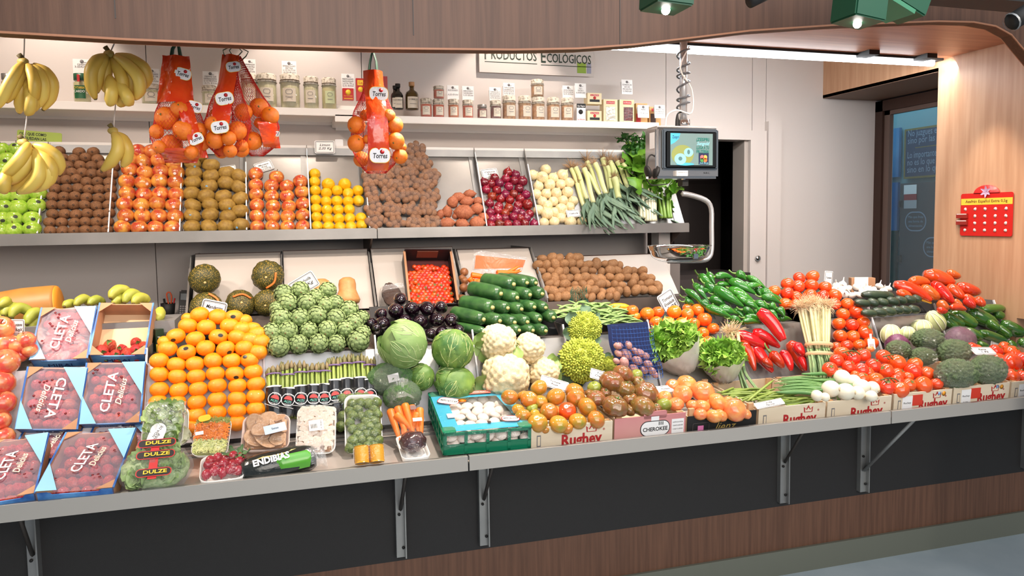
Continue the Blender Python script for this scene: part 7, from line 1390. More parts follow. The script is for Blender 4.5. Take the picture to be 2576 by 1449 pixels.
bt = [(975,480,88),(1110,470,64),(1172,505,95),(1270,388,90),(1285,530,78),(1440,480,98),(1632,425,98),(1642,490,95),(1372,625,92),(1556,620,92,me_gr1),(1760,585,106),(1110,668,80),(1062,605,66),(1232,655,56),(1256,742,104),(1470,755,100),(1662,725,92),(1850,708,95),(1330,805,50),(1200,590,60,me_gt),(1560,800,60),(1440,620,60)]
heap('brown_tomato', 'tomato', me_bt, bt, I_, PLC, lambda k, q: 'bright red tomato, the only one among the brown-green tomatoes' if q[-1] is me_gr1 else f'brown-orange tomato in the first cream crate, {where(q, 970, 1900, 380, 810)}', 'brown-orange tomatoes in the first crate', .7)
rt2 = [(1830,378,70,me_gt),(2008,320,124),(2125,245,108),(2258,250,62,me_gt),(2140,400,106),(2355,432,120),(2280,330,66),(1850,490,95),(2042,572,132),(2325,572,122),(2455,592,62),(2560,548,62,me_gt),(1945,430,62),(2190,490,80),(2195,290,56,me_gt),(2180,610,70),(2430,500,60),(1790,440,50)]
heap('ribbed_tomato', 'tomato', me_rb2, rt2, I_, (2.66,.93,36), lambda k, q: f"{'green unripe' if len(q) > 3 else 'dark brown-red'} ribbed tomato in the pink carton, {where(q, 1780, 2600, 240, 620)}", 'ribbed tomatoes in the pink carton', .6, me_tcal)
pk = [(190,300,72),(90,310,50),(158,372,72),(302,352,82),(30,392,52),(20,445,58,me_gt),(70,460,30,me_gt),(230,448,48),(296,456,58),(410,432,74),(112,442,58),(530,482,84),(285,512,50),(382,525,58),(490,430,50),(430,520,50),(610,510,40),(360,430,50)]
heap('pink_tomato', 'tomato', me_pt2, pk, J_, PLC, lambda k, q: f"{'green unripe' if len(q) > 3 else 'large pink-orange'} tomato in the black-fronted crate, {where(q, 0, 620, 300, 520)}", 'pink-orange tomatoes in the black crate', .7)
vt = [(730,1000,78),(838,1058,80),(945,1025,76),(682,1075,72),(610,1165,78),(700,1195,52),(800,1140,72),(925,1170,78),(1050,1130,80),(1155,1042,80),(1175,1182,80),(1285,1100,92),(1300,1218,72),(1450,1185,92),(1470,1112,76),(1597,1205,72),(940,1258,68),(1075,1272,82),(1185,1342,84),(1320,1370,88),(1412,1322,70),(1556,1322,90),(1687,1312,68),(1290,1275,66),(1000,1200,60),(1400,1240,60),(870,1230,56),(1020,960,40,me_pt2[0])]
heap('vine_tomato', 'tomato', me_tr, vt, H_, (2.66,.925,30), lambda k, q: f"{'pale orange' if len(q) > 3 else 'glossy red'} vine tomato in the red-labelled crate, {where(q, 600, 1700, 950, 1370)}", 'vine tomatoes', .7, me_calx)
for q in ((820,990),(1230,1030),(1210,1265)):
    p = on(*H_(q), (2.66,.925,30), .06); t = thing('vine_stalk', T(p), 'dry green vine stalk lying on the vine tomatoes', 'stalk', 'vine stalks'); ob('stalk', sweep([Vector((-.045,0,.0)),Vector((-.01,-.005,.008)),Vector((.03,0,.0)),Vector((.05,0,-.01))], [.003]*4, 5), t, None, mat('vine_green', (92,100,50), .7))
    for s in range(4): ob('twig', sweep([Vector((-.03+s*.02,0,.004)),Vector((-.025+s*.022,-.015,-.012))], [.002,.003], 5, sub=1), t, None, MATS['vine_green'])
rt3 = [(2290,978,70),(2300,1062,76),(2458,1000,82),(2450,1098,100),(2452,1232,80),(2565,1072,90),(2568,1242,80),(2052,948,60),(2350,1160,60),(2650,1150,80),(2380,940,60),(2110,960,50)]
heap('red_tomato', 'tomato', me_tr, rt3, H_, (2.68,.93,32), lambda k, q: f'big red tomato near the right edge beside the broccoli, {["back left","middle left","back middle","large central","front left","right middle","front right","half hidden behind the broccoli","between the others","outermost right","far back","small hidden"][k]}', 'red tomatoes at the right edge', .7, me_calx)
# pale fruit beside the pointed white tag
p = on(*H_((1030,910)), (2.9,1.0,60), .05); t = ob('barcode_tag', rrect(.04,.05,.004,.002), None, T(p)@Matrix.Rotation(R(80),4,'X'), M_card, label='small white barcode tag stuck among the red tomatoes', cat='tag'); B('neck', (-.006,.006,.025,.05,0,.002), M_card, t)
for k in range(7): B('bar', (-.012+k*.0035, -.0105+k*.0035, -.018, .002, .002, .0024), M_grey, t)
# green beans
M_gbn = mat('green_bean', (116,140,56), .45, c2=(140,160,72), scale=4, rv=.1)
for i, row in enumerate(scatter([(470,340),(650,335),(840,345),(1100,430),(980,450),(760,420),(560,410)], 24, 6, .3)):
    for j, q in enumerate(row):
        p = on(*J_(q), (2.66,.90,10), .012+.006*((i+j) % 3)); a = random.gauss(.05, .35); d = Vector((math.cos(a), -math.sin(a), .05))*random.uniform(.045,.06); bean(p-d, p+d, .0052, M_gbn, .85, 'thin green bean lying in the cream crate by its price tag', 'green beans in the crate', 'green_bean', .08)
a, b = on(*J_((620,420)), (2.66,.92,10), .03), on(*J_((805,270)), (2.8,.97,30), .05); bean(a, b, .006, M_gbn, .85, 'single green bean sticking up out of the bean crate', None, 'green_bean', .08)
ptag([(1905,1030),(1975,1016),(1902,1014)], (2.64,.935,35), ['Judía','Perona'], 'price tag reading Judía Perona at the front of the bean crate', sz=.34, off=.01)
# spring onions
M_spw = mat('spring_onion_white', (236,228,206), .35, coat=.3); me_spo = setm(lathe(arc(1,1.05,12,tipt=.25,tipb=.06),18), M_spw); M_spg = mat('spring_onion_green', (70,120,60), .45, c2=(110,150,80), scale=4, stretch=(1,1,6))
so = [(735,1250,72),(850,1285,60),(930,1342,70),(1040,1352,60),(618,1362,76),(768,1390,76),(890,1402,60),(480,1430,50),(562,1445,40),(1030,1435,50)]
for k, (x, y, r) in enumerate(so):
    p = on(*H_((x, y)), (2.66,.92,18), .05); rr = pxr(p, r/4.025)*1.15; t = thing('spring_onion', T(p), f"fat white spring onion bulb, {['topmost','second from the top','upper right','far right','left one facing forward','large front one','front right of it','lowest left','lowest small','lowest right'][k]} of the bunch", 'spring onion', 'spring onions in the crate')
    d = jit(Vector((.75,-.6,-.1)) if k in (4,) else Vector((.5,-.75,-.25)), .3); ob('bulb', me_spo, t, rot_to(-d, k)@S(rr)); ob('root_disc', lathe([(.001,0),(rr*.28,0),(rr*.2,rr*.08),(.001,rr*.06)], 10), t, T(d*rr*1.05)@rot_to(d), M_root)
    if k < 8:
        e = Vector((-1, .30+.1*(k % 3), .02)).normalized(); st = -d*rr*.9
        ob('stalk', sweep([st*.9, st+e*.04+Vector((0,.01,.0)), st+e*.10, st+e*.15], [rr*.45, .011, .010, .004], 8, flat=.8), t, None, M_spg)
for k in range(14):
    a, b = on(*H_((60+random.uniform(-20,80), 1250+k*11)), (2.70,.93,14), .02+.008*(k % 3)), on(*H_((560+random.uniform(-40,80), 1270+k*10)), (2.70,.93,14), .03)
    d = b-a; ob('onion_leaf', sweep([Vector((0,0,0)), d*.5+Vector((0,0,.01)), d], [.003,.007,.008], 6, flat=.6), None, T(a), M_spg, label='long green spring onion leaf lying across the crate', cat='leaf', group='spring onion leaves')
ptag([(1357,967),(1427,988),(1366,944)], (2.86,1.0,50), ['Tomate','Rosa'], 'price tag leaning over the brown tomatoes', sz=.25, off=.06)
ptag([(1483,950),(1540,966),(1473,922)], (2.86,1.04,55), ['Tomate','Cherokee'], 'price tag reading Tomate Cherokee by the romanesco', sz=.27, off=.08)
ptag([(1655,990),(1700,985),(1640,974)], (2.80,.98,35), ['Tomate'], 'yellowish price tag on the back of the pink tomato crate', sz=.27, off=.05)
B('wooden_slat', [(at(1712,950,Y=2.95).x, at(1735,950,Y=2.95).x, 2.95, 2.962, .93, 1.0)], M_pst, label='short wooden crate post sticking up below the bagged lettuce', cat='wood slat')

# ---------------------------------------------------------------- green plastic crate of mushrooms
PM = (2.63, .951, 9); bl, br, tl = on(1117,1091,PM), on(1335,1074,PM), on(1055,985,PM); M, wd, ht = frame(bl, br, tl); h = wd/2; M_gc = mat('green_crate', (12,118,84), .35); M_cy = mat('cyan_liner', (20,164,196), .3, coat=.3); dp = .085
t = thing('mushroom_crate', M, 'green plastic crate of button mushrooms with a printed blue film cover', 'crate'); ht = min(ht, .385)
def lattice(x0, x1, z0, z1, holes): 
    out = [(x0, x1, z0, z0+.008), (x0, x1, z1-.010, z1), (x0, x0+.010, z0, z1), (x1-.010, x1, z0, z1), (x0, x1, z0+(z1-z0)*.42-.003, z0+(z1-z0)*.42+.003)]
    for k in range(1, holes): xx = x0+(x1-x0)*k/holes; out.append((xx-.006, xx+.006, z0, z1))
    return out
B('front_grille', [(a, b, -.003, .003, c, d) for a, b, c, d in lattice(-h, h, -dp, 0, 4)], M_gc, t); B('front_lower_panel', (-h, h, -.001, .002, -dp, -dp*.6), M_gc, t); B('rear_grille', [(a, b, ht-.003, ht+.003, c, d) for a, b, c, d in lattice(-h, h, -dp, 0, 4)], M_gc, t)
for s in (-1, 1): B('side_grille', [(s*h-.003, s*h+.003, a, b, c, d) for a, b, c, d in lattice(0, ht, -dp, 0, 7)], M_gc, t)
B('crate_bottom', (-h, h, 0, ht, -dp, -dp+.005), M_gc, t)
for s in (-1, 1):
    for y in (0, ht): ob('corner', rrect(.05,.05,.012,.006), t, T(s*(h-.02), y+(.018 if y == 0 else -.018), 0), M_gc)
vs = [(-h*.99,.004,.004),(h*.99,.004,.004),(h*.99,ht*.99,.004),(-h*.99,ht*.99,.004),(-h*.64,.05,.007),(h*.80,.05,.007),(h*.62,ht*.80,.007),(-h*.64,ht*.80,.007)]
ob('cyan_frame', mesh(vs, [(0,1,5,4),(1,2,6,5),(2,3,7,6),(3,0,4,7)], False), t, None, M_cy)
M_mu = mat('mushroom_cap', (236,222,210), .6, c2=(222,202,188), scale=6, rv=.04); me_mu = setm(join(lathe([(.001,.62),(.5,.55),(.85,.30),(1,.0),(.92,-.22),(.45,-.30),(.001,-.28)][::-1], 16), lathe([(.30,-.75),(.33,-.25)], 10)), M_mu)
for i in range(7):
    for j in range(6):
        x, y = -h+.030+(wd-.06)*(j+(.3 if i % 2 else 0))/5.6, .028+(ht-.055)*i/6.2
        ob('button_mushroom', me_mu, t, T(x, y, -.030+random.uniform(-.006,.004))@rot_to(jit((0,0,1), .5), i)@S(.027*random.uniform(.85,1.1)))
for j in range(6): ob('button_mushroom', me_mu, t, T(-h+.04+j*.055, .025, -.052)@rot_to(jit((0,-.6,1), .4))@S(.024))
n = 10; vs = [(-h+wd*i/n, ht*j/n, .009+.003*math.sin(i*1.9+j)*math.cos(j*1.3)) for j in range(n+1) for i in range(n+1)]; fl = ob('film', mesh(vs, [(j*(n+1)+i, j*(n+1)+i+1, (j+1)*(n+1)+i+1, (j+1)*(n+1)+i) for j in range(n) for i in range(n)]), t, None, M_film)
ob('film_skirt', mesh([(-h,-.006,.008),(h,-.006,.008),(h*1.02,-.012,-.045),(h*.5,-.010,-.035),(0,-.012,-.03),(-h*.5,-.010,-.04),(-h*1.02,-.014,-.06)], [(0,1,2,3,4,5,6)]), t, None, M_thin)
B('red_label', (-h*.12, h*.52, ht*.85, ht*.93, .012, .0125), mat('salmon_label', (226,110,96), .5), fl); txt('CHAMPIÑÓN BLANCO', .014, M_card, fl, h*.2, ht*.89, .013, fit=h*.55)
for (x, y, s_, r_) in ((-h*.62, ht*.70, 1, -.5), (h*.62, ht*.16, .8, -.15)):
    o = ob('logo_patch', rrect(.085*s_,.06*s_,.02,.0006,.0125), fl, T(x, y, 0)@Matrix.Rotation(r_,4,'Z'), M_card); ob('logo_rim', ring(.087*s_,.062*s_,.02,.003,.0128), o, None, M_redl); txt('MERCAJÚCAR', .020*s_, M_ink, o, 0, 0, .0135, fit=.07*s_, shear=.2, bold=.02); ob('orange_mushroom', lathe([(.001,0),(.018*s_,0),(.001,.002)], 12), o, T(.05*s_,.02*s_,.0135), M_or)
B('barcode_label', (-h*.80,-h*.58,ht*.28,ht*.38,.012,.0125), M_card, fl); B('brown_dot', (h*.05,h*.13,ht*.10,ht*.14,.012,.0125), M_brown, fl)

# ---------------------------------------------------------------- packed vegetables on the left ledge
M_tray = mat('foam_tray', (240,238,232), .5)
def tray(corn, pl, lab, cat, name, dep=.022, off=.0, rad=.22, m_=None):
    bl, br, tl = [on(*q, pl, off) for q in corn]; M, wd, ht = frame(bl, br, tl); M = M@T(0, ht/2, 0); t = thing(name, M, lab, cat); r = min(wd, ht)*rad
    ob('tray_base', rrect(wd*.88, ht*.88, r*.8, .003, -dep), t, None, m_ or M_tray)
    a, b = [], []
    for (w_, h_, z, rr) in ((wd*.88, ht*.88, -dep, r*.8), (wd, ht, .004, r), (wd*.96, ht*.96, .004, r*.9), (wd*.86, ht*.86, -dep+.003, r*.75)):
        for cx, cy, a0 in ((w_/2-rr, h_/2-rr, 0), (-w_/2+rr, h_/2-rr, 90), (-w_/2+rr, -h_/2+rr, 180), (w_/2-rr, -h_/2+rr, 270)):
            for k in range(5): an = R(a0+90*k/4); a.append((cx+rr*math.cos(an), cy+rr*math.sin(an), z))
    ob('tray_rim', mesh(a, [(q*20+i, q*20+(i+1) % 20, q*20+20+(i+1) % 20, q*20+20+i) for q in range(3) for i in range(20)]), t, None, m_ or M_tray)
    return t, wd, ht
def cover(t, wd, ht, hz, m_=None, seed=0, tri=0):
    n = 12; vs = []
    for j in range(n+1):
        for i in range(n+1):
            x, y = i/n*2-1, j/n*2-1; e = max(0, 1-abs(x)**4)*max(0, 1-abs(y)**4); vs.append((x*wd*.5, y*ht*.5, .005+hz*e**.5+.003*math.sin(x*9+seed)*math.cos(y*8)*e))
    return ob('film', mesh(vs, [(j*(n+1)+i, j*(n+1)+i+1, (j+1)*(n+1)+i+1, (j+1)*(n+1)+i) for j in range(n) for i in range(n)]), t, None, m_ or M_film2)
PA = (2.84, .89, 58)
# lettuce hearts tray (upright) and the one behind it
M_esc = mat('escarole_green', (198,216,150), .5, c2=(150,180,104), scale=9, bump=.6, bscale=30)
def greens(t, wd, ht, n, sz, m_, seed, z=.01, nm='leaves', asp=1.3, ruf=.2):
    r_ = random.Random(seed); lv = []
    for k in range(n):
        x, y = r_.uniform(-.40,.40)*wd, r_.uniform(-.42,.42)*ht; s_ = sz*r_.uniform(.7,1.2)
        lv.append(tm(leaf(s_*asp, s_, 6, 6, s_*ruf, 2.2, .8, .2, k+seed*50, .6), T(x, y, z+r_.uniform(-.004,.012))@Matrix.Rotation(r_.uniform(0,6.28),4,'Z')@Matrix.Rotation(r_.uniform(-.1,.7),4,'X')@T(0,-s_*.5,0)))
    me = join(*lv); me.materials.clear(); return ob(nm, me, t, None, m_, kind='stuff')
t, wd, ht = tray([(352,1125),(458,1122),(352,1012)], PA, 'foam tray of escarole hearts with an oval label, standing in front of the mandarins', 'packed greens', 'escarole_tray', off=.03); greens(t, wd*.85, ht*.85, 60, .045, M_esc, 1, .012); B('greens_bed', (-wd*.4,wd*.4,-ht*.42,ht*.42,-.018,.012), M_esc, t, bev=.01); cover(t, wd, ht, .045, seed=1)
o = ob('oval_sticker', rrect(.05,.085,.024,.001,.052,8), t, T(-.01,-.055,0)@Matrix.Rotation(-.25,4,'Z'), M_card); txt('HOJA DE', .012, M_ink, o, 0,.012,.0535, rot=1.2); txt('Roble', .016, M_ink, o, 0,-.012,.0535, rot=1.2, shear=.3)
t, wd, ht = tray([(385,1128),(474,1120),(385,1030)], (2.90,.90,60), 'second escarole tray half hidden behind the first', 'packed greens', 'escarole_tray', off=.03); greens(t, wd, ht, 30, .05, M_napv, 2, .0)
# bag of lettuce hearts
M_hrt = mat('heart_green', (196,216,156), .5, c2=(146,178,110), scale=8)
p = on(392, 1180, (2.66,.86,20), .05); t = thing('lettuce_hearts_bag', T(p)@Matrix.Rotation(R(38),4,'X'), 'clear bag of lettuce hearts with red and black labels at the front edge', 'packed greens')
ww, hh_ = pxr(p, 88), pxr(p, 62); greens(t, ww*1.6, hh_*1.6, 110, .045, M_hrt, 3, .0); ob('hearts', setm(bumpy(30,.12,1,1,3,3), M_hrt), t, S(ww*.85, hh_*.85, .035)); ob('clear_bag', setm(bumpy(22,.06,1,1,3,9), M_film2), t, S(ww, hh_, .052))
B('red_strap', (-.012,.014,-hh_*.9,hh_*.8,.052,.054), M_redl, t)
for y, s_, w_ in ((hh_*.78,'DULZE',.11),(hh_*.22,'DULZE',.11),(-hh_*.62,'DULZE',.10)):
    o = ob('name_label', rrect(w_,.026,.011,.001,.0555,6), t, T(.005,y,0), M_ink); ob('label_rim', ring(w_*1.06,.032,.014,.003,.0556,n=6), o, None, M_redl); txt(s_, .019, M_yel, o, .004, 0, .058, bold=.03, fit=w_*.7)
# grated salad tray
M_gcar = mat('grated_carrot', (226,126,40), .6, c2=(206,100,24), scale=50, bump=1, bscale=70); M_gcab = mat('shredded_cabbage', (206,206,140), .6, c2=(176,186,104), scale=50, bump=1, bscale=70); M_glet = mat('shredded_lettuce', (150,150,70), .6, c2=(120,126,50), scale=40, bump=1, bscale=60)
def shreds(t, x0, x1, y0, y1, m_, n, seed, z=.01):
    r_ = random.Random(seed); vs, fs = [], []
    for k in range(n):
        x, y, a = r_.uniform(x0,x1), r_.uniform(y0,y1), r_.uniform(0,6.28); l = .011; dx, dy = math.cos(a)*l, math.sin(a)*l; nx, ny = -dy*.12, dx*.12; zz = z+r_.uniform(0,.006); q = len(vs)
        vs += [(x-dx+nx,y-dy+ny,zz),(x-dx-nx,y-dy-ny,zz),(x+dx*.0-nx,y+dy*.0-ny,zz+.003),(x+nx,y+ny,zz+.003),(x+dx-nx,y+dy-ny,zz),(x+dx+nx,y+dy+ny,zz)]; fs += [(q,q+1,q+2,q+3),(q+3,q+2,q+4,q+5)]
    ob('shreds', mesh(vs, fs), t, None, m_, kind='stuff'); B('shred_bed', (x0,x1,y0,y1,-.015,z), m_, t, bev=.006)
t, wd, ht = tray([(478,1150),(572,1148),(488,1055)], (2.78,.885,42), 'foam tray of grated carrot and shredded cabbage with a yellow sticker', 'packed salad', 'grated_salad_tray', off=.02)
shreds(t, -wd*.42, wd*.42, ht*.25, ht*.44, M_glet, 260, 1, .016); shreds(t, -wd*.42, wd*.42, -ht*.12, ht*.27, M_gcar, 500, 2, .022); shreds(t, -wd*.42, wd*.42, -ht*.44, -ht*.10, M_gcab, 420, 3, .018); cover(t, wd, ht, .026, M_thin, seed=2); ob('yellow_sticker', rrect(.042,.026,.012,.001,.030,6), t, T(-.03,ht*.40,0)@Matrix.Rotation(.3,4,'Z'), M_yel); B('small_label', (-wd*.42,-wd*.2,.0,.014,.030,.031), M_card, t, Matrix.Rotation(.2,4,'Z'))
# oyster mushrooms
M_oy = mat('oyster_mushroom', (206,168,134), .5, c2=(190,150,116), scale=4, bump=.2, bscale=20); me_oy = setm(lathe([(.001,-.12),(.35,-.10),(.85,.02),(1,.12),(.97,.17),(.8,.13),(.4,.10),(.001,.12)], 22, noise=.10), M_oy)
t, wd, ht = tray([(604,1138),(728,1132),(612,1046)], (2.80,.885,42), 'foam tray of beige oyster mushrooms with a pale blue label', 'packed mushrooms', 'oyster_mushroom_tray', off=.02, m_=mat('clear_tray', (226,206,196), .3))
for k, (x, y, r) in enumerate(((-.24,.26,.20),(.02,.26,.24),(.26,.30,.15),(-.24,-.18,.24),(-.02,.05,.30),(.24,.08,.22),(.02,-.24,.26),(.26,-.24,.18),(-.1,-.05,.2))): ob('mushroom_cap', me_oy, t, T(x*wd, y*ht, .008+.006*(k % 3))@rot_to(jit((.1,.1,1), .5), k)@S(r*wd))
B('mushroom_bed', (-wd*.42,wd*.42,-ht*.4,ht*.42,-.018,.004), M_oy, t, bev=.008); cover(t, wd, ht, .042, M_thin, seed=4); o = B('blue_label', (-.038,.038,-.018,.018,.050,.051), mat('pale_blue_label', (196,214,232), .4), t, T(wd*.2,-ht*.1,0)@Matrix.Rotation(.25,4,'Z')); txt('Setas', .012, M_ink, o, 0,0,.0515)
# sliced white mushrooms
t, wd, ht = tray([(742,1145),(844,1142),(738,1024)], (2.82,.885,46), 'foam tray of sliced white mushrooms with a barcode label', 'packed mushrooms', 'sliced_mushroom_tray', off=.02)
M_sl = mat('mushroom_slice', (240,226,212), .5, c2=(226,206,188), scale=5)
sl_p = [(0,.30),(.10,.36),(.32,.36),(.5,.24),(.55,.05),(.42,-.05),(.20,-.04),(.10,-.12),(.11,-.36),(0,-.40)]; sl_p = sl_p+[(-x, y) for x, y in sl_p[::-1]][1:-1]
nn_ = len(sl_p); me_sl = setm(mesh([(x, y, z) for z in (-.04,.04) for x, y in sl_p], [tuple(range(nn_))[::-1], tuple(range(nn_,2*nn_))]+[(i,(i+1)%nn_,(i+1)%nn_+nn_,i+nn_) for i in range(nn_)], False), M_sl)
for i in range(8):
    for j in range(4): ob('mushroom_slice', me_sl, t, T((-.29+.195*j+(.03 if i % 2 else -.03))*wd, (-.37+.105*i)*ht, .014+.003*((i*3+j) % 4))@Matrix.Rotation(random.uniform(-.35,.35),4,'Z')@Matrix.Rotation(R(28),4,'X')@S(.046))
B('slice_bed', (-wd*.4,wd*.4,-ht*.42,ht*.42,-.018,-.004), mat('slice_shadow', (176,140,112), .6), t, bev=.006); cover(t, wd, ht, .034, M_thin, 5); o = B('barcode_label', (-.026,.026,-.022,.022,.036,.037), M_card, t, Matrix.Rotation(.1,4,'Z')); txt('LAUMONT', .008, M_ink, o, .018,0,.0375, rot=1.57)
for k in range(8): B('bar', (-.020+k*.003,-.0185+k*.003,-.012,.006,.037,.0375), M_ink, o)
# sprouts trays
M_spr = mat('sprout_green', (62,88,32), .4, c2=(108,126,54), scale=3, bump=.6, bscale=7, coat=.3, rv=.1); me_spr = [setm(bumpy(9,.08,1,.95,3,s), M_spr) for s in (1,2)]
for (c, pl, lb, n_, dz) in (([(868,1145),(964,1140),(872,995)], (2.80,.885,52), 'front foam tray of Brussels sprouts leaning upright', 8, .03), ([(845,1085),(935,1080),(862,975)], (2.95,.90,58), 'rear foam tray of Brussels sprouts behind the front one', 4, .02)):
    t, wd, ht = tray(c, pl, lb, 'packed sprouts', 'sprout_tray', off=dz)
    for i in range(n_):
        for j in range(4):
            if (i*4+j) % 9 == 8: continue
            ob('sprout', me_spr[(i+j) % 2], t, T((-.33+.22*j+(.04 if i % 2 else -.03))*wd, (-.40+.105*i*(8/n_ if n_ == 4 else 1))*ht, .004+.004*((i+j) % 3))@rot_to(jit((0,.3,1),.7), i+j)@S(.0205*random.uniform(.9,1.12)))
    cover(t, wd, ht, .036, M_thin, 7)
# carrots in a clear bag
p = on(1022, 1062, (2.84,.89,45), .03); t = thing('small_carrot_bag', T(p)@Matrix.Rotation(R(40),4,'X'), 'clear bag of trimmed carrots between the sprouts and mushroom crate', 'bag of carrots'); ww, hh_ = pxr(p, 52), pxr(p, 70)
for k, (x0,y0,x1,y1) in enumerate(((-.7,.5,-.45,-.8),(-.35,.55,-.1,-.7),(0,.6,.25,-.75),(.35,.6,.5,-.6),(.7,.4,.6,-.7),(-.5,.2,.3,-.5),(.1,.3,-.3,-.6),(.55,.2,.1,-.55))): carrot(Vector((x0*ww,y0*hh_,.012+.008*(k%3))), Vector((x1*ww,y1*hh_,.006)), .0165, t)
ob('clear_bag', setm(bumpy(20,.08,1,1,3,12), M_thin), t, S(ww*1.05,hh_*1.05,.036)); ob('gathered_neck', setm(lathe([(.045,0),(.02,.04),(.03,.09)], 14, lob=7, la=.3, cap=False), M_film2), t, T(0,hh_*.9,.0)@rot_to((0,1,.2))); B('round_print', (.018,.040,.03,.05,.036,.037), mat('dark_print', (90,40,30), .5), t); B('white_print', (.02,.055,-.025,-.01,.036,.037), M_card, t)
# beetroot on tray
t, wd, ht = tray([(1012,1158),(1085,1150),(1014,1098)], (2.66,.865,12), 'film-wrapped dark cooked beetroot on a white tray at the ledge edge', 'packed beetroot', 'beetroot_pack', off=.015); ob('beetroot', setm(bumpy(26,.10,1,.8,4,6,cone=True), mat('beetroot', (64,16,26), .25, c2=(40,10,20), scale=6, coat=.5)), t, T(0,0,.022)@S(wd*.45,ht*.6 if ht < .09 else .045,.045)); cover(t, wd, ht, .055, M_thin, seed=8)
# corn cobs
M_corn = mat('corn_yellow', (222,160,24), .35, c2=(214,150,24), scale=12, coat=.3)
t, wd, ht = tray([(890,1174),(968,1167),(892,1124)], (2.64,.858,62), 'pack of two short yellow corn cobs at the ledge edge', 'packed corn', 'corn_pack', off=.01)
for s in (-1, 1):
    vs, fs = [], []; n, m_ = 16, 12
    for i in range(m_+1):
        for j in range(n): a = 6.2832*j/n; k_ = .021*(1+.09*((i+j) % 2))*(1-.0*(i/m_)); vs.append((k_*math.cos(a), -.030+.060*i/m_, k_*math.sin(a)))
    fs = [(i*n+j, i*n+(j+1) % n, (i+1)*n+(j+1) % n, (i+1)*n+j) for i in range(m_) for j in range(n)]+[tuple(range(n)), tuple(range(m_*n, m_*n+n))[::-1]]
    ob('corn_cob', mesh(vs, fs), t, T(s*.026,.0,.020)@S(1.15,1,1.15), M_corn)
cover(t, wd*1.05, ht*1.1, .048, M_thin, 9)
# endive bag
p = on(702, 1168, (2.66,.86,20), .03); t = thing('endive_bag', T(p)@Matrix.Rotation(R(62),4,'X')@Matrix.Rotation(.12,4,'Z'), 'black and green printed bag of endives at the ledge edge', 'packed endives'); ww, hh_ = pxr(p, 92), pxr(p, 30)
ob('bag', setm(lathe(arc(1,1,12,p=.35), 20, noise=.03), mat('endive_black', (26,30,28), .2, coat=.5, c2=(40,44,40), scale=3, bump=.5, bscale=5)), t, rot_to((1,0,0))@S(hh_*1.3,.045,ww))
n = 12; vs = [(ww*(-.05+.9*i/n), hh_*1.32*math.sin(a)*(.85 if 0 < i < n else .3), .046*math.cos(a)+.0015) for i in range(n+1) for a in (-.9,-.45,0,.45)]
ob('green_print', mesh(vs, [(i*4+j,(i+1)*4+j,(i+1)*4+j+1,i*4+j+1) for i in range(n) for j in range(3)]), t, None, mat('endive_green', (86,164,44), .25, coat=.5)); ob('beige_print', mesh([(-ww*.6,hh_*.6,.040),(-ww*.1,hh_*.95,.028),(ww*.5,hh_*.85,.032),(ww*.1,hh_*.55,.044)], [(0,3,2,1)]), t, None, mat('endive_beige', (206,190,130), .3))
txt('ENDIBIAS', .030, M_card, t, -ww*.18, hh_*.28, .056, bold=.04, fit=ww*.95, rot=.05)
ob('clear_end', setm(lathe([(.04,0),(.03,.03),(.045,.05)], 12, lob=6, la=.2, cap=False), M_film2), t, T(ww*.85,0,0)@rot_to((1,0,.1)))
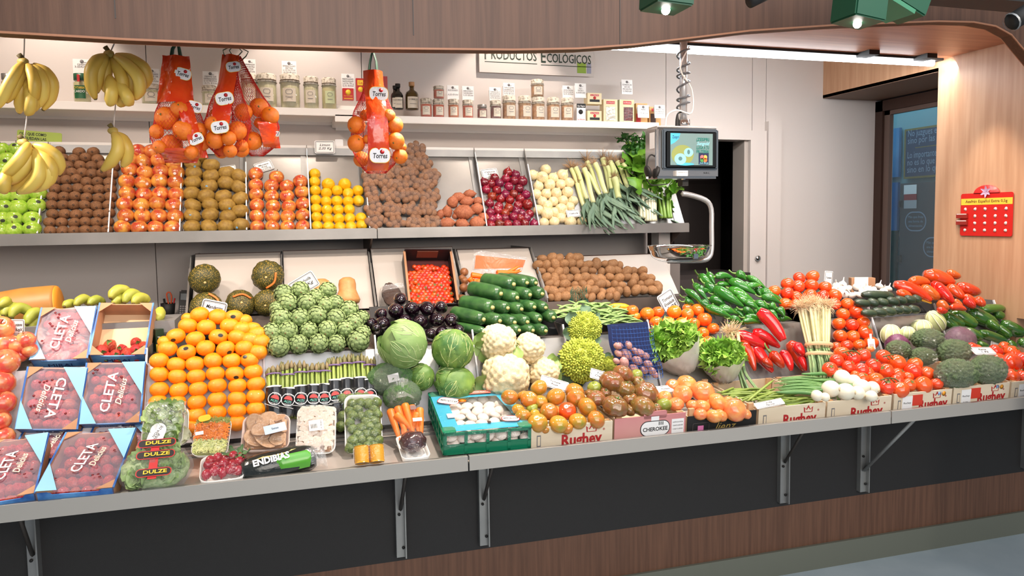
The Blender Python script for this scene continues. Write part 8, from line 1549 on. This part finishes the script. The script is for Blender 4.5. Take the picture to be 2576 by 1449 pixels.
# radishes
t, wd, ht = tray([(500,1218),(618,1203),(512,1150)], (2.64,.862,18), 'white tray of red radishes under film at the ledge edge', 'packed radishes', 'radish_tray', off=.02, dep=.03); M_rad = mat('radish_red', (170,26,50), .25, coat=.5, rv=.1); me_rad = setm(lathe(arc(1,1.1,10,tipb=.4),14), M_rad)
for k in range(15): ob('radish', me_rad, t, T((-.34+.17*(k % 5)+.03*(k//5))*wd, (-.25+.25*(k//5))*ht, .008+.008*(k % 2))@rot_to(jit((.3,.6,.5),.6))@S(.0165))
ob('radish_leaves', setm(join(*[tm(leaf(.05,.025,4,5,.004,2,.6,.2,k), T(wd*.3,ht*.2,.02)@Matrix.Rotation(k-2.5,4,'Z')) for k in range(5)]), M_kale), t); cover(t, wd, ht, .045, M_thin, seed=11)
# packet of cheese-like snacks? none; saffron card on the oak pillar
p0, p1 = at(2418,488,X=XP-.006), at(2546,595,X=XP-.006); wy, hz = abs(p0.y-p1.y), abs(p0.z-p1.z); c = (p0+p1)/2
t = thing('saffron_display_card', Matrix(((0,0,-1,XP-.004),(-1,0,0,c.y),(0,1,0,c.z),(0,0,0,1))), 'red and yellow hanging display card for saffron sachets on the oak pillar', 'display card'); M_rc = mat('card_red', (206,34,28), .4)
ob('card', rrect(wy,hz,.012,.003), t, None, M_rc); ob('arched_top', mesh([(wy*.25*math.cos(math.pi*i/16), hz/2-.004+hz*.20*math.sin(math.pi*i/16), z) for z in (0,.003) for i in range(17)], [tuple(range(17)), tuple(range(33,16,-1))]+[(i,i+17,i+18,i+1) for i in range(16)]), t, None, M_rc)
B('yellow_band', (-wy/2+.003,wy/2-.003,hz*.23,hz*.38,.003,.0036), mat('card_yellow', (240,206,70), .4), t); txt('Azafrán Español Extra 0,5g', .022, mat('maroon_ink', (110,40,20), .6), t, 0, hz*.31, .0042, fit=wy*.8)
for k in range(6): a = k*1.047; ob('crocus_petal', leaf(.034,.016,3,4,0,1,.3,.1,k,.6), t, T(0,hz*.53,.005)@Matrix.Rotation(a,4,'Z'), mat('crocus', (206,170,200), .5))
M_blis = mat('blister', (236,222,214), .35)
for i in range(4):
    for j in range(5):
        if j == 0 and i in (1, 2): continue
        ob('sachet_mount', lathe([(.009,0),(.009,.002),(.001,.004)], 10, noise=.15, seed=i*5+j), t, T(-wy*.40+j*wy*.195, hz*.13-i*hz*.165, .003), M_blis)
for i in (0, 1): s_ = B('saffron_sachet', (-wy*.56,-wy*.34,-hz*(.03+i*.16)-.05*hz,-hz*(.03+i*.16)+.06*hz,.004,.014), mat('saffron', (150,40,30), .3, coat=.5), t); B('sachet_window', (-wy*.55,-wy*.35,-hz*(.03+i*.16)+.035*hz,-hz*(.03+i*.16)+.055*hz,.014,.0145), M_blis, s_)
